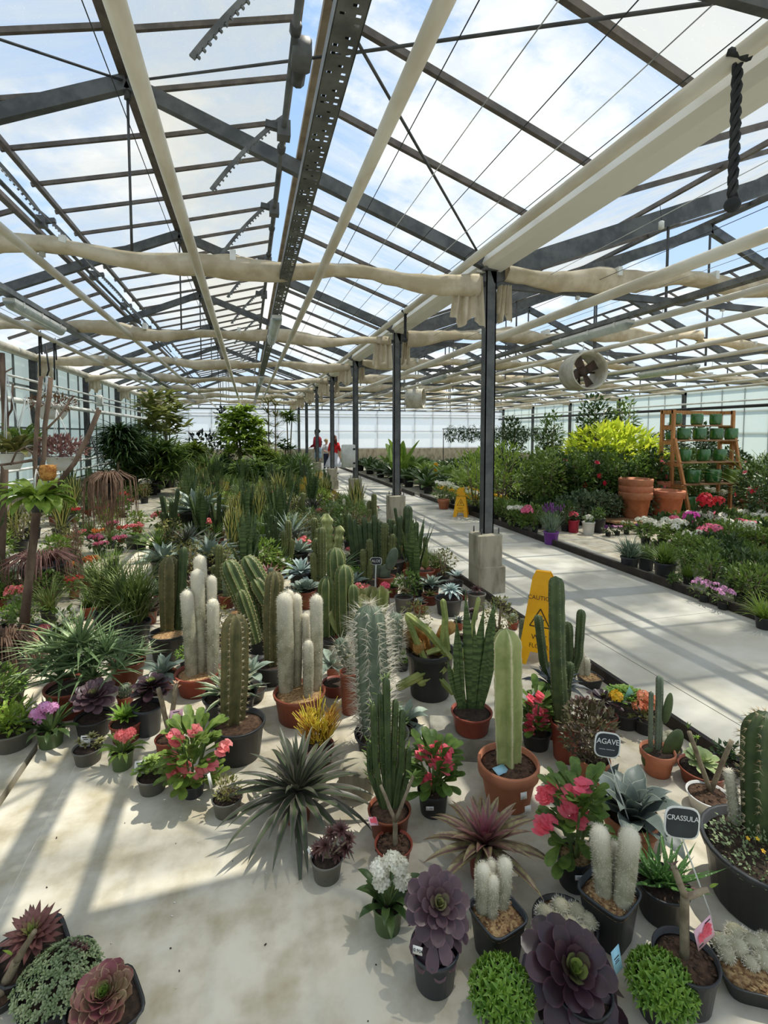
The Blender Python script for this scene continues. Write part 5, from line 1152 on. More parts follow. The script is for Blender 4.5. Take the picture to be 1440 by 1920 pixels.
n = Near('potted_echeveria', 'pale green echeveria rosette in a red brown pot by the path', 1316, 1466, 1438, 84, 'brown'); g_rosette(n, n.at(1316, 1428), 40, .085, .036, mat('pale_echeveria', S(178, 192, 134), S(150, 168, 112), 9, .45, tl=.1, edge=S(190, 190, 150), edger=(.85, 1.)), 'spoon', e0=1.45, e1=.05, fold=.15, tilt=(.2, 0))
b = MB(); g_stem(n, n.at(1300, 1425), n.at(1306, 1385), .003, .002, STEMG); rosette(b, 10, .025, .01, 'lance', c=n.at(1306, 1383), rnd=n.rnd, seg=3); n.add('offset', b, SEDG)
n = Near('potted_succulent', 'small dark green leafy succulent tucked behind the pale echeveria', 1362, 1448, 1425, 50, 'black'); b = MB(); bush(b, (0, 0, n.H+.03), .07, .06, .04, 90, .035, .016, n.rnd, .4, .1); n.add('foliage', b, LEAFD)
n = Near('potted_agave', 'half hidden terracotta pot with grey agave leaves behind the sign', 1140, 1495, 1462, 52, 'terra', 'terra'); g_rosette(n, (0, 0, n.H), 12, .10, .03, AGAVE, 'agave', e0=1.4, e1=.3, droop=-.6, seg=5)
# --- wall-side of the front
n = Near('potted_aeonium', 'wine purple aeonium rosette in a black pot behind the coral flowers', 177, 1375, 1342, 66, 'black'); g_rosette(n, n.at(176, 1306), 48, .118, .052, AEO, e0=1.5, e1=-.15, fold=.12, tilt=(.35, 0))
n = Near('potted_succulent', 'green pointed rosette in a red brown pot between aeonium and frangipani', 237, 1385, 1352, 58, 'brown'); g_rosette(n, n.at(234, 1345), 46, .10, .026, SEDG, 'lance', e0=1.5, e1=.35, fold=.25, tilt=(.15, 0))
n = Near('potted_aeonium', 'dark shaded aeonium in a dark pot behind the pink tag', 278, 1372, 1322, 54, 'anth'); g_rosette(n, n.at(284, 1285), 40, .115, .05, AEOD, e0=1.3, e1=-.3); g_rosette(n, n.at(268, 1305), 24, .08, .036, AEOD, nm='side_rosette', e0=1.3, e1=-.3)
n = Near('potted_aloe', 'huge clump of narrow grey-green aloe rosettes in a red brown pot', 138, 1332, 1282, 96, 'brown')
for i, (x, y, q, s) in enumerate(((150, 1205, 1.3, 64), (105, 1222, 1., 44), (200, 1222, 1., 44), (128, 1235, 1., 40), (172, 1238, 1., 40), (120, 1262, .85, 26), (178, 1262, .85, 26), (80, 1252, .8, 20), (225, 1245, .7, 20))): g_rosette(n, n.at(x, y)+V((0, -.05*(i > 2), 0)), s, .30*q, .026, ALOE, 'taper', e0=1.45, e1=.0, droop=-.5, fold=.35, seg=8, lmin=.5, jit=.12)
n = Near('potted_aloe', 'green aloe in a red brown pot to the side of the huge aloe clump', 240, 1275, 1238, 64, 'brown')
for x, y in ((240, 1225), (262, 1228)): g_rosette(n, n.at(x, y), 30, .20, .02, ALOE, 'taper', e0=1.45, e1=.1, droop=-.4, fold=.35, seg=6)
for px, pb, lb in ((205, 1190, 'tall grassy tufted plant behind the huge aloe clump, nearer the wall'), (255, 1210, 'tall bright grassy plant beside the pot of the first column cactus')):
    n = Near('potted_tuft_plant', lb, px, pb, pb-45, 56, 'black'); b = MB()
    for i in range(420): b.leaf((n.rnd.uniform(-.08, .08), n.rnd.uniform(-.08, .08), n.H+n.rnd.random()*.18), n.rnd.random()*6.28, n.rnd.uniform(.5, 1.5), n.rnd.uniform(.22, .48), .013, -.8, 'needle', 6, .1)
    n.add('foliage', b, GRASSM)
n = Near('potted_cactus', 'stout ribbed cactus in a black pot next to the bright grassy plant', 318, 1232, 1185, 72, 'black', soil=BARK)
g_cactus(n, [(318, 1180, [(318, 1100), (318, 1042)], 38), (328, 1140, [(334, 1110), (338, 1085)], 14)], 7, .45, CACTO, .012, 4, .024, SPINE, .001); g_cactus(n, [(335, 1180, [(342, 1100), (345, 1024)], 18)], 5, .4, CACTD, 0)
n = Near('potted_agave', 'blue-grey agave with flat curved leaves before the stout ribbed cactus', 306, 1290, 1262, 52, 'terra', 'terra'); g_rosette(n, (0, 0, n.H), 13, .185, .062, AGAVEB, 'agave', e0=1.4, e1=.15, droop=-1.0, fold=.25, seg=7, lmin=.6)
n = Near('potted_agave', 'broad blue-grey agave showing between the woolly cactus clusters', 470, 1310, 1290, 60, 'black'); g_rosette(n, n.at(470, 1262), 12, .17, .06, AGAVEB, 'agave', e0=1.3, e1=.1, droop=-.8, fold=.25, seg=7, lmin=.6)
n = Near('potted_agave', 'broad pale agave leaves just path-side of the second woolly cluster', 628, 1300, 1278, 50, 'brown'); g_rosette(n, n.at(622, 1245), 11, .17, .06, AGAVEB, 'agave', e0=1.3, e1=.1, droop=-.9, fold=.25, seg=7, lmin=.6)
n = Near('potted_cactus', 'small round cactus in a red brown pot behind the long white spines', 655, 1335, 1258, 36, 'brown'); g_cactus(n, [(655, 1258, [(655, 1240), (655, 1226)], 16)], 10, .2, CACT, .01, 4, .015)
# ================================================================== kinds that repeat: meshes built once, every plant an object of its own
CACHE = {}
def kind(nm, var=0):
    k = (nm, var)
    if k not in CACHE:
        random.seed(hash(nm) % 1 + var*31 + len(nm)*7); rnd = random.Random(var*17+sum(map(ord, nm)))
        out = []
        for (pn, b, m, par) in KINDS[nm](rnd): out.append((pn, b.mesh(pn, m), par))
        CACHE[k] = out
    return CACHE[k]
def put(nm, loc, label, name, cat='potted plant', group=None, var=0, rz=0., scale=1., tilt=None):
    r = thing(name, label, cat, loc, rz, group, scale, tilt); made = []
    for pn, me, par in kind(nm, var):
        o = bpy.data.objects.new(pn, me); COL.objects.link(o); o.parent = made[par] if par is not None else r; made.append(o)
    return r
def pot_parts(R, H, col, style='round', soil=None): return [('pot', pot_mb(R, H, style, 18), POTM[col], None), ('soil', soil_mb(R, H, style), soil or DKSOIL, 0)]
def k_ros(R, H, col, n, L, W, m, prof='lance', **kw):
    def f(rnd):
        b = MB(); kw2 = dict(e0=1.45, e1=.05, droop=-.5, seg=5, lmin=.5); kw2.update(kw); rosette(b, n, L, W, prof, rnd=rnd, c=(0, 0, H), **kw2); return pot_parts(R, H, col)+[('foliage', b, m, None)]
    return f
def k_cact(R, H, col, stems, ribs, depth, m, sl=.01, wob=0.):
    def f(rnd):
        out = pot_parts(R, H, col, soil=BARK)
        for (x, y, tx, ty, h, r) in stems:
            b = MB(); s = MB(); column(b, s, [V((x, y, H*.8)), V(((x+tx)/2, (y+ty)/2, H+h*.5)), V((tx, ty, H+h))], r, ribs, depth, 4, sl, 3, .03, rnd, .0012, wob=wob); out.append(('stem', b, m, None))
            if s.v: out.append(('spines', s, SPINE, len(out)-1))
        return out
    return f
def k_flow(R, H, col, fm, heads, hr, pr_, hn, lm=None, n=90, L=.06, W=.03, spread=.10, top=.12, quad=True):
    def f(rnd):
        out = pot_parts(R, H, col); b = MB(); bush(b, (0, 0, H+top*.45), spread, spread, top*.55, n, L, W, rnd, .3, .2, quad, 'oval'); out.append(('foliage', b, lm or LEAF, None))
        for i in range(heads):
            a = i*2.4+rnd.random(); q = spread*.8*sqrt((i+.5)/heads); b = MB(); head(b, (q*cos(a), q*sin(a), H+top*rnd.uniform(.85, 1.1)), hr, hn, pr_, rnd, .8); out.append(('flower_head', b, fm, None))
        return out
    return f
def k_bush(R, H, col, rx, rz_, n, L, W, m, stems=4, quad=True, prof='oval', up=.3, fl_=None, nf=0, fr=.03, c0=None):
    def f(rnd):
        out = pot_parts(R, H, col); b = MB(); cz = H+rz_*1.0+(c0 or 0); bush(b, (0, 0, cz), rx, rx, rz_, n, L, W, rnd, up, .15, quad, prof); out.append(('foliage', b, m, None))
        for i in range(stems):
            b = MB(); a = i*2.4; b.tube([(.01*cos(a), .01*sin(a), H*.8), (rx*.3*cos(a), rx*.3*sin(a), cz), (rx*.5*cos(a), rx*.5*sin(a), cz+rz_*.6)], [.008*(1+rz_), .006*(1+rz_), .003], 5); out.append(('stem', b, STEM, None))
        for i in range(nf):
            d = V((rnd.gauss(0, 1), -abs(rnd.gauss(0, 1))-.3, rnd.gauss(.1, .7))).normalized(); b = MB(); p = V((d.x*rx, d.y*rx, cz+d.z*rz_*.9)); petals(b, p, d, fr, 5, 1., .2); petals(b, p+d*fr*.15, d, fr*.6, 5, 1., .3); out.append(('flower', b, fl_, None))
        return out
    return f
def k_grass(R, H, col, n, L, W, m, lo=.5, hi=1.5, droop=-.8, prof='needle', fl_=None):
    def f(rnd):
        b = MB()
        for i in range(n): b.leaf((rnd.uniform(-R, R)*.4, rnd.uniform(-R, R)*.4, H*.9), rnd.random()*6.28, rnd.uniform(lo, hi), L*rnd.uniform(.55, 1.1), W, droop, prof, 5, .15)
        out = pot_parts(R, H, col)+[('foliage', b, m, None)]
        if fl_:
            b = MB()
            for i in range(60):
                a = rnd.random()*6.28; q = rnd.random()*L*.5; p = V((q*cos(a), q*sin(a), H+L*rnd.uniform(.75, 1.0))); b.tube([p, p+V((0, 0, .04))], [.006, .003], 5)
            out.append(('flower_spike', b, fl_, None))
        return out
    return f
KINDS = {
    'palm_clump': k_grass(.14, .2, 'black', 90, .75, .06, PALM, .2, 1.5, -1.1, 'lance'), 'broad_clump': k_ros(.14, .2, 'black', 30, .7, .16, LEAFD, 'oval', droop=-.9, e1=.2, seg=6),
    'agave': k_ros(.085, .12, 'black', 22, .20, .05, AGAVEB, 'agave', droop=-.6, fold=.28),
    'agave_small': k_ros(.06, .09, 'brown', 24, .12, .026, AGAVE, 'agave', droop=-.3, fold=.28),
    'agave_striped': k_ros(.08, .12, 'black', 34, .22, .024, AGAVEV, 'agave', droop=-.3, fold=.28),
    'aloe': k_ros(.08, .11, 'brown', 40, .26, .026, ALOE, 'taper', droop=-.3, fold=.35),
    'aloe_grey': k_ros(.09, .13, 'black', 40, .32, .03, AGAVEB, 'taper', droop=-.35, fold=.3),
    'yucca': k_ros(.10, .15, 'black', 60, .42, .026, LEAF, 'taper', droop=-.4, fold=.25),
    'yucca_gold': k_ros(.12, .2, 'black', 80, .6, .05, LEAFYC, 'lance', droop=-.8, fold=.25, seg=6),
    'echeveria': k_ros(.05, .075, 'brown', 36, .07, .03, AGAVEB, 'spoon', droop=.1),
    'echeveria_red': k_ros(.05, .075, 'black', 36, .07, .028, AEO, 'spoon', droop=.1),
    'silver': k_ros(.055, .09, 'black', 36, .11, .022, SILV, 'strap', e1=-.3),
    'bromeliad': k_ros(.07, .1, 'brown', 30, .22, .03, TRIC, 'lance', droop=-.8),
    'strap_dark': k_ros(.09, .13, 'black', 50, .34, .035, BROMD, 'lance', droop=-.9),
    'snake_yellow': k_grass(.10, .14, 'black', 26, .46, .05, SNAKEY, 1.1, 1.5, .06, 'sword'),
    'snake_green': k_grass(.10, .14, 'black', 26, .55, .052, SNAKE, 1.15, 1.52, .05, 'sword'),
    'grass_tuft': k_grass(.07, .1, 'black', 120, .34, .009, GRASSM, .5, 1.5, -.9),
    'grass_green': k_grass(.08, .1, 'brown', 110, .26, .014, LEAF, .3, 1.5, -1.0),
    'cactus_single': k_cact(.07, .10, 'brown', [(0, 0, .01, 0, .34, .035)], 7, .4, CACT, .012),
    'cactus_trio': k_cact(.10, .12, 'black', [(-.03, 0, -.05, 0, .32, .035), (.03, .01, .03, .01, .42, .036), (0, -.04, .02, -.06, .22, .03)], 8, .3, CACT, .01),
    'cactus_grey': k_cact(.07, .10, 'brown', [(0, 0, 0, .01, .26, .032), (.03, 0, .06, 0, .16, .022)], 10, .25, CACTB, .014),
    'cactus_wool': k_cact(.06, .09, 'black', [(0, 0, 0, 0, .22, .028), (.03, .02, .04, .02, .16, .022)], 16, .1, WOOLB, .008),
    'cactus_ball': k_cact(.06, .08, 'brown', [(0, 0, 0, 0, .09, .05)], 14, .25, CACTB, .02),
    'spurge': k_cact(.09, .13, 'brown', [(.02*cos(i*1.3), .02*sin(i*1.3), .10*cos(i*1.3), .08*sin(i*1.3), .28+(i*7 % 5)*.06, .022) for i in range(6)], 4, .5, CACTD, 0),
    'spurge_tall': k_cact(.12, .18, 'black', [(.03*cos(i*1.3), .03*sin(i*1.3), .13*cos(i*1.3), .1*sin(i*1.3), .6+(i*7 % 5)*.12, .03) for i in range(7)], 4, .5, CACTD, 0),
    'jade': k_bush(.08, .11, 'brown', .15, .12, 330, .045, .025, LEAF), 'jade_light': k_bush(.08, .11, 'brown', .15, .11, 330, .05, .024, LEAFL), 'jade_brown': k_bush(.08, .11, 'black', .15, .15, 330, .035, .018, LEAFO),
    'sedum_low': k_bush(.07, .08, 'black', .10, .05, 240, .028, .016, SEDG, 0), 'sedum_grey': k_bush(.07, .08, 'black', .10, .05, 260, .026, .014, SEDUM, 0),
    'pencil': k_bush(.08, .12, 'brown', .13, .2, 420, .07, .006, GRASSM, 5, up=1.5), 'fire': k_bush(.08, .12, 'brown', .12, .13, 330, .06, .008, mat('golden_twig', S(220, 184, 64), S(170, 150, 60), 12, .5), 3, up=1.5),
    'coral_flower': k_flow(.055, .09, 'green', CORAL, 5, .032, .016, 14, LEAF), 'pink_flower': k_flow(.055, .09, 'green', mat('pink_petal', S(246, 140, 168), S(232, 100, 140), 12, .5, tl=.3, rnd=.1), 4, .035, .016, 14, LEAFD),
    'red_flower': k_flow(.055, .09, 'brown', mat('scarlet_bract', S(232, 64, 70), S(210, 40, 56), 12, .5, tl=.3, rnd=.1), 6, .026, .016, 8, LEAF), 'white_flower': k_flow(.05, .08, 'black', WHITEF, 5, .022, .010, 12, LEAF),
    'orange_flower': k_flow(.055, .09, 'brown', ORANGE, 6, .03, .016, 12, LEAFO),
}
BASES = [(o.location.x, o.location.y) for o in bpy.data.objects if o.parent is None and o.get('category') in ('potted plant', 'block')]
def free(x, y, d):
    for bx, by in BASES:
        if (bx-x)**2+(by-y)**2 < d*d: return False
    return True
def spot(nm, px, pb, label, name, var=0, scale=1., cat='potted plant', group=None, pt=None, rz=None):
    """one plant at a pixel; pt = the pixel row of its top"""
    p = fl(px, pb); BASES.append((p.x, p.y))
    if pt is not None:
        h = max((me.vertices[i].co.z for _, me, _ in kind(nm, var) for i in range(0, len(me.vertices), 3))); scale = zat(p, pt)/h
    return put(nm, p, label, name, cat, group, var, rz if rz is not None else px*.7, scale)
# singled-out plants of the middle display
for nm, px, pb, pt, name, lb in (
    ('snake_yellow', 436, 1046, 940, 'potted_snake_plant', 'yellow-edged snake plant standing tall in the middle display'),
    ('jade_light', 492, 1082, 1002, 'potted_jade_plant', 'round bright green leafy bush path-side of the yellow-edged snake plant'),
    ('aloe_grey', 545, 1035, 955, 'potted_aloe', 'big spiky grey-green aloe behind the bright green leafy bush'),
    ('pencil', 478, 985, 915, 'potted_pencil_euphorbia', 'wispy olive twiggy plant behind the yellow-edged snake plant'),
    ('silver', 565, 1108, 1046, 'potted_succulent', 'pale grey felted succulent behind the second woolly cactus cluster'),
    ('echeveria', 572, 1138, 1088, 'potted_succulent', 'green pointed rosette in a small terracotta pot by the second woolly cluster'),
    ('snake_green', 405, 960, 885, 'potted_snake_plant', 'dark green snake plant beyond the coral flowers of the middle display'),
    ('agave_striped', 333, 985, 925, 'potted_agave', 'dark spiky tuft at the corner of the side aisle'),
    ('agave', 368, 1000, 915, 'potted_agave', 'grey agave with a white woolly flower spike by the side aisle'),
    ('coral_flower', 300, 1000, 955, 'potted_flower', 'coral flowers at the aisle corner, outermost of the pair'),
    ('coral_flower', 325, 990, 960, 'potted_flower', 'coral flowers at the aisle corner, inner one of the pair'),
    ('coral_flower', 386, 1012, 968, 'potted_flower', 'coral flowers in a dark pot next to the striped agave tuft'),
    ('sedum_low', 335, 1010, 985, 'potted_succulent', 'low green cushion in front of the dark spiky tuft'),
    ('sedum_low', 310, 1012, 985, 'potted_succulent', 'low green cushion at the very corner of the aisle'),
    ('grass_green', 350, 1008, 972, 'potted_succulent', 'small fan of green leaves between the aisle cushions and coral flowers'),
    ('sedum_low', 264, 1030, 1000, 'potted_succulent', 'lime cushion in a grey pot standing alone on the aisle floor'),
    ('agave', 395, 1085, 1005, 'potted_agave', 'blue-grey agave behind the tallest woolly cluster'),
    ('agave', 310, 1085, 1015, 'potted_agave', 'pale blue agave leaves behind the stout ribbed cactus'),
    ('agave', 560, 1062, 1010, 'potted_agave', 'variegated spidery agave above the pale felted succulent'),
    ('snake_yellow', 610, 950, 885, 'potted_snake_plant', 'yellow-edged snake plant close to the third pedestal'),
    ('fire', 565, 945, 905, 'potted_pencil_euphorbia', 'golden twiggy plant left of the third pedestal'),
    ('fire', 600, 915, 880, 'potted_pencil_euphorbia', 'golden twiggy plant nearest the far pedestals'),
    ('snake_green', 655, 1030, 955, 'potted_snake_plant', 'green blade-leaved plant before the second pedestal'),
    ('red_flower', 655, 980, 955, 'potted_flower', 'red flowering bromeliads before the second pedestal, inner one'),
    ('red_flower', 700, 975, 948, 'potted_flower', 'red flowering bromeliads before the second pedestal, outer one'),
    ('bromeliad', 685, 1010, 965, 'potted_bromeliad', 'olive bromeliad below the red flowers'),
    ('grass_tuft', 560, 880, 850, 'potted_tuft_plant', 'bright green grassy ball near the path far down'),
    ('snake_green', 455, 925, 855, 'potted_snake_plant', 'broad dark blades at the foot of the umbrella tree'),
):
    spot(nm, px, pb, lb, name, 0, pt=pt)
# the rest of the middle display, rank on rank
rg = random.Random(42)
NAMES = {'palm_clump': 'potted_palm', 'broad_clump': 'potted_foliage_plant', 'agave': 'potted_agave', 'agave_small': 'potted_agave', 'agave_striped': 'potted_agave', 'aloe': 'potted_aloe', 'aloe_grey': 'potted_aloe', 'yucca': 'potted_yucca', 'echeveria': 'potted_echeveria', 'echeveria_red': 'potted_echeveria', 'silver': 'potted_succulent', 'bromeliad': 'potted_bromeliad', 'strap_dark': 'potted_strap_plant', 'snake_yellow': 'potted_snake_plant', 'snake_green': 'potted_snake_plant', 'grass_tuft': 'potted_tuft_plant', 'grass_green': 'potted_tuft_plant', 'cactus_single': 'potted_cactus', 'cactus_trio': 'potted_cactus', 'cactus_grey': 'potted_cactus', 'cactus_wool': 'potted_cactus', 'cactus_ball': 'potted_cactus', 'spurge': 'potted_euphorbia', 'spurge_tall': 'potted_euphorbia', 'jade': 'potted_jade_plant', 'jade_light': 'potted_jade_plant', 'jade_brown': 'potted_jade_plant', 'sedum_low': 'potted_succulent', 'sedum_grey': 'potted_succulent', 'pencil': 'potted_pencil_euphorbia', 'fire': 'potted_pencil_euphorbia', 'coral_flower': 'potted_flower', 'pink_flower': 'potted_flower', 'red_flower': 'potted_flower', 'white_flower': 'potted_flower', 'orange_flower': 'potted_flower'}
DESC = {'palm_clump': 'leafy green palm', 'broad_clump': 'broad-leaved dark plant', 'agave': 'blue-grey agave', 'agave_small': 'little grey agave', 'agave_striped': 'striped narrow agave', 'aloe': 'green aloe rosette', 'aloe_grey': 'spiky grey aloe', 'yucca': 'bushy green yucca', 'echeveria': 'blue echeveria', 'echeveria_red': 'purple echeveria', 'silver': 'silvery succulent', 'bromeliad': 'striped bromeliad', 'strap_dark': 'dark strap-leaved rosette', 'snake_yellow': 'yellow-edged snake plant', 'snake_green': 'green snake plant', 'grass_tuft': 'thin grassy tuft', 'grass_green': 'green leafy tuft', 'cactus_single': 'single column cactus', 'cactus_trio': 'three-stemmed green cactus', 'cactus_grey': 'grey-green cactus', 'cactus_wool': 'white woolly cactus', 'cactus_ball': 'ball cactus', 'spurge': 'dark branching spurge', 'spurge_tall': 'tall dark spurge', 'jade': 'green jade bush', 'jade_light': 'light green jade bush', 'jade_brown': 'olive jade bush', 'sedum_low': 'low green cushion', 'sedum_grey': 'low grey cushion', 'pencil': 'twiggy pencil plant', 'fire': 'golden twiggy plant', 'coral_flower': 'coral flowering pot', 'pink_flower': 'pink flowering pot', 'red_flower': 'red flowering pot', 'white_flower': 'white flowering pot', 'orange_flower': 'orange flowering pot'}
def crowd(region, x0, x1, y0, y1, step, kinds, where, smin=.85, smax=1.15, d=.2, jit=.35):
    y = y0
    while y < y1:
        xa, xb = (x0(y) if callable(x0) else x0), (x1(y) if callable(x1) else x1); x = xa+rg.random()*step*.6
        while x < xb:
            px, py = x+rg.uniform(-jit, jit)*step, y+rg.uniform(-jit, jit)*step
            if xa-.05 < px < xb+.05 and free(px, py, d):
                BASES.append((px, py)); nm = rg.choice(kinds); lb = f'{DESC[nm]} {where}'
                put(nm, (px, py, 0), lb, NAMES[nm], 'potted plant', f'{DESC[nm]}s {region}', rg.randrange(2), rg.random()*6.28, rg.uniform(smin, smax))
            x += step
        y += step
small = ['agave_small', 'agave', 'aloe', 'echeveria', 'echeveria_red', 'cactus_single', 'cactus_trio', 'cactus_grey', 'cactus_ball', 'sedum_low', 'sedum_grey', 'jade', 'jade_brown', 'white_flower', 'coral_flower', 'grass_green', 'silver', 'bromeliad', 'snake_green', 'spurge']
mid = ['agave', 'agave_striped', 'aloe', 'aloe_grey', 'snake_green', 'snake_yellow', 'cactus_trio', 'spurge', 'jade', 'jade_brown', 'pencil', 'grass_green', 'strap_dark', 'coral_flower', 'white_flower', 'yucca', 'cactus_wool', 'grass_tuft']
big = ['yucca', 'yucca', 'snake_green', 'jade_light', 'spurge', 'agave_striped', 'grass_green', 'grass_tuft', 'jade', 'pencil', 'agave', 'snake_yellow', 'coral_flower', 'fire', 'jade_brown']
crowd('of the display front', -.75, 2.1, 3.3, 4.6, .235, ['agave_small', 'echeveria', 'sedum_low', 'cactus_ball', 'grass_green', 'cactus_grey', 'jade_brown', 'echeveria_red'], 'tucked between the tall cacti of the display', .7, .9, .2)
crowd('of the display centre', -.95, 2.12, 4.6, 6.7, .26, small, 'among the small pots behind the tall cacti', .9, 1.3, .17)
crowd('of the display beyond', lambda y: -1.15-.06*(y-7), 2.12, 6.7, 10.2, .32, mid, 'in the ranks before the second pedestal row', 1.0, 1.45, .19)
crowd('of the far display', lambda y: -1.35-.05*(y-10), 2.12, 10.2, 15.2, .40, big, 'in the far ranks before the trees', 1.0, 1.5, .24)
crowd('of the last display', -1.7, 1.9, 15.2, 22, .55, ['palm_clump', 'broad_clump', 'yucca', 'grass_green', 'jade', 'jade_light'], 'under the trees at the far end', 1.0, 1.35, .3)
# bed along the side wall
lf = ['coral_flower', 'pink_flower', 'red_flower', 'white_flower', 'jade', 'jade_light', 'grass_green', 'sedum_low', 'jade_brown', 'orange_flower', 'echeveria_red', 'grass_tuft']
crowd('along the side aisle', lambda y: -2.5-.03*(y-8), lambda y: -1.5-.09*(y-6), 4.6, 9.2, .30, lf, 'on the wall side of the aisle, near stretch', .85, 1.15, .2)
crowd('along the far aisle', lambda y: -3.1, lambda y: -2.35, 9.2, 15, .36, lf, 'on the wall side of the aisle, far stretch', .95, 1.25, .2)
crowd('by the side wall', -3.45, lambda y: -2.6, 5.2, 15, .48, ['yucca', 'snake_green', 'jade', 'jade_light', 'strap_dark', 'aloe', 'grass_green', 'snake_yellow', 'jade_brown'], 'close along the side wall', 1.1, 1.6, .24)
crowd('by the far side wall', -3.2, lambda y: -2.3, 12.5, 23, .75, ['palm_clump', 'broad_clump', 'yucca', 'palm_clump'], 'massed along the far side wall', 1.1, 1.7, .3)
crowd('by the near wall', -2.6, -1.35, 3.2, 4.9, .34, ['jade_light', 'jade', 'grass_green', 'echeveria', 'jade_brown', 'sedum_low', 'coral_flower'], 'on the dim wall side, below the bare tree', .9, 1.2, .24)
# ================================================================== trees at the far end of the display
def tree(name, label, px, pb, pt, trunks, crown, m, prof='lance', group=None, pot=.16, trunkm=None):
    """trunks: list of pixel polylines (from the base up) with width px; crown(b, base, at, mpp, rnd) fills the foliage"""
    base = fl(px, pb); q = mpp(base); r = thing(name, label, 'tree', base, 0, group); add_pot(r, pot, pot*1.4, 'round', 'black'); rnd = random.Random(px)
    for pts, w in trunks:
        b = MB(); P = [V((0, 0, pot*1.2))]+[at_d(x, y, base)-base for x, y in pts]; b.tube(P, [w*q/2*(1-.4*i/len(P)) for i in range(len(P))], 7); b.obj('trunk', trunkm or STEM, r)
    b = MB(); crown(b, base, lambda x, y: at_d(x, y, base)-base, q, rnd); b.obj('foliage', m, r); return r
def whorls(cl, n, L, W, prof='lance', droop=-.7, fan=False):
    def f(b, base, at, q, rnd):
        for (x, y, rx, k) in cl:
            for j in range(k):
                c = at(x+rnd.uniform(-rx, rx), y+rnd.uniform(-rx, rx)*.7)+V((0, rnd.uniform(-1, 1)*rx*q, 0))
                for i in range(n): b.leaf(c, i*2*pi/n+rnd.random(), rnd.uniform(-.2, .7), L*rnd.uniform(.7, 1.1), W, droop, prof, 4, .15)
    return f
tree('umbrella_tree', 'tall umbrella tree with bright hanging leaves and pale twin trunks', 452, 893, 765, [([(448, 850), (436, 795)], 5), ([(452, 850), (446, 800), (441, 768)], 5)], whorls([(450, 776, 18, 26), (438, 792, 22, 24), (470, 798, 18, 24), (480, 822, 22, 26), (455, 832, 32, 34), (500, 845, 14, 12), (425, 815, 16, 14)], 9, .46, .16, 'lance', -1.2), mat('backlit_look_umbrella_leaf', S(176, 196, 84), S(136, 164, 60), 3, .45, tl=.45))  # leaf colour brightened to stand in for backlight through the crown
tree('rubber_fig', 'round black-green fig bush against the white end wall', 385, 890, 820, [([(384, 850)], 5)], lambda b, base, at, q, rnd: bush(b, at(385, 852), 48*q, 48*q, 40*q, 420, .26, .15, rnd, .2, .3), FICUSD)
tree('climbing_fig', 'dark round leafy clump high beside the umbrella tree', 415, 885, 760, [([(414, 840), (415, 790)], 3)], lambda b, base, at, q, rnd: bush(b, at(416, 783), 12*q, 12*q, 20*q, 110, .2, .13, rnd, .2, .2), FICUSD)
tree('fiddle_tree', 'tall thin-stemmed tree with leaf tiers near the side wall, wall side', 287, 922, 740, [([(286, 850), (286, 750)], 3)], whorls([(286, 748, 8, 3), (280, 762, 14, 5), (290, 778, 20, 6), (278, 795, 18, 6), (292, 812, 14, 4)], 7, .5, .14, 'oval', -.4), mat('fiddle_leaf', S(164, 166, 96), S(124, 134, 70), 4, .45, tl=.35))
tree('fiddle_tree', 'tall thin-stemmed tree with leaf tiers, aisle side with pale forked stem', 318, 914, 735, [([(318, 850), (318, 740)], 3), ([(312, 840), (306, 790)], 4), ([(324, 840), (333, 815)], 3)], whorls([(318, 743, 8, 3), (326, 758, 14, 5), (318, 775, 20, 6), (330, 792, 16, 6), (316, 812, 16, 5)], 7, .5, .14, 'oval', -.4), mat('fiddle_leaf', (0, 0, 0)))
tree('dragon_tree', 'shaggy dragon tree with drooping leaves against the side wall', 222, 938, 800, [([(222, 850), (222, 815)], 5)], whorls([(222, 812, 8, 6), (218, 828, 14, 10), (228, 842, 18, 12), (222, 858, 18, 10)], 22, .75, .065, 'lance', -1.3), LEAFD)
tree('dragon_tree', 'smaller dragon tree behind the shaggy one by the side wall', 248, 926, 803, [([(246, 850), (246, 815)], 4)], whorls([(246, 812, 6, 5), (252, 828, 14, 9), (250, 845, 14, 8)], 22, .7, .06, 'lance', -1.3), LEAFD)
tree('palm_bush', 'dense dark palm bushes below the thin-stemmed trees', 285, 928, 830, [], whorls([(262, 848, 18, 14), (290, 848, 24, 18), (315, 858, 20, 14), (280, 872, 30, 20), (245, 872, 20, 12), (310, 885, 20, 12)], 11, .75, .075, 'lance', -1.0), PALM)
tree('cordyline', 'yellow cordyline with spiky leaves before the end wall', 352, 908, 830, [([(352, 870), (352, 850)], 5)], whorls([(364, 846, 8, 5), (350, 858, 16, 8), (340, 850, 10, 6)], 28, .85, .075, 'lance', -.8), LEAFYC)
tree('croton', 'golden leaved shrub under the tall whorled stems', 495, 905, 840, [([(495, 870)], 4)], whorls([(490, 848, 10, 7), (502, 862, 14, 8)], 16, .5, .08, 'lance', -.6), LEAFYC)
tree('whorled_dracaena', 'tall slim stems with sparse whorled leaves, darker one', 505, 900, 745, [([(504, 850), (503, 752)], 3)], whorls([(503, 755, 3, 3), (503, 775, 2, 2), (504, 795, 2, 2), (504, 815, 3, 2), (505, 832, 3, 2)], 8, .52, .055, 'lance', -.2), LEAFO)
tree('whorled_dracaena', 'tall slim stems with sparse whorled leaves, path side', 516, 900, 748, [([(517, 850), (516, 756)], 3)], whorls([(516, 758, 3, 3), (517, 780, 2, 2), (517, 800, 2, 2), (518, 822, 3, 2)], 8, .5, .055, 'lance', -.2), LEAFO)
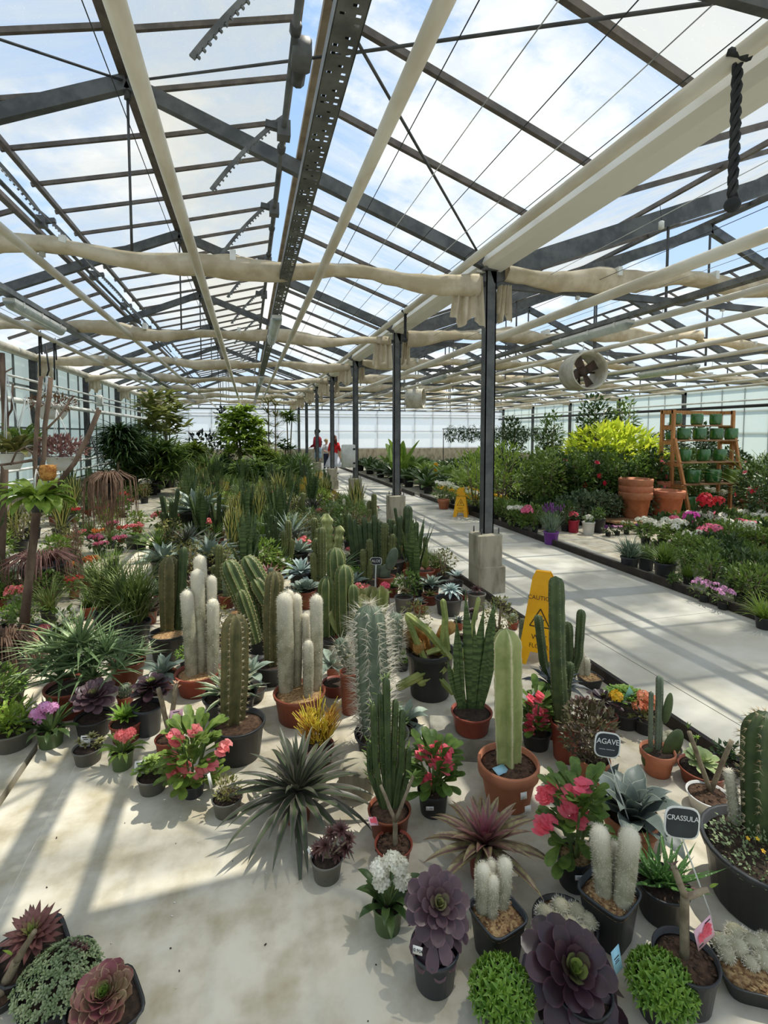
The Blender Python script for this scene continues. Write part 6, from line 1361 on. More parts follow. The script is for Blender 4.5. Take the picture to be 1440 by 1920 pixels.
tree('dracaena_tree', 'bare-stemmed dracaena with two leafy heads nearest the far columns', 540, 898, 770, [([(540, 850), (538, 780)], 3), ([(544, 850), (547, 790)], 3)], whorls([(537, 778, 5, 6), (547, 786, 5, 5)], 18, .5, .06, 'lance', -1.0), LEAF)
tree('umbrella_bush', 'low umbrella plant with glossy fingers under the dracaena heads', 535, 900, 820, [([(536, 865), (535, 840)], 3)], whorls([(528, 838, 10, 6), (545, 842, 8, 5), (535, 832, 8, 4)], 8, .3, .09, 'lance', -1.0), LEAF)
tree('dry_stem_bush', 'bunch of pale dry upright stems amid the far foliage', 508, 903, 830, [([(500+3*i, 860), (494+4*i, 832)], 2) for i in range(7)], whorls([(500, 870, 14, 6)], 9, .3, .05, 'lance', -.6), LEAFD)
tree('arching_palm', 'low arching palm fronds wall side of the umbrella tree', 405, 912, 860, [], whorls([(392, 885, 20, 12), (418, 892, 18, 10)], 12, .65, .08, 'lance', -1.0), PALM)
tree('arching_palm', 'mass of broad green leaves below the golden leaved shrub', 480, 915, 860, [], whorls([(466, 880, 22, 14), (500, 888, 24, 14), (530, 892, 16, 8)], 12, .6, .1, 'lance', -.9), PALM)
# ================================================================== bare tree and hanging baskets by the wall
base = fl(40, 1238); r = thing('bare_tree', 'bare branching dead tree in a black tub by the side wall', 'tree', base); Q = mpp(base)
add_pot(r, .20, .2, 'round', 'black')
A = lambda x, y, dy=0: at_d(x, y, base+V((0, dy, 0)))-base
for pts, w, dy in (([(42, 1200), (55, 1080), (66, 985), (72, 930), (68, 905)], 26, 0), ([(70, 925), (66, 890), (66, 850), (70, 780), (77, 706)], 13, 0), ([(72, 905), (82, 860), (84, 800), (92, 745), (95, 708)], 15, .1), ([(84, 808), (110, 782), (138, 742)], 7, .1), ([(80, 925), (110, 905), (140, 868), (168, 812), (186, 768)], 15, -.1), ([(165, 818), (176, 788), (184, 764)], 8, -.1), ([(66, 862), (30, 868), (0, 872)], 9, .05), ([(62, 850), (46, 838), (30, 848), (20, 872)], 6, .05)):
    b = MB(); P = [A(x, y, dy) for x, y in pts]; b.tube(P, [w*Q*.36*(1-.35*i/len(P))*(1+.15*sin(i*5)) for i in range(len(P))], 8); b.obj('branch' if w < 20 else 'trunk', BARKB, r)
base2 = fl(-20, 1110); r = thing('bare_tree', 'second dead tree trunk behind the first, at the very edge of view', 'tree', base2); Q2 = mpp(base2); A2 = lambda x, y: at_d(x, y, base2)-base2
for pts, w in (([(0, 1080), (8, 900), (10, 780), (5, 700), (4, 662)], 15), ([(8, 790), (22, 768), (24, 720)], 5), ([(6, 700), (24, 690)], 3)):
    b = MB(); b.tube([A2(x, y) for x, y in pts], [w*Q2/2*(1-.1*i) for i in range(len(pts))], 8); b.obj('branch' if w < 10 else 'trunk', BARKB, r)
b = MB(); b.lathe([(.16, 0), (.2, .2), (.2, .22), (.18, .22)], 16); b.obj('pot', BLACKP, r)
def basket(name, label, px, py, w, h, col, depth_ref, fol, cords, hang=None, m=None, hookm=None):
    """hanging bowl: rim centre at px,py; w px wide; cords meet at the pixel cords"""
    c = at_d(px, py, depth_ref); q = mpp(depth_ref); R, H = w*q/2, h*q; r = thing(name, label, 'hanging plant', c-V((0, 0, H)))
    pot_mb(R, H, 'bowl', 20).obj('pot', POTM[col], r); b = MB(); top = at_d(cords[0], cords[1], depth_ref)-(c-V((0, 0, H)))
    for i in range(3): b = MB(); a = i*2.09+.5; b.tube([(R*cos(a), R*sin(a), H), top], .004, 5); b.obj('cord', hookm or WHITE, r)
    if hang: b = MB(); b.tube([top, top+V((.02, 0, .06)), top+V((0, 0, hang))], .008, 5); b.obj('hook', BLACK, r)
    b = MB(); fol(b, R, H, random.Random(px)); b.obj('foliage', m, r); return r
def tuft(n, L, W, lo, hi, droop, prof='lance', rz=.5):
    def f(b, R, H, rnd):
        for i in range(n): a = rnd.random()*6.28; q = R*rnd.random()*.9; b.leaf((q*cos(a), q*sin(a), H+.01), a+rnd.uniform(-.6, .6), rnd.uniform(lo, hi), L*rnd.uniform(.6, 1.1), W, droop, prof, 5, .15)
    return f
def strings(n, L, spread):
    def f(b, R, H, rnd):
        for i in range(n):
            a = rnd.random()*6.28; q = R*(.6+rnd.random()*spread); l = L*rnd.uniform(.4, 1); p = V((R*.3*cos(a), R*.3*sin(a), H)); e = V((q*cos(a), q*sin(a), H+.08*rnd.random()))
            b.tube([p, p*.5+e*.5+V((0, 0, .1)), e, e+V((.02*cos(a), .02*sin(a), -l*.5)), e+V((.03*cos(a*3), .03*sin(a), -l))], [.006, .005, .005, .004, .003], 4)
    return f
ref = base+V((0, .5, 0))
basket('hanging_basket', 'white hanging bowl of reddish fleshy plant below the dead branch', 116, 856, 52, 26, 'white', ref, lambda b, R, H, rnd: bush(b, (0, 0, H+.06), R*1.7, R*1.5, .10, 620, .055, .02, rnd, .6, .0), (106, 768), None, RHIPR)
basket('hanging_basket', 'white bowl of brown-green straggly plant hung highest by the wall', 97, 762, 56, 24, 'white', ref+V((0, .9, 0)), lambda b, R, H, rnd: bush(b, (0, 0, H+.03), R*1.5, R*1.5, .07, 380, .06, .016, rnd, .1, .0), (88, 705), .3, mat('rusty_foliage', S(132, 82, 60), S(96, 88, 48), 9, .6, tl=.2))
basket('hanging_basket', 'black hanging pot of long trailing brown strings over the aisle side', 205, 905, 18, 32, 'black', fl(200, 1075), strings(130, .62, 4.4), (165, 805), .2, RHIPB, BLACK)
basket('hanging_basket', 'lime epiphyllum in a black pot clasped to the dead tree trunk', 72, 934, 36, 26, 'black', base+V((0, -.12, 0)), tuft(60, .26, .06, -.3, .9, -1.7, 'strap'), (68, 880), None, LEAFL)
basket('hanging_basket', 'yellow-green staghorn on a white pot at the edge of view', 22, 850, 40, 30, 'white', base+V((0, .3, 0)), tuft(70, .22, .05, .1, 1.2, -1.2, 'strap'), (12, 700), None, LEAFO)
basket('hanging_basket', 'green leafy hanging pot wall side of the dead branch', 40, 835, 44, 22, 'white', base+V((0, .9, 0)), tuft(60, .22, .045, .1, 1.3, -.8, 'spoon'), (50, 740), None, LEAF)
r = thing('fibre_ball', 'orange-brown coconut fibre pot wedged in the dead tree', 'pot', A(90, 885, -.1)+base); b = MB(); b.lathe([(.035, -.06), (.05, -.035), (.052, .02), (.042, .05)], 14); FIB = mat('coconut_fibre', S(206, 150, 80), S(160, 104, 50), 30, .95, bump=.6); b.obj('fibre', FIB, r); b = MB()
for i in range(60): a = i*2.4; b.tube([(.045*cos(a), .045*sin(a), .045-.0015*i), (.06*cos(a+.4), .06*sin(a+.4), .05-.0017*i)], .002, 4)
b.obj('loose_fibre', FIB, r)
n = Near('potted_rhipsalis', 'pinkish stringy cascade in a wide black tub behind the bare trunk', 82, 1118, 1058, 76, 'black'); b = MB(); strings(110, .34, 1.3)(b, n.R, n.H, n.rnd); n.add('foliage', b, RHIPR)
n = Near('potted_rhipsalis', 'brown twiggy mass in a large black tub at the very edge', 8, 1278, 1222, 110, 'black'); b = MB(); strings(120, .2, .6)(b, n.R, n.H, n.rnd); n.add('foliage', b, RHIPB)
n = Near('potted_echeveria', 'blue-grey echeveria low beside the bare tree trunk', 22, 1110, 1092, 44, 'black'); g_rosette(n, n.at(24, 1078), 30, .11, .05, AGAVEB, 'spoon', e0=1.4, e1=.1)
n = Near('potted_aloe', 'tall dry reddish flower stalk plant before the aisle flowers', 142, 1105, 1085, 34, 'brown'); g_stem(n, (0, 0, n.H), n.at(143, 985), .008, .004, BARKB); b = MB(); bush(b, n.at(143, 1020), .04, .04, .22, 160, .05, .012, n.rnd, 1.5, 0.); n.add('flower_spike', b, RHIPB)
for i, (px, pb, col, lb) in enumerate(((250, 1028, 'grey', 'small grey pot with a low green rosette on the aisle floor'), (195, 1100, 'terra', 'terracotta pot of green rosette beside the tall dry stalk'))):
    n = Near('potted_succulent', lb, px, pb, pb-24, 28, col); g_rosette(n, (0, 0, n.H), 22, .09, .03, SEDG, 'lance', e0=1.4, e1=.3, seg=4)
# ================================================================== beyond the path
KINDS.update({
    'climber': k_bush(.12, .16, 'black', .27, .55, 900, .09, .05, LEAF, 3, up=.1), 'climber_pink': k_bush(.12, .16, 'black', .27, .54, 800, .09, .05, LEAFD, 3, fl_=PINK, nf=5, fr=.045, up=.1), 'climber_red': k_bush(.12, .16, 'black', .27, .54, 800, .09, .05, LEAFD, 3, fl_=REDF, nf=5, fr=.05, up=.1), 'climber_white': k_bush(.10, .13, 'black', .24, .22, 420, .08, .05, mat('silvery_leaf', S(126, 140, 108), S(70, 92, 56), 11, .35, tl=.2), 3, up=.3),
    'fernbush': k_bush(.13, .16, 'black', .40, .45, 700, .11, .025, LEAFL, 4, up=.7), 'limebush': k_bush(.16, .22, 'black', .62, .46, 2400, .15, .05, LEAFY, 5, up=.1), 'bigleaf': k_ros(.14, .2, 'black', 16, .85, .26, LEAF, 'oval', droop=-.7, e1=.3, seg=7), 'bigleaf_dark': k_ros(.14, .2, 'black', 22, .62, .17, LEAFD, 'oval', droop=-.8, e1=.2, seg=7), 'calathea': k_ros(.11, .14, 'black', 34, .46, .12, mat('silver_banded_leaf', S(120, 136, 96), S(70, 92, 58), 16, .4, tl=.2, rnd=.15), 'oval', droop=-.7, e1=.1, seg=6),
    'elephant_ear': k_ros(.14, .2, 'black', 5, .9, .55, LEAFL, 'heart', droop=-.3, e0=1.5, e1=1.0, seg=8, lmin=.8),
    'pansy': k_flow(.05, .07, 'black', PURPF, 6, .022, .022, 5, LEAFD, spread=.09, top=.09), 'pansy_light': k_flow(.05, .07, 'black', LILAC, 6, .022, .02, 5, LEAFD, spread=.09, top=.09), 'geranium_pink': k_flow(.07, .11, 'grey', mat('pink_petal', (1, 1, 1)), 4, .055, .022, 20, LEAF, 130, .07, .05, .15, .26), 'geranium_white': k_flow(.07, .11, 'black', WHITEF, 5, .045, .02, 16, LEAF, 130, .07, .05, .15, .26), 'geranium_red': k_flow(.07, .11, 'black', REDF, 5, .05, .022, 18, LEAFD, 130, .07, .05, .16, .3), 'geranium_magenta': k_flow(.07, .11, 'black', mat('magenta_petal', S(238, 96, 196), S(216, 60, 170), 12, .5, tl=.3), 3, .07, .026, 22, LEAF, 130, .07, .05, .15, .3),
    'daisy_yellow': k_flow(.06, .09, 'black', YELLOWF, 12, .014, .026, 3, LEAF, 150, .06, .02, .14, .2), 'daisy_white': k_flow(.06, .09, 'black', WHITEF, 12, .014, .026, 3, LEAF, 150, .06, .02, .14, .2), 'daisy_wine': k_flow(.06, .09, 'black', mat('wine_petal', S(140, 50, 66), S(110, 36, 50), 12, .5, tl=.3), 12, .016, .026, 3, LEAF, 150, .06, .02, .14, .2),
    'lavender': k_grass(.08, .13, 'purple', 170, .26, .010, LEAFG, .8, 1.5, -.3, fl_=PURPF), 'greybush': k_grass(.10, .16, 'anth', 260, .26, .014, LEAFG, .3, 1.5, -.5, 'lance'), 'greenbush': k_grass(.10, .16, 'anth', 260, .22, .014, LEAF, .3, 1.5, -.5, 'lance'),
    'perennial': k_bush(.07, .11, 'black', .17, .16, 300, .07, .03, LEAF, 4, up=.5), 'perennial_dark': k_bush(.07, .11, 'black', .17, .16, 300, .07, .035, LEAFD, 4, up=.5), 'phlox': k_flow(.06, .08, 'black', LILAC, 9, .028, .013, 12, LEAF, 150, .05, .012, .15, .13), 'fern_low': k_grass(.07, .1, 'black', 160, .26, .010, LEAFL, .3, 1.4, -.9), 'potted_herb': k_bush(.06, .09, 'black', .12, .10, 260, .05, .03, LEAF, 3, up=.4),
    'tallshrub': k_bush(.16, .25, 'black', .34, .75, 900, .12, .06, LEAFD, 4, up=.0, c0=.35), 'whippy': k_bush(.14, .2, 'black', .22, .55, 420, .12, .04, LEAF, 3, up=.0, c0=.4),
    'vanda': k_bush(.07, .08, 'black', .2, .30, 330, .10, .03, LEAFD, 0, up=-1.2, c0=-.35),
})
for nm, px, pb, pt, name, cat, lb in (
    ('lavender', 1033, 1020, 942, 'potted_lavender', 'potted plant', 'lavender in a bright purple pot on the bed edging'),
    ('geranium_pink', 990, 1002, 948, 'potted_flower', 'potted plant', 'pink flowering pot between the nearest column and the lavender'),
    ('geranium_white', 968, 995, 945, 'potted_flower', 'potted plant', 'white and violet flowers just behind the pink ones by the column'),
    ('daisy_white', 832, 952, 900, 'potted_flower', 'potted plant', 'white flowering bush by the standing yellow floor sign'),
    ('limebush', 1140, 952, 780, 'lime_shrub', 'shrub', 'glowing yellow-green shrub rising behind the climbers'),
    ('tallshrub', 1112, 938, 735, 'tall_shrub', 'shrub', 'tallest dark shrub below the hanging fan'),
    ('whippy', 1030, 945, 765, 'tall_shrub', 'shrub', 'slender tall shrub with whippy shoots beyond the climbers'),
    ('whippy', 1165, 938, 740, 'tall_shrub', 'shrub', 'reddish-tipped tall shrub behind the yellow-green one'),
    ('fernbush', 890, 965, 838, 'fern_shrub', 'shrub', 'feathery light green shrub on the far side of the nearest column, outer'),
    ('fernbush', 940, 968, 820, 'fern_shrub', 'shrub', 'feathery light green shrub between column and climbers'),
    ('greybush', 1180, 1070, 1000, 'potted_lavender', 'potted plant', 'grey-leaved bush in a slate pot, first on the edging'),
    ('greenbush', 1246, 1085, 1012, 'potted_herb', 'potted plant', 'green bush in a slate pot, second on the edging'),
    ('potted_herb', 1264, 1105, 1072, 'potted_herb', 'potted plant', 'low dark pot with small white-variegated leaves on the edging'),
    ('phlox', 1320, 1128, 1085, 'potted_flower', 'potted plant', 'lilac phlox spilling at the edging, farther clump'),
    ('phlox', 1355, 1142, 1100, 'potted_flower', 'potted plant', 'lilac phlox spilling at the edging, nearer clump'),
    ('fern_low', 1432, 1178, 1108, 'potted_fern', 'potted plant', 'feathery bright green plant at the edge of view by the kerb'),
    ('fern_low', 1290, 1095, 1050, 'potted_fern', 'potted plant', 'feathery light green plant behind the lilac phlox'),
    ('geranium_magenta', 1290, 1030, 958, 'potted_flower', 'potted plant', 'magenta geranium heads in front of the plant stand'),
    ('geranium_red', 1328, 1022, 925, 'potted_flower', 'potted plant', 'scarlet lilies in front of the green pots on the stand'),
    ('climber_red', 1432, 1012, 880, 'potted_climber', 'potted plant', 'red flowered climber at the edge of view past the stand'),
    ('climber_pink', 1408, 990, 862, 'potted_climber', 'potted plant', 'pink flowered climber beside the plant stand'),
    ('elephant_ear', 752, 905, 822, 'elephant_ear', 'potted plant', 'single huge lime elephant-ear leaf beside the second column'),
    ('grass_green', 1430, 985, 830, 'potted_shrub', 'shrub', 'white-variegated bush behind the pink climber'),
):
    spot(nm, px, pb, lb, name, 0, pt=pt, cat=cat)
n = Near('potted_flower', 'small pink flower in a crimson pot by the purple one', 1075, 998, 975, 22, 'red'); b = MB(); head(b, (0, 0, n.H+.09), .06, 20, .03, n.rnd); n.add('flower_head', b, PINK); g_stem(n, (0, 0, n.H*.8), (0, 0, n.H+.08), .006, .004, STEMG); b = MB(); bush(b, (0, 0, n.H+.03), .09, .09, .04, 70, .05, .03, n.rnd, .4, .1); n.add('foliage', b, LEAFD)
n = Near('potted_flower', 'small white flower in a white pot near the crimson one', 1103, 1002, 978, 24, 'white'); b = MB(); head(b, (0, 0, n.H+.06), .06, 16, .03, n.rnd); n.add('flower_head', b, WHITEF); b = MB(); bush(b, (0, 0, n.H+.03), .09, .09, .05, 90, .05, .03, n.rnd, .4, .1); n.add('foliage', b, LEAF)
n = Near('potted_herb', 'dark pot of small leaves after the white pot', 1122, 998, 972, 26, 'black'); b = MB(); bush(b, (0, 0, n.H+.08), .1, .1, .09, 160, .05, .03, n.rnd, .4, .1); n.add('foliage', b, LEAF)
n = Near('terracotta_flowerpot', 'small terracotta pot holding the white bush by the floor sign', 832, 954, 936, 24, 'terra', 'terra')
BASES += [(o.location.x, o.location.y) for o in bpy.data.objects if o.parent is None and o.get('category') in ('potted plant', 'shrub')]
def rows(nms, label, name, group, pts, var=2, s=(.9, 1.1), cat='potted plant'):
    for i, (x, y) in enumerate(pts):
        nm = nms[i % len(nms)]; put(nm, (x, y, 0), label, name, cat, group, i % var, i*1.9, rg.uniform(*s))
fx = lambda y: V((0, y, 0))
rows(['climber', 'climber_pink', 'climber', 'climber_red', 'climber', 'climber_pink'], 'trellised climber in the dark leafy wall beyond the path', 'potted_climber', 'trellised climbers beyond the path', [(5.35+.34*i, 8.15+.06*(i % 2)) for i in range(8)], s=(.98, 1.1))
rows(['climber'], 'trellised climber in the rear of the dark leafy wall', 'potted_climber', 'rear trellised climbers', [(5.5+.42*i, 8.75) for i in range(9)], s=(1.0, 1.14))
rows(['climber_white'], 'silvery leaved climber at the foot of the dark leafy wall', 'potted_climber', 'silvery climbers below the trellises', [(5.45+.33*i, 7.72) for i in range(6)], s=(.9, 1.1))
rows(['pansy', 'pansy_light', 'white_flower'], 'small pansy pot along the wooden deck', 'potted_flower', 'pansies along the wooden deck', [(5.55+.2*i, 6.75+.03*(i % 3)) for i in range(10)])
rows(['daisy_yellow', 'daisy_white', 'daisy_yellow', 'daisy_wine'], 'small daisy pot at the bed edge between the columns', 'potted_flower', 'daisies along the far bed edge', [(4.6+.28*(i % 4), 9.4+.36*(i//4)+.06*(i % 2)) for i in range(26)], s=(1., 1.2))
rows(['perennial', 'potted_herb', 'perennial_dark'], 'small leafy pot at the bed edge near the yellow floor sign', 'potted_herb', 'leafy pots near the yellow floor sign', [(4.55+.3*(i % 3), 7.3+.33*(i//3)) for i in range(18) if abs(7.3+.33*(i//3)-8.6) < 5], s=(.9, 1.15))
rows(['geranium_white', 'geranium_pink', 'perennial', 'geranium_white', 'perennial_dark', 'perennial'], 'geranium pot in the block before the plant stand', 'potted_flower', 'geraniums before the plant stand', [(5.5+.31*(i % 9)+.05*(i//9), 5.15+.31*(i//9)) for i in range(36) if (5.5+.31*(i % 9)) > 5.35+.25*(3-(i//9))*0], s=(.95, 1.2))
rows(['perennial', 'perennial_dark', 'greenbush', 'potted_herb'], 'green perennial pot in the block along the edging', 'potted_herb', 'perennials along the edging', [(4.62+.30*(i % 8), 3.75+.30*(i//8)) for i in range(40) if free(4.62+.30*(i % 8), 3.75+.30*(i//8), .14)], s=(.8, 1.1))
rows(['phlox', 'perennial', 'fern_low'], 'low flowering pot at the near end of the bed edging', 'potted_flower', 'low pots at the near bed edging', [(4.6+.3*(i % 5), 3.0+.3*(i//5)) for i in range(12)], s=(.8, 1.))
rows(['bigleaf_dark', 'calathea', 'bigleaf', 'calathea', 'bigleaf_dark', 'calathea'], 'large leaved house plant in the far jungle beyond the path', 'house_plant', 'house plants beyond the path', [(4.75+.62*(i % 12)+.2*(i//12 % 2), 12.9+.85*(i//12)) for i in range(132)], s=(.85, 1.3))
rows(['fernbush', 'perennial', 'tallshrub', 'climber', 'jade_light'], 'green shrub in the middle of the wide bay', 'potted_shrub', 'shrubs in the wide bay', [(6.3+.62*(i % 11), 9.8+.7*(i//11)) for i in range(44)], s=(.75, 1.0))
rows(['climber_pink', 'perennial', 'jade_light', 'climber', 'geranium_white'], 'flowering bush at the far side beyond the plant stand', 'potted_shrub', 'bushes beyond the plant stand', [(9.6+.55*(i % 9), 7.6+.7*(i//9)) for i in range(45)], s=(.85, 1.1))
for i in range(9):
    put('vanda', (9.0+.55*i, 21.5, 1.62), 'trailing green plant in the hanging row before the end wall', 'hanging_plant', 'hanging plant', 'hanging plants before the end wall', i % 2, i*1.3, 1.35)
r = thing('plant_rail', 'long rail carrying the hanging green plants before the end wall', 'rail', (9, 21.5, 0)); b = MB(); b.tube([(-.4, 0, 1.84), (4.9, 0, 1.84)], .02, 6); b.obj('rail_bar', STEEL2, r)
for x in (-.35, 2.2, 4.85): b = MB(); b.tube([(x, 0, 0), (x, 0, 1.86)], .02, 6); b.obj('post', STEEL2, r)
# wooden deck, terracotta pots, stand with glazed pots
WOOD = mat('pine_wood', S(198, 142, 88), S(168, 112, 66), 5, .6, bump=.1, stretch=(6, 6, .6), rnd=.05)
WOODD = mat('weathered_wood', S(170, 134, 96), S(130, 96, 66), 6, .75, bump=.15, stretch=(.6, 8, 4))
GLAZE = mat('green_glaze', S(52, 112, 52), S(38, 84, 40), 5, .14, spec=.6, coat=.6, rnd=.12); CLAY = mat('raw_clay', S(206, 160, 116), S(186, 138, 96), 9, .8)
DZ = .11; c0 = fl(1135, 975, DZ)
r = thing('wooden_deck', 'low round-ended wooden deck under the terracotta pots and stand', 'deck', (c0.x, 6.95, 0)); b = MB(); pts = [(.3*(1-cos(a)), .5-.5*cos(a)*1.0) for a in [0]] 
for k in range(9):
    y = .17*k; ins = .35*(1-sqrt(max(0, 1-((y-.68)/.8)**2))); b.box((ins, y, DZ-.035), (4.0, y+.16, DZ))
b.box((.35, .05, 0), (3.9, .1, DZ-.035)); b.box((.35, 1.4, 0), (3.9, 1.45, DZ-.035)); b.obj('deck_boards', WOODD, r, smooth=False)
def bigpot(px, pb, wpx, pyr, label, stack=1, yy=None):
    p = at_y(px, pb, yy) if yy else fl(px, pb, DZ); p.z = DZ; q = mpp(p); R = wpx*q/2; Ht = zat(p, pyr)
    for k in range(stack):
        r = thing('terracotta_pot', label[k], 'pot', (p.x, p.y, DZ+k*(Ht*.17))); h = Ht-(stack-1)*Ht*.17
        pot_mb(R*(1 if k == stack-1 else .985), h, 'terra', 36).obj('pot_body', TERRA, r)
bigpot(1190, 968, 60, 897, ['bottom terracotta pot of the nested stack on the deck', 'middle terracotta pot of the nested stack on the deck', 'topmost terracotta pot of the nested stack on the deck'], 3, 7.62)
bigpot(1249, 962, 62, 919, ['single large terracotta pot between the stack and the plant stand'], 1, 7.55)
bigpot(1235, 955, 50, 900, ['terracotta pot half hidden behind the single large one'], 1, 8.35)
q0 = at_y(1292, 966, 7.75); X0 = q0.x; q1 = at_y(1397, 966, 7.75); SW = q1.x-X0; Y0 = 7.75
r = thing('plant_stand', 'stepped wooden stand displaying green glazed pots', 'shelf', (X0, Y0, DZ)); Zp = lambda py, y=Y0: zat(V((X0, y, 0)), py)-DZ
def lev(py, y): return zat(V((X0+.5, y, DZ)), py)
D = .62; tops = [(907, .10), (866, .22), (825, .30), (797, .42)]
def leg(a, b_, nm='leg'): b = MB(); b.bar(a, b_, .05, .06, up=V((0, 1, 0))); b.obj(nm, WOOD, r, smooth=False)
zt = lev(822, Y0+.3); zb = lev(770, Y0+D)
for x in (0, SW): leg((x, 0, 0), (x-.0+(-.12 if x == 0 else .0)*1, .28, zt)); leg((x-.1*(x == 0), D, 0), (x-.1*(x == 0), D, zb), 'rear_leg'); leg((x-.1*(x == 0), .34, .0), (x-.1*(x == 0), .34, zb), 'middle_leg')
for x in (-.1, SW): b = MB(); b.bar((x, .34, zb-.04), (x, D, zb-.04), .05, .07); b.obj('top_rail', WOOD, r, smooth=False)
b = MB(); b.bar((-.1, D, zb-.04), (SW, D, zb-.04), .04, .08); b.obj('top_rail', WOOD, r, smooth=False)
GP = []
for k, (py, yo) in enumerate(tops):
    y0_ = yo-.08; z = lev(py, Y0+y0_); b = MB()
    y1_ = D+.02; n_ = max(2, int((y1_-y0_)/.11))
    for j in range(n_): ya = y0_+(y1_-y0_)*j/n_; b.box((-.08, ya, z-.025), (SW+.03, ya+(y1_-y0_)/n_-.01, z))
    b.obj('shelf_board', WOODD, r, smooth=False)
    b = MB(); b.bar((-.1, y0_+.02, z-.06), (-.1, D, z-.06), .03, .07); b.obj('side_rail', WOOD, r, smooth=False); b = MB(); b.bar((SW, y0_+.02, z-.06), (SW, D, z-.06), .03, .07); b.obj('side_rail', WOOD, r, smooth=False)
    GP.append((z, y0_))
def glazed(x, y, z, R, H, label, belly=1.0, group=None, m=None):
    r = thing('glazed_pot', label, 'pot', (X0+x, Y0+y, DZ+z), 0, group); b = MB(); b.lathe([(R*.9, .012), (R*.98*belly, H*.2), (R*1.0, H*.75), (R*.97, H*.95), (R*.94, H), (R*.87, H), (R*.86, H*.3)], 22); b.obj('glazed_body', m or GLAZE, r); b = MB(); b.lathe([(R*.84, 0), (R*.86, .018)], 22); b.obj('clay_foot', CLAY, r)
q = .0088
LIMEG = mat('olive_glaze', S(104, 128, 50), S(80, 104, 40), 5, .16, coat=.6)
for k, xs, R, H, row in ((3, (.07, .43, .76), .115, .23, 'top'), (2, (.13, .40, .69, .95), .125, .235, 'second'), (1, (.10, .42, .70), .125, .24, 'third'), (0, (.16, .50), .15, .27, 'fourth')):
    for i, x in enumerate(xs):
        z, y0_ = GP[k]; w = ('nearest the terracotta pots', 'second along', 'third along', 'last along')[i]
        glazed(x*SW/.95, y0_+.15, z, R, H, f'dark green glazed pot on the {row} shelf of the stand, {w}')
z, y0_ = GP[0]; glazed(.85*SW/.95, y0_+.16, z, .17, .26, 'wide olive green glazed pot on the fourth shelf of the stand', m=LIMEG)
glazed(-.02, .52, GP[0][0], .11, .22, 'dark green glazed pot at the rear of the fourth shelf'); glazed(0., .5, GP[2][0], .09, .16, 'small dark green glazed pot at the rear of the second shelf')
glazed(.2, .22, 0, .17, .30, 'large green glazed pot under the stand, near the slanted leg'); glazed(.78, .25, 0, .17, .31, 'large green glazed pot under the stand behind the red lilies')
# yellow floor signs
def floorsign(px, pb, pyt, label, rz, words=True, hgt=.62, base=None):
    p = base or fl(px, pb); r = thing('wet_floor_sign', label, 'sign', p, rz); YEL = mat('safety_yellow', S(250, 186, 10), S(238, 168, 4), 5, .4, tl=.08)
    for s in (-1, 1):
        b = MB(); w0, w1, h = .145, .07, hgt; t = .012; ang = .18*s; R = Matrix.Rotation(ang, 4, 'X') if False else Matrix.Identity(4)
        f = lambda x, z, d: V((x, s*(.15*(1-z/h)+.012)+d, z))
        vs = []; out_ = [(-w0, 0), (-w0*.55, 0), (-w0*.38, .09), (w0*.38, .09), (w0*.55, 0), (w0, 0), (w1, h*.94), (w1*.75, h), (-w1*.75, h), (-w1, h*.94)]
        for d in (0, s*t): vs += [f(x, z, d) for x, z in out_]
        k = len(out_); idx = [(0, 1, 2, 9), (2, 3, 6, 9), (3, 4, 5, 6), (9, 6, 7, 8)]
        fs = [tuple(i for i in q_) for q_ in idx]+[tuple(i+k for i in q_[::-1]) for q_ in idx]+[(i, (i+1) % k, (i+1) % k+k, i+k) for i in range(k)]
        b.add(vs, fs); o = b.obj('sign_panel', YEL, r, smooth=False)
        if words and s < 0:
            tl_ = math.atan(.15/h)
            for tx, sz, z in (('CAUTION', .042, hgt*.72), ('WET', .05, hgt*.30), ('FLOOR', .042, hgt*.21)): text(tx, sz, o, 'lettering', f(0, z, s*(t+.0008)), (pi/2-tl_, 0, 0), mat('sign_black', S(70, 50, 10), S(60, 44, 10), 9, .6))
            b = MB(); M = Matrix.Translation(f(0, hgt*.5, s*(t+.001))) @ Matrix.Rotation(pi/2-tl_, 4, 'X')
            tri = MB()
            for a, c in (((-.07, -.055), (.07, -.055)), ((.07, -.055), (0, .07)), ((0, .07), (-.07, -.055)), ((-.02, -.03), (.015, .02)), ((.0, -.035), (.03, .0)), ((.015, .02), (-.015, .01))): tri.bar((*a, 0), (*c, 0), .008, .001)
            b.merge(tri, M); b.obj('pictogram', mat('sign_black', (0, 0, 0)), o, smooth=False)
    b = MB(); b.box((-.05, -.02, hgt-.012), (.05, .02, hgt+.006)); b.obj('hinge', mat('safety_yellow', (0, 0, 0)), r, smooth=False)
p = fl(1016, 1232); floorsign(0, 0, 0, 'yellow wet floor sign half hidden by the dark candelabra cactus', -.75, base=p, hgt=zat(p, 1072))
p = fl(868, 968); floorsign(868, 966, 910, 'yellow wet floor sign standing at the bed edging mid-path', -.5, base=p+V((-.02, .05, 0)), hgt=.56)
p = fl(817, 905); floorsign(817, 905, 870, 'yellow wet floor sign farthest away among the flowers', -.4, words=True, hgt=zat(p, 868), base=p)
r = thing('wooden_stake', 'thin leaning wooden stick against the second pedestal', 'stick', fl(740, 962)); b = MB(); b.tube([(.02, -.2, 0), at_d(752, 916, fl(740, 962))-fl(740, 962)], .012, 6); b.obj('stick', STEM, r)
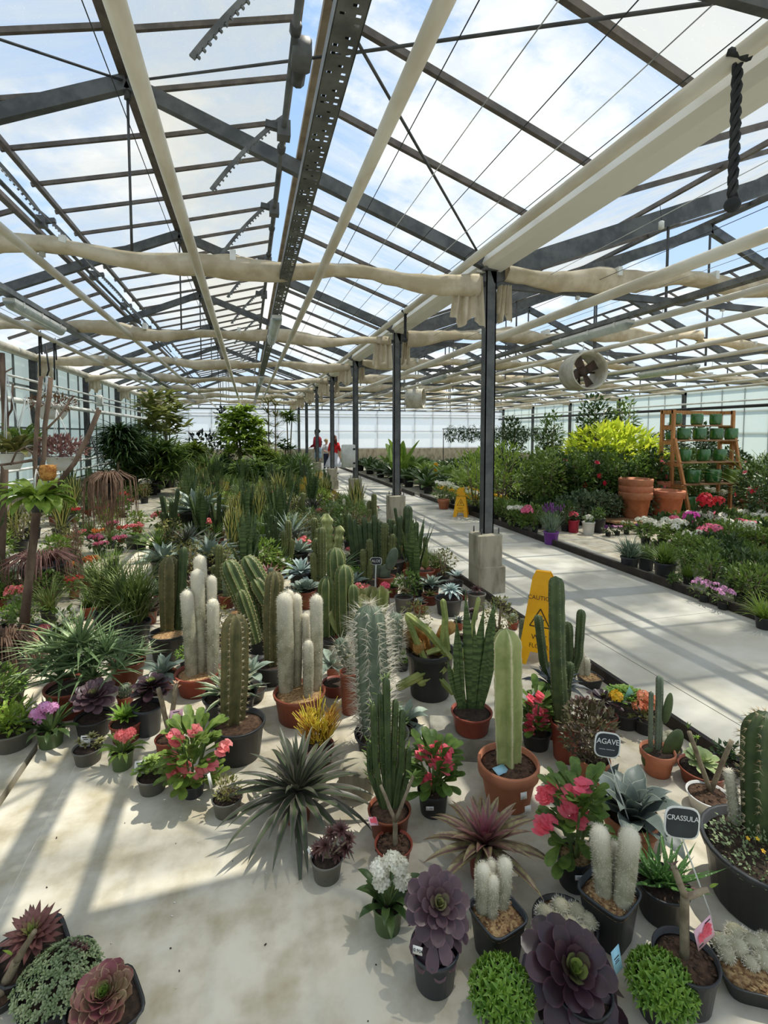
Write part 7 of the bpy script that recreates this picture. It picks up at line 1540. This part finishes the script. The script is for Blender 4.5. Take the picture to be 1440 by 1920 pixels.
# ================================================================== visitors far down the path
SKIN = mat('skin', S(222, 172, 144), S(206, 152, 124), 8, .55)
def figure(name, label, px, pb, pt, rz, pose, cloth, hgt=None):
    """one continuous skinned body in local metres (x right, y back, z up, facing -y), scaled to the photograph's height, clothes and hair as children"""
    base = fl(px, pb); H_ = zat(base, pt); r = thing(name, label, 'person', base, rz, scale=H_/pose['h'])
    pts, edges = pose['pts'], pose['edges']; names = list(pts)
    me = bpy.data.meshes.new('body'); me.from_pydata([pts[k][:3] for k in names], [(names.index(a), names.index(c)) for a, c in edges], [])
    o = bpy.data.objects.new('body', me); COL.objects.link(o); m = o.modifiers.new('skin', 'SKIN'); o.modifiers.new('sub', 'SUBSURF').render_levels = 1; o.modifiers['sub'].levels = 1
    for i, k in enumerate(names):
        sv = me.skin_vertices[0].data[i]; q = pts[k][3]; sv.radius = (q, q*pts[k][4] if len(pts[k]) > 4 else q); sv.use_root = (k == 'pelvis')
    bpy.context.view_layer.update(); dg = bpy.context.evaluated_depsgraph_get(); me2 = bpy.data.meshes.new_from_object(o.evaluated_get(dg)); bpy.data.objects.remove(o)
    me2.materials.clear(); me2.materials.append(SKIN); me2.polygons.foreach_set('use_smooth', [True]*len(me2.polygons)); body = bpy.data.objects.new('body', me2); COL.objects.link(body); body.parent = r
    for nm, mm, f in cloth:
        b = MB(); f(b, {k: V(v[:3]) for k, v in pts.items()}); b.obj(nm, mm, r)
    return r
def skeleton(arms, legs, head=(0, -.02, 1.60), lean=0.):
    P = {'pelvis': (0, 0, .95, .115, .8), 'waist': (0, -lean*.3, 1.10, .11, .8), 'chest': (0, -lean*.7, 1.30, .13, .75), 'neckbase': (0, -lean, 1.43, .07), 'neck': (0, -lean-.01, 1.50, .05), 'chin': (head[0], head[1]-lean*.9, head[2]-.02, .075, 1.1), 'skull': (head[0], head[1]-lean, head[2]+.08, .085, 1.15), 'top': (head[0], head[1]-lean, head[2]+.13, .05), 'nose': (head[0], head[1]-lean-.10, head[2]+.03, .014)}
    E = [('pelvis', 'waist'), ('waist', 'chest'), ('chest', 'neckbase'), ('neckbase', 'neck'), ('neck', 'chin'), ('chin', 'skull'), ('skull', 'top'), ('chin', 'nose')]
    for s, (el, wr) in arms.items():
        q = -1 if s == 'L' else 1; P['sh'+s] = (q*.17, -lean*.9, 1.40, .058); P['el'+s] = (*el, .042); P['wr'+s] = (*wr, .028); d = (V(wr)-V(el)).normalized(); h = V(wr)+d*.07; P['palm'+s] = (*h, .03, .6)
        E += [('neckbase', 'sh'+s), ('sh'+s, 'el'+s), ('el'+s, 'wr'+s), ('wr'+s, 'palm'+s)]
        sd = d.cross(V((0, 1, 0))); sd = sd.normalized() if sd.length > .1 else V((1, 0, 0))
        for i, l in enumerate((.065, .075, .07, .055)): p1 = h+d*.025+sd*(.022*(i-1.5)); p2 = p1+d*l*.6+V((0, -.006, 0)); p3 = p2+(d+V((0, -.5, -.1))).normalized()*l*.45; P[f'f{i}a'+s] = (*p1, .009); P[f'f{i}b'+s] = (*p2, .008); P[f'f{i}c'+s] = (*p3, .007); E += [('palm'+s, f'f{i}a'+s), (f'f{i}a'+s, f'f{i}b'+s), (f'f{i}b'+s, f'f{i}c'+s)]
        t1 = V(wr)+d*.03-sd*.03; t2 = t1+d*.035-sd*.015; P['ta'+s] = (*t1, .01); P['tb'+s] = (*t2, .008); E += [('wr'+s, 'ta'+s), ('ta'+s, 'tb'+s)]
    for s, (kn, an) in legs.items():
        q = -1 if s == 'L' else 1; P['hip'+s] = (q*.09, 0, .90, .088); P['kn'+s] = (*kn, .055); P['an'+s] = (*an, .036); P['heel'+s] = (an[0], an[1]+.03, .04, .035); P['toe'+s] = (an[0]+q*.02, an[1]-.16, .03, .03)
        E += [('pelvis', 'hip'+s), ('hip'+s, 'kn'+s), ('kn'+s, 'an'+s), ('an'+s, 'heel'+s), ('heel'+s, 'toe'+s)]
    return dict(h=1.755, pts=P, edges=E)
def limb(b, a, c, r0, r1, k=10): b.tube([a, a*.5+c*.5, c], [r0, (r0+r1)/2*1.04, r1], k)
def hair_short(b, P):
    c = P['skull']; b.ball(c+V((0, .025, .015)), .118, 12, 8, sq=1.0)
    for i in range(40): a = i*2.4; b.tube([c+V((.1*cos(a), .05+.08*sin(a), .03)), c+V((.12*cos(a), .06+.09*sin(a), -.02+.002*i))], [.03, .015], 5)
def hair_long(b, P):
    c = P['skull']; b.ball(c+V((0, .025, .015)), .122, 12, 8)
    for i in range(26): x = -.1+.2*i/25; b.tube([c+V((x*.9, .07, .05)), c+V((x*1.2, .13, -.12)), c+V((x*1.35, .12, -.34+.02*(i % 4)))], [.035, .036, .014], 6)
def top_(sleeve=1., flare=1.):
    def f(b, P):
        b.lathe([(.150*flare, .90), (.168*flare, 1.0), (.168, 1.15), (.185, 1.30), (.17, 1.40), (.09, 1.465), (.07, 1.475)], 20, c=(0, P['chest'].y*.6, 0), sect=lambda a: 1.0 if abs(cos(a)) > .7 else .80)
        for s in 'LR':
            if 'sh'+s in P: limb(b, P['sh'+s], P['el'+s], .072, .062); 
            if sleeve > 1: limb(b, P['el'+s], P['wr'+s], .06, .045)
            b.ball(P['sh'+s], .074, 10, 6); b.ball(P['el'+s], .06, 8, 5)
    return f
def shorts(b, P):
    b.lathe([(.16, .80), (.165, .92), (.155, 1.02)], 20, sect=lambda a: 1.0 if abs(cos(a)) > .7 else .82)
    for s in 'LR': h = P['hip'+s]; k = P['kn'+s]; limb(b, h, h*.12+k*.88, .105, .10)
def trousers(b, P):
    b.lathe([(.155, .80), (.16, .92), (.15, 1.0)], 20, sect=lambda a: 1.0 if abs(cos(a)) > .7 else .82)
    for s in 'LR': limb(b, P['hip'+s], P['kn'+s], .10, .075); limb(b, P['kn'+s], P['an'+s], .075, .06); b.ball(P['kn'+s], .075, 8, 5)
def skirt(b, P):
    k = 36; prof = [(.13, 1.04), (.16, .98), (.24, .78), (.33, .55), (.40, .34), (.39, .33)]; vs = []
    for i, (q, z) in enumerate(prof):
        for j in range(k): a = 2*pi*j/k; w = 1+.07*sin(9*a)*min(1, i/3); vs.append(V((q*w*cos(a)+.04*i/5, q*w*.85*sin(a), z)))
    b.add(vs, [(i*k+j, i*k+(j+1) % k, (i+1)*k+(j+1) % k, (i+1)*k+j) for i in range(len(prof)-1) for j in range(k)])
def shoes(b, P):
    for s in 'LR': h, t = P['heel'+s], P['toe'+s]; b.tube([h+V((0, .03, .0)), (h+t)/2, t+V((0, -.03, 0))], [.042, .05, .038], 8, flat=1.)
RED1 = mat('red_jacket', S(168, 34, 48), S(142, 26, 38), 6, .8); RED2 = mat('bright_red_blouse', S(214, 40, 40), S(190, 30, 32), 6, .8); BLUEG = mat('pale_blue_shorts', S(176, 200, 214), S(156, 182, 200), 6, .8)
GREYC = mat('light_grey_shirt', S(206, 206, 208), S(186, 186, 190), 6, .8); NAVY = mat('navy_trousers', S(44, 52, 78), S(36, 42, 62), 6, .8); SKIRT = mat('white_skirt', S(226, 228, 234), S(204, 208, 216), 6, .8, tl=.15)
HAIRD = mat('dark_brown_hair', S(52, 40, 34), S(38, 30, 26), 20, .6); HAIRB = mat('chestnut_hair', S(112, 66, 40), S(84, 50, 32), 20, .6); SHOEW = mat('white_shoe', S(232, 232, 230), S(214, 214, 212), 6, .6); SHOED = mat('dark_shoe', S(50, 44, 42), S(40, 36, 34), 6, .6)
def strap(b, P): b.tube([V((-.19, -.03, 1.36)), V((-.06, -.17, 1.2)), V((.12, -.16, 1.02)), V((.17, .02, .98))], .014, 5); b.tube([V((-.19, -.03, 1.36)), V((-.05, .16, 1.25)), V((.1, .16, 1.08)), V((.17, .02, .98))], .014, 5); b.box((.12, -.02, .82), (.24, .12, 1.0))
legs = {'L': ((-.10, -.01, .50), (-.11, .02, .09)), 'R': ((.10, -.02, .50), (.11, .0, .09))}
figure('person', 'dark-haired person in a red jacket and pale shorts, seen from behind', 597, 884, 806, pi+.9, skeleton({'L': ((-.26, -.03, 1.13), (-.20, -.20, 1.02)), 'R': ((.26, -.03, 1.13), (.20, -.22, 1.05))}, legs, lean=.05),
       [('jacket', RED1, top_(2)), ('shorts', BLUEG, shorts), ('hair', HAIRD, hair_short), ('shoes', SHOED, shoes), ('bag', SHOED, strap)])
figure('person', 'person in light grey top and dark trousers, half hidden between the other two', 612, 881, 824, .5, skeleton({'L': ((-.26, -.03, 1.13), (-.18, -.22, 1.08)), 'R': ((.26, -.03, 1.13), (.18, -.22, 1.08))}, legs),
       [('shirt', GREYC, top_(1)), ('trousers', NAVY, trousers), ('hair', mat('light_hair', S(200, 176, 140), S(176, 150, 112), 20, .6), hair_short), ('shoes', SHOEW, shoes)])
figure('person', 'long-haired person in a red blouse and wide white skirt, seen from behind', 627, 889, 818, pi-.35, skeleton({'L': ((-.25, .0, 1.12), (-.24, -.08, .88)), 'R': ((.25, .0, 1.12), (.26, -.10, .90))}, legs),
       [('blouse', RED2, top_(1, .95)), ('skirt', SKIRT, skirt), ('hair', HAIRB, hair_long), ('shoes', SHOED, shoes)])

# small chips and leaf crumbs lying on the slabs
b = MB(); rl = random.Random(9)
for _ in range(110):
    x, y = rl.uniform(-.8, 2.1), rl.uniform(.9, 2.3); a = rl.random()*3.14; l = rl.uniform(.003, .008); d = V((cos(a), sin(a), .15)); b.bar(V((x, y, .002)), V((x, y, .002))+d*l, l*.5, .002, m=0 if rl.random() < .6 else 1)
tag(b.obj('floor_litter', [mat('pale_crumb', S(236, 232, 222), S(216, 210, 198), 9, .9), mat('dark_crumb', S(60, 48, 40), S(44, 36, 30), 9, .9)]), 'scattered white and dark crumbs on the concrete slab', 'litter', kind='stuff')
# ================================================================== light
world = bpy.data.worlds.new('sky'); SC.world = world; world.use_nodes = True
nt = world.node_tree; nt.nodes.clear(); new = nt.nodes.new; link = nt.links.new
out = new('ShaderNodeOutputWorld'); bg = new('ShaderNodeBackground'); link(bg.outputs[0], out.inputs[0])
tc = new('ShaderNodeTexCoord'); sep = new('ShaderNodeSeparateXYZ'); link(tc.outputs['Generated'], sep.inputs[0])
cr = new('ShaderNodeMapRange'); link(sep.outputs['Z'], cr.inputs[0]); cr.inputs[1].default_value = 0; cr.inputs[2].default_value = .8
blue = _mix(nt, cr.outputs[0], (.60, .76, .95), (.22, .43, .80))
mp = new('ShaderNodeMapping'); mp.inputs['Scale'].default_value = (1.0, 1.0, 2.0); link(tc.outputs['Generated'], mp.inputs[0])
cn = new('ShaderNodeTexNoise'); cn.inputs['Scale'].default_value = 3.1; cn.inputs['Detail'].default_value = 6; cn.inputs['Roughness'].default_value = .6; link(mp.outputs[0], cn.inputs['Vector'])
clr = new('ShaderNodeMapRange'); link(sep.outputs['X'], clr.inputs[0]); clr.inputs[1].default_value = .45; clr.inputs[2].default_value = .75; clr.inputs[3].default_value = 0; clr.inputs[4].default_value = -.14
ca = new('ShaderNodeMath'); ca.operation = 'ADD'; link(cn.outputs['Fac'], ca.inputs[0]); link(clr.outputs[0], ca.inputs[1])
cl = _ramp(nt, ca.outputs[0], .44, .60)
sky = _mix(nt, cl, blue, (.97, .955, .92))
grd = _ramp(nt, sep.outputs['Z'], -.02, .02)
fin = _mix(nt, grd, (.55, .60, .50), sky)
link(fin, bg.inputs[0]); bg.inputs[1].default_value = 1.0
sun = bpy.data.lights.new('sun', 'SUN'); sun.energy = 5.2; sun.angle = radians(.6); sun.color = (1, .94, .83)
so = bpy.data.objects.new('sun', sun); COL.objects.link(so)
sd = V((.40, .11, 1.0)); so.rotation_euler = sd.to_track_quat('Z', 'Y').to_euler(); so.location = (8, 8, 20)
vs = SC.view_settings; vs.view_transform = 'Standard'; vs.look = 'None'; vs.gamma = 1; vs.exposure = .30; vs.use_curve_mapping = False
SC.display_settings.display_device = 'sRGB'
SC.cycles.max_bounces = 8; SC.cycles.diffuse_bounces = 4; SC.cycles.transmission_bounces = 4; SC.cycles.transparent_max_bounces = 16
SC.cycles.sample_clamp_indirect = 8
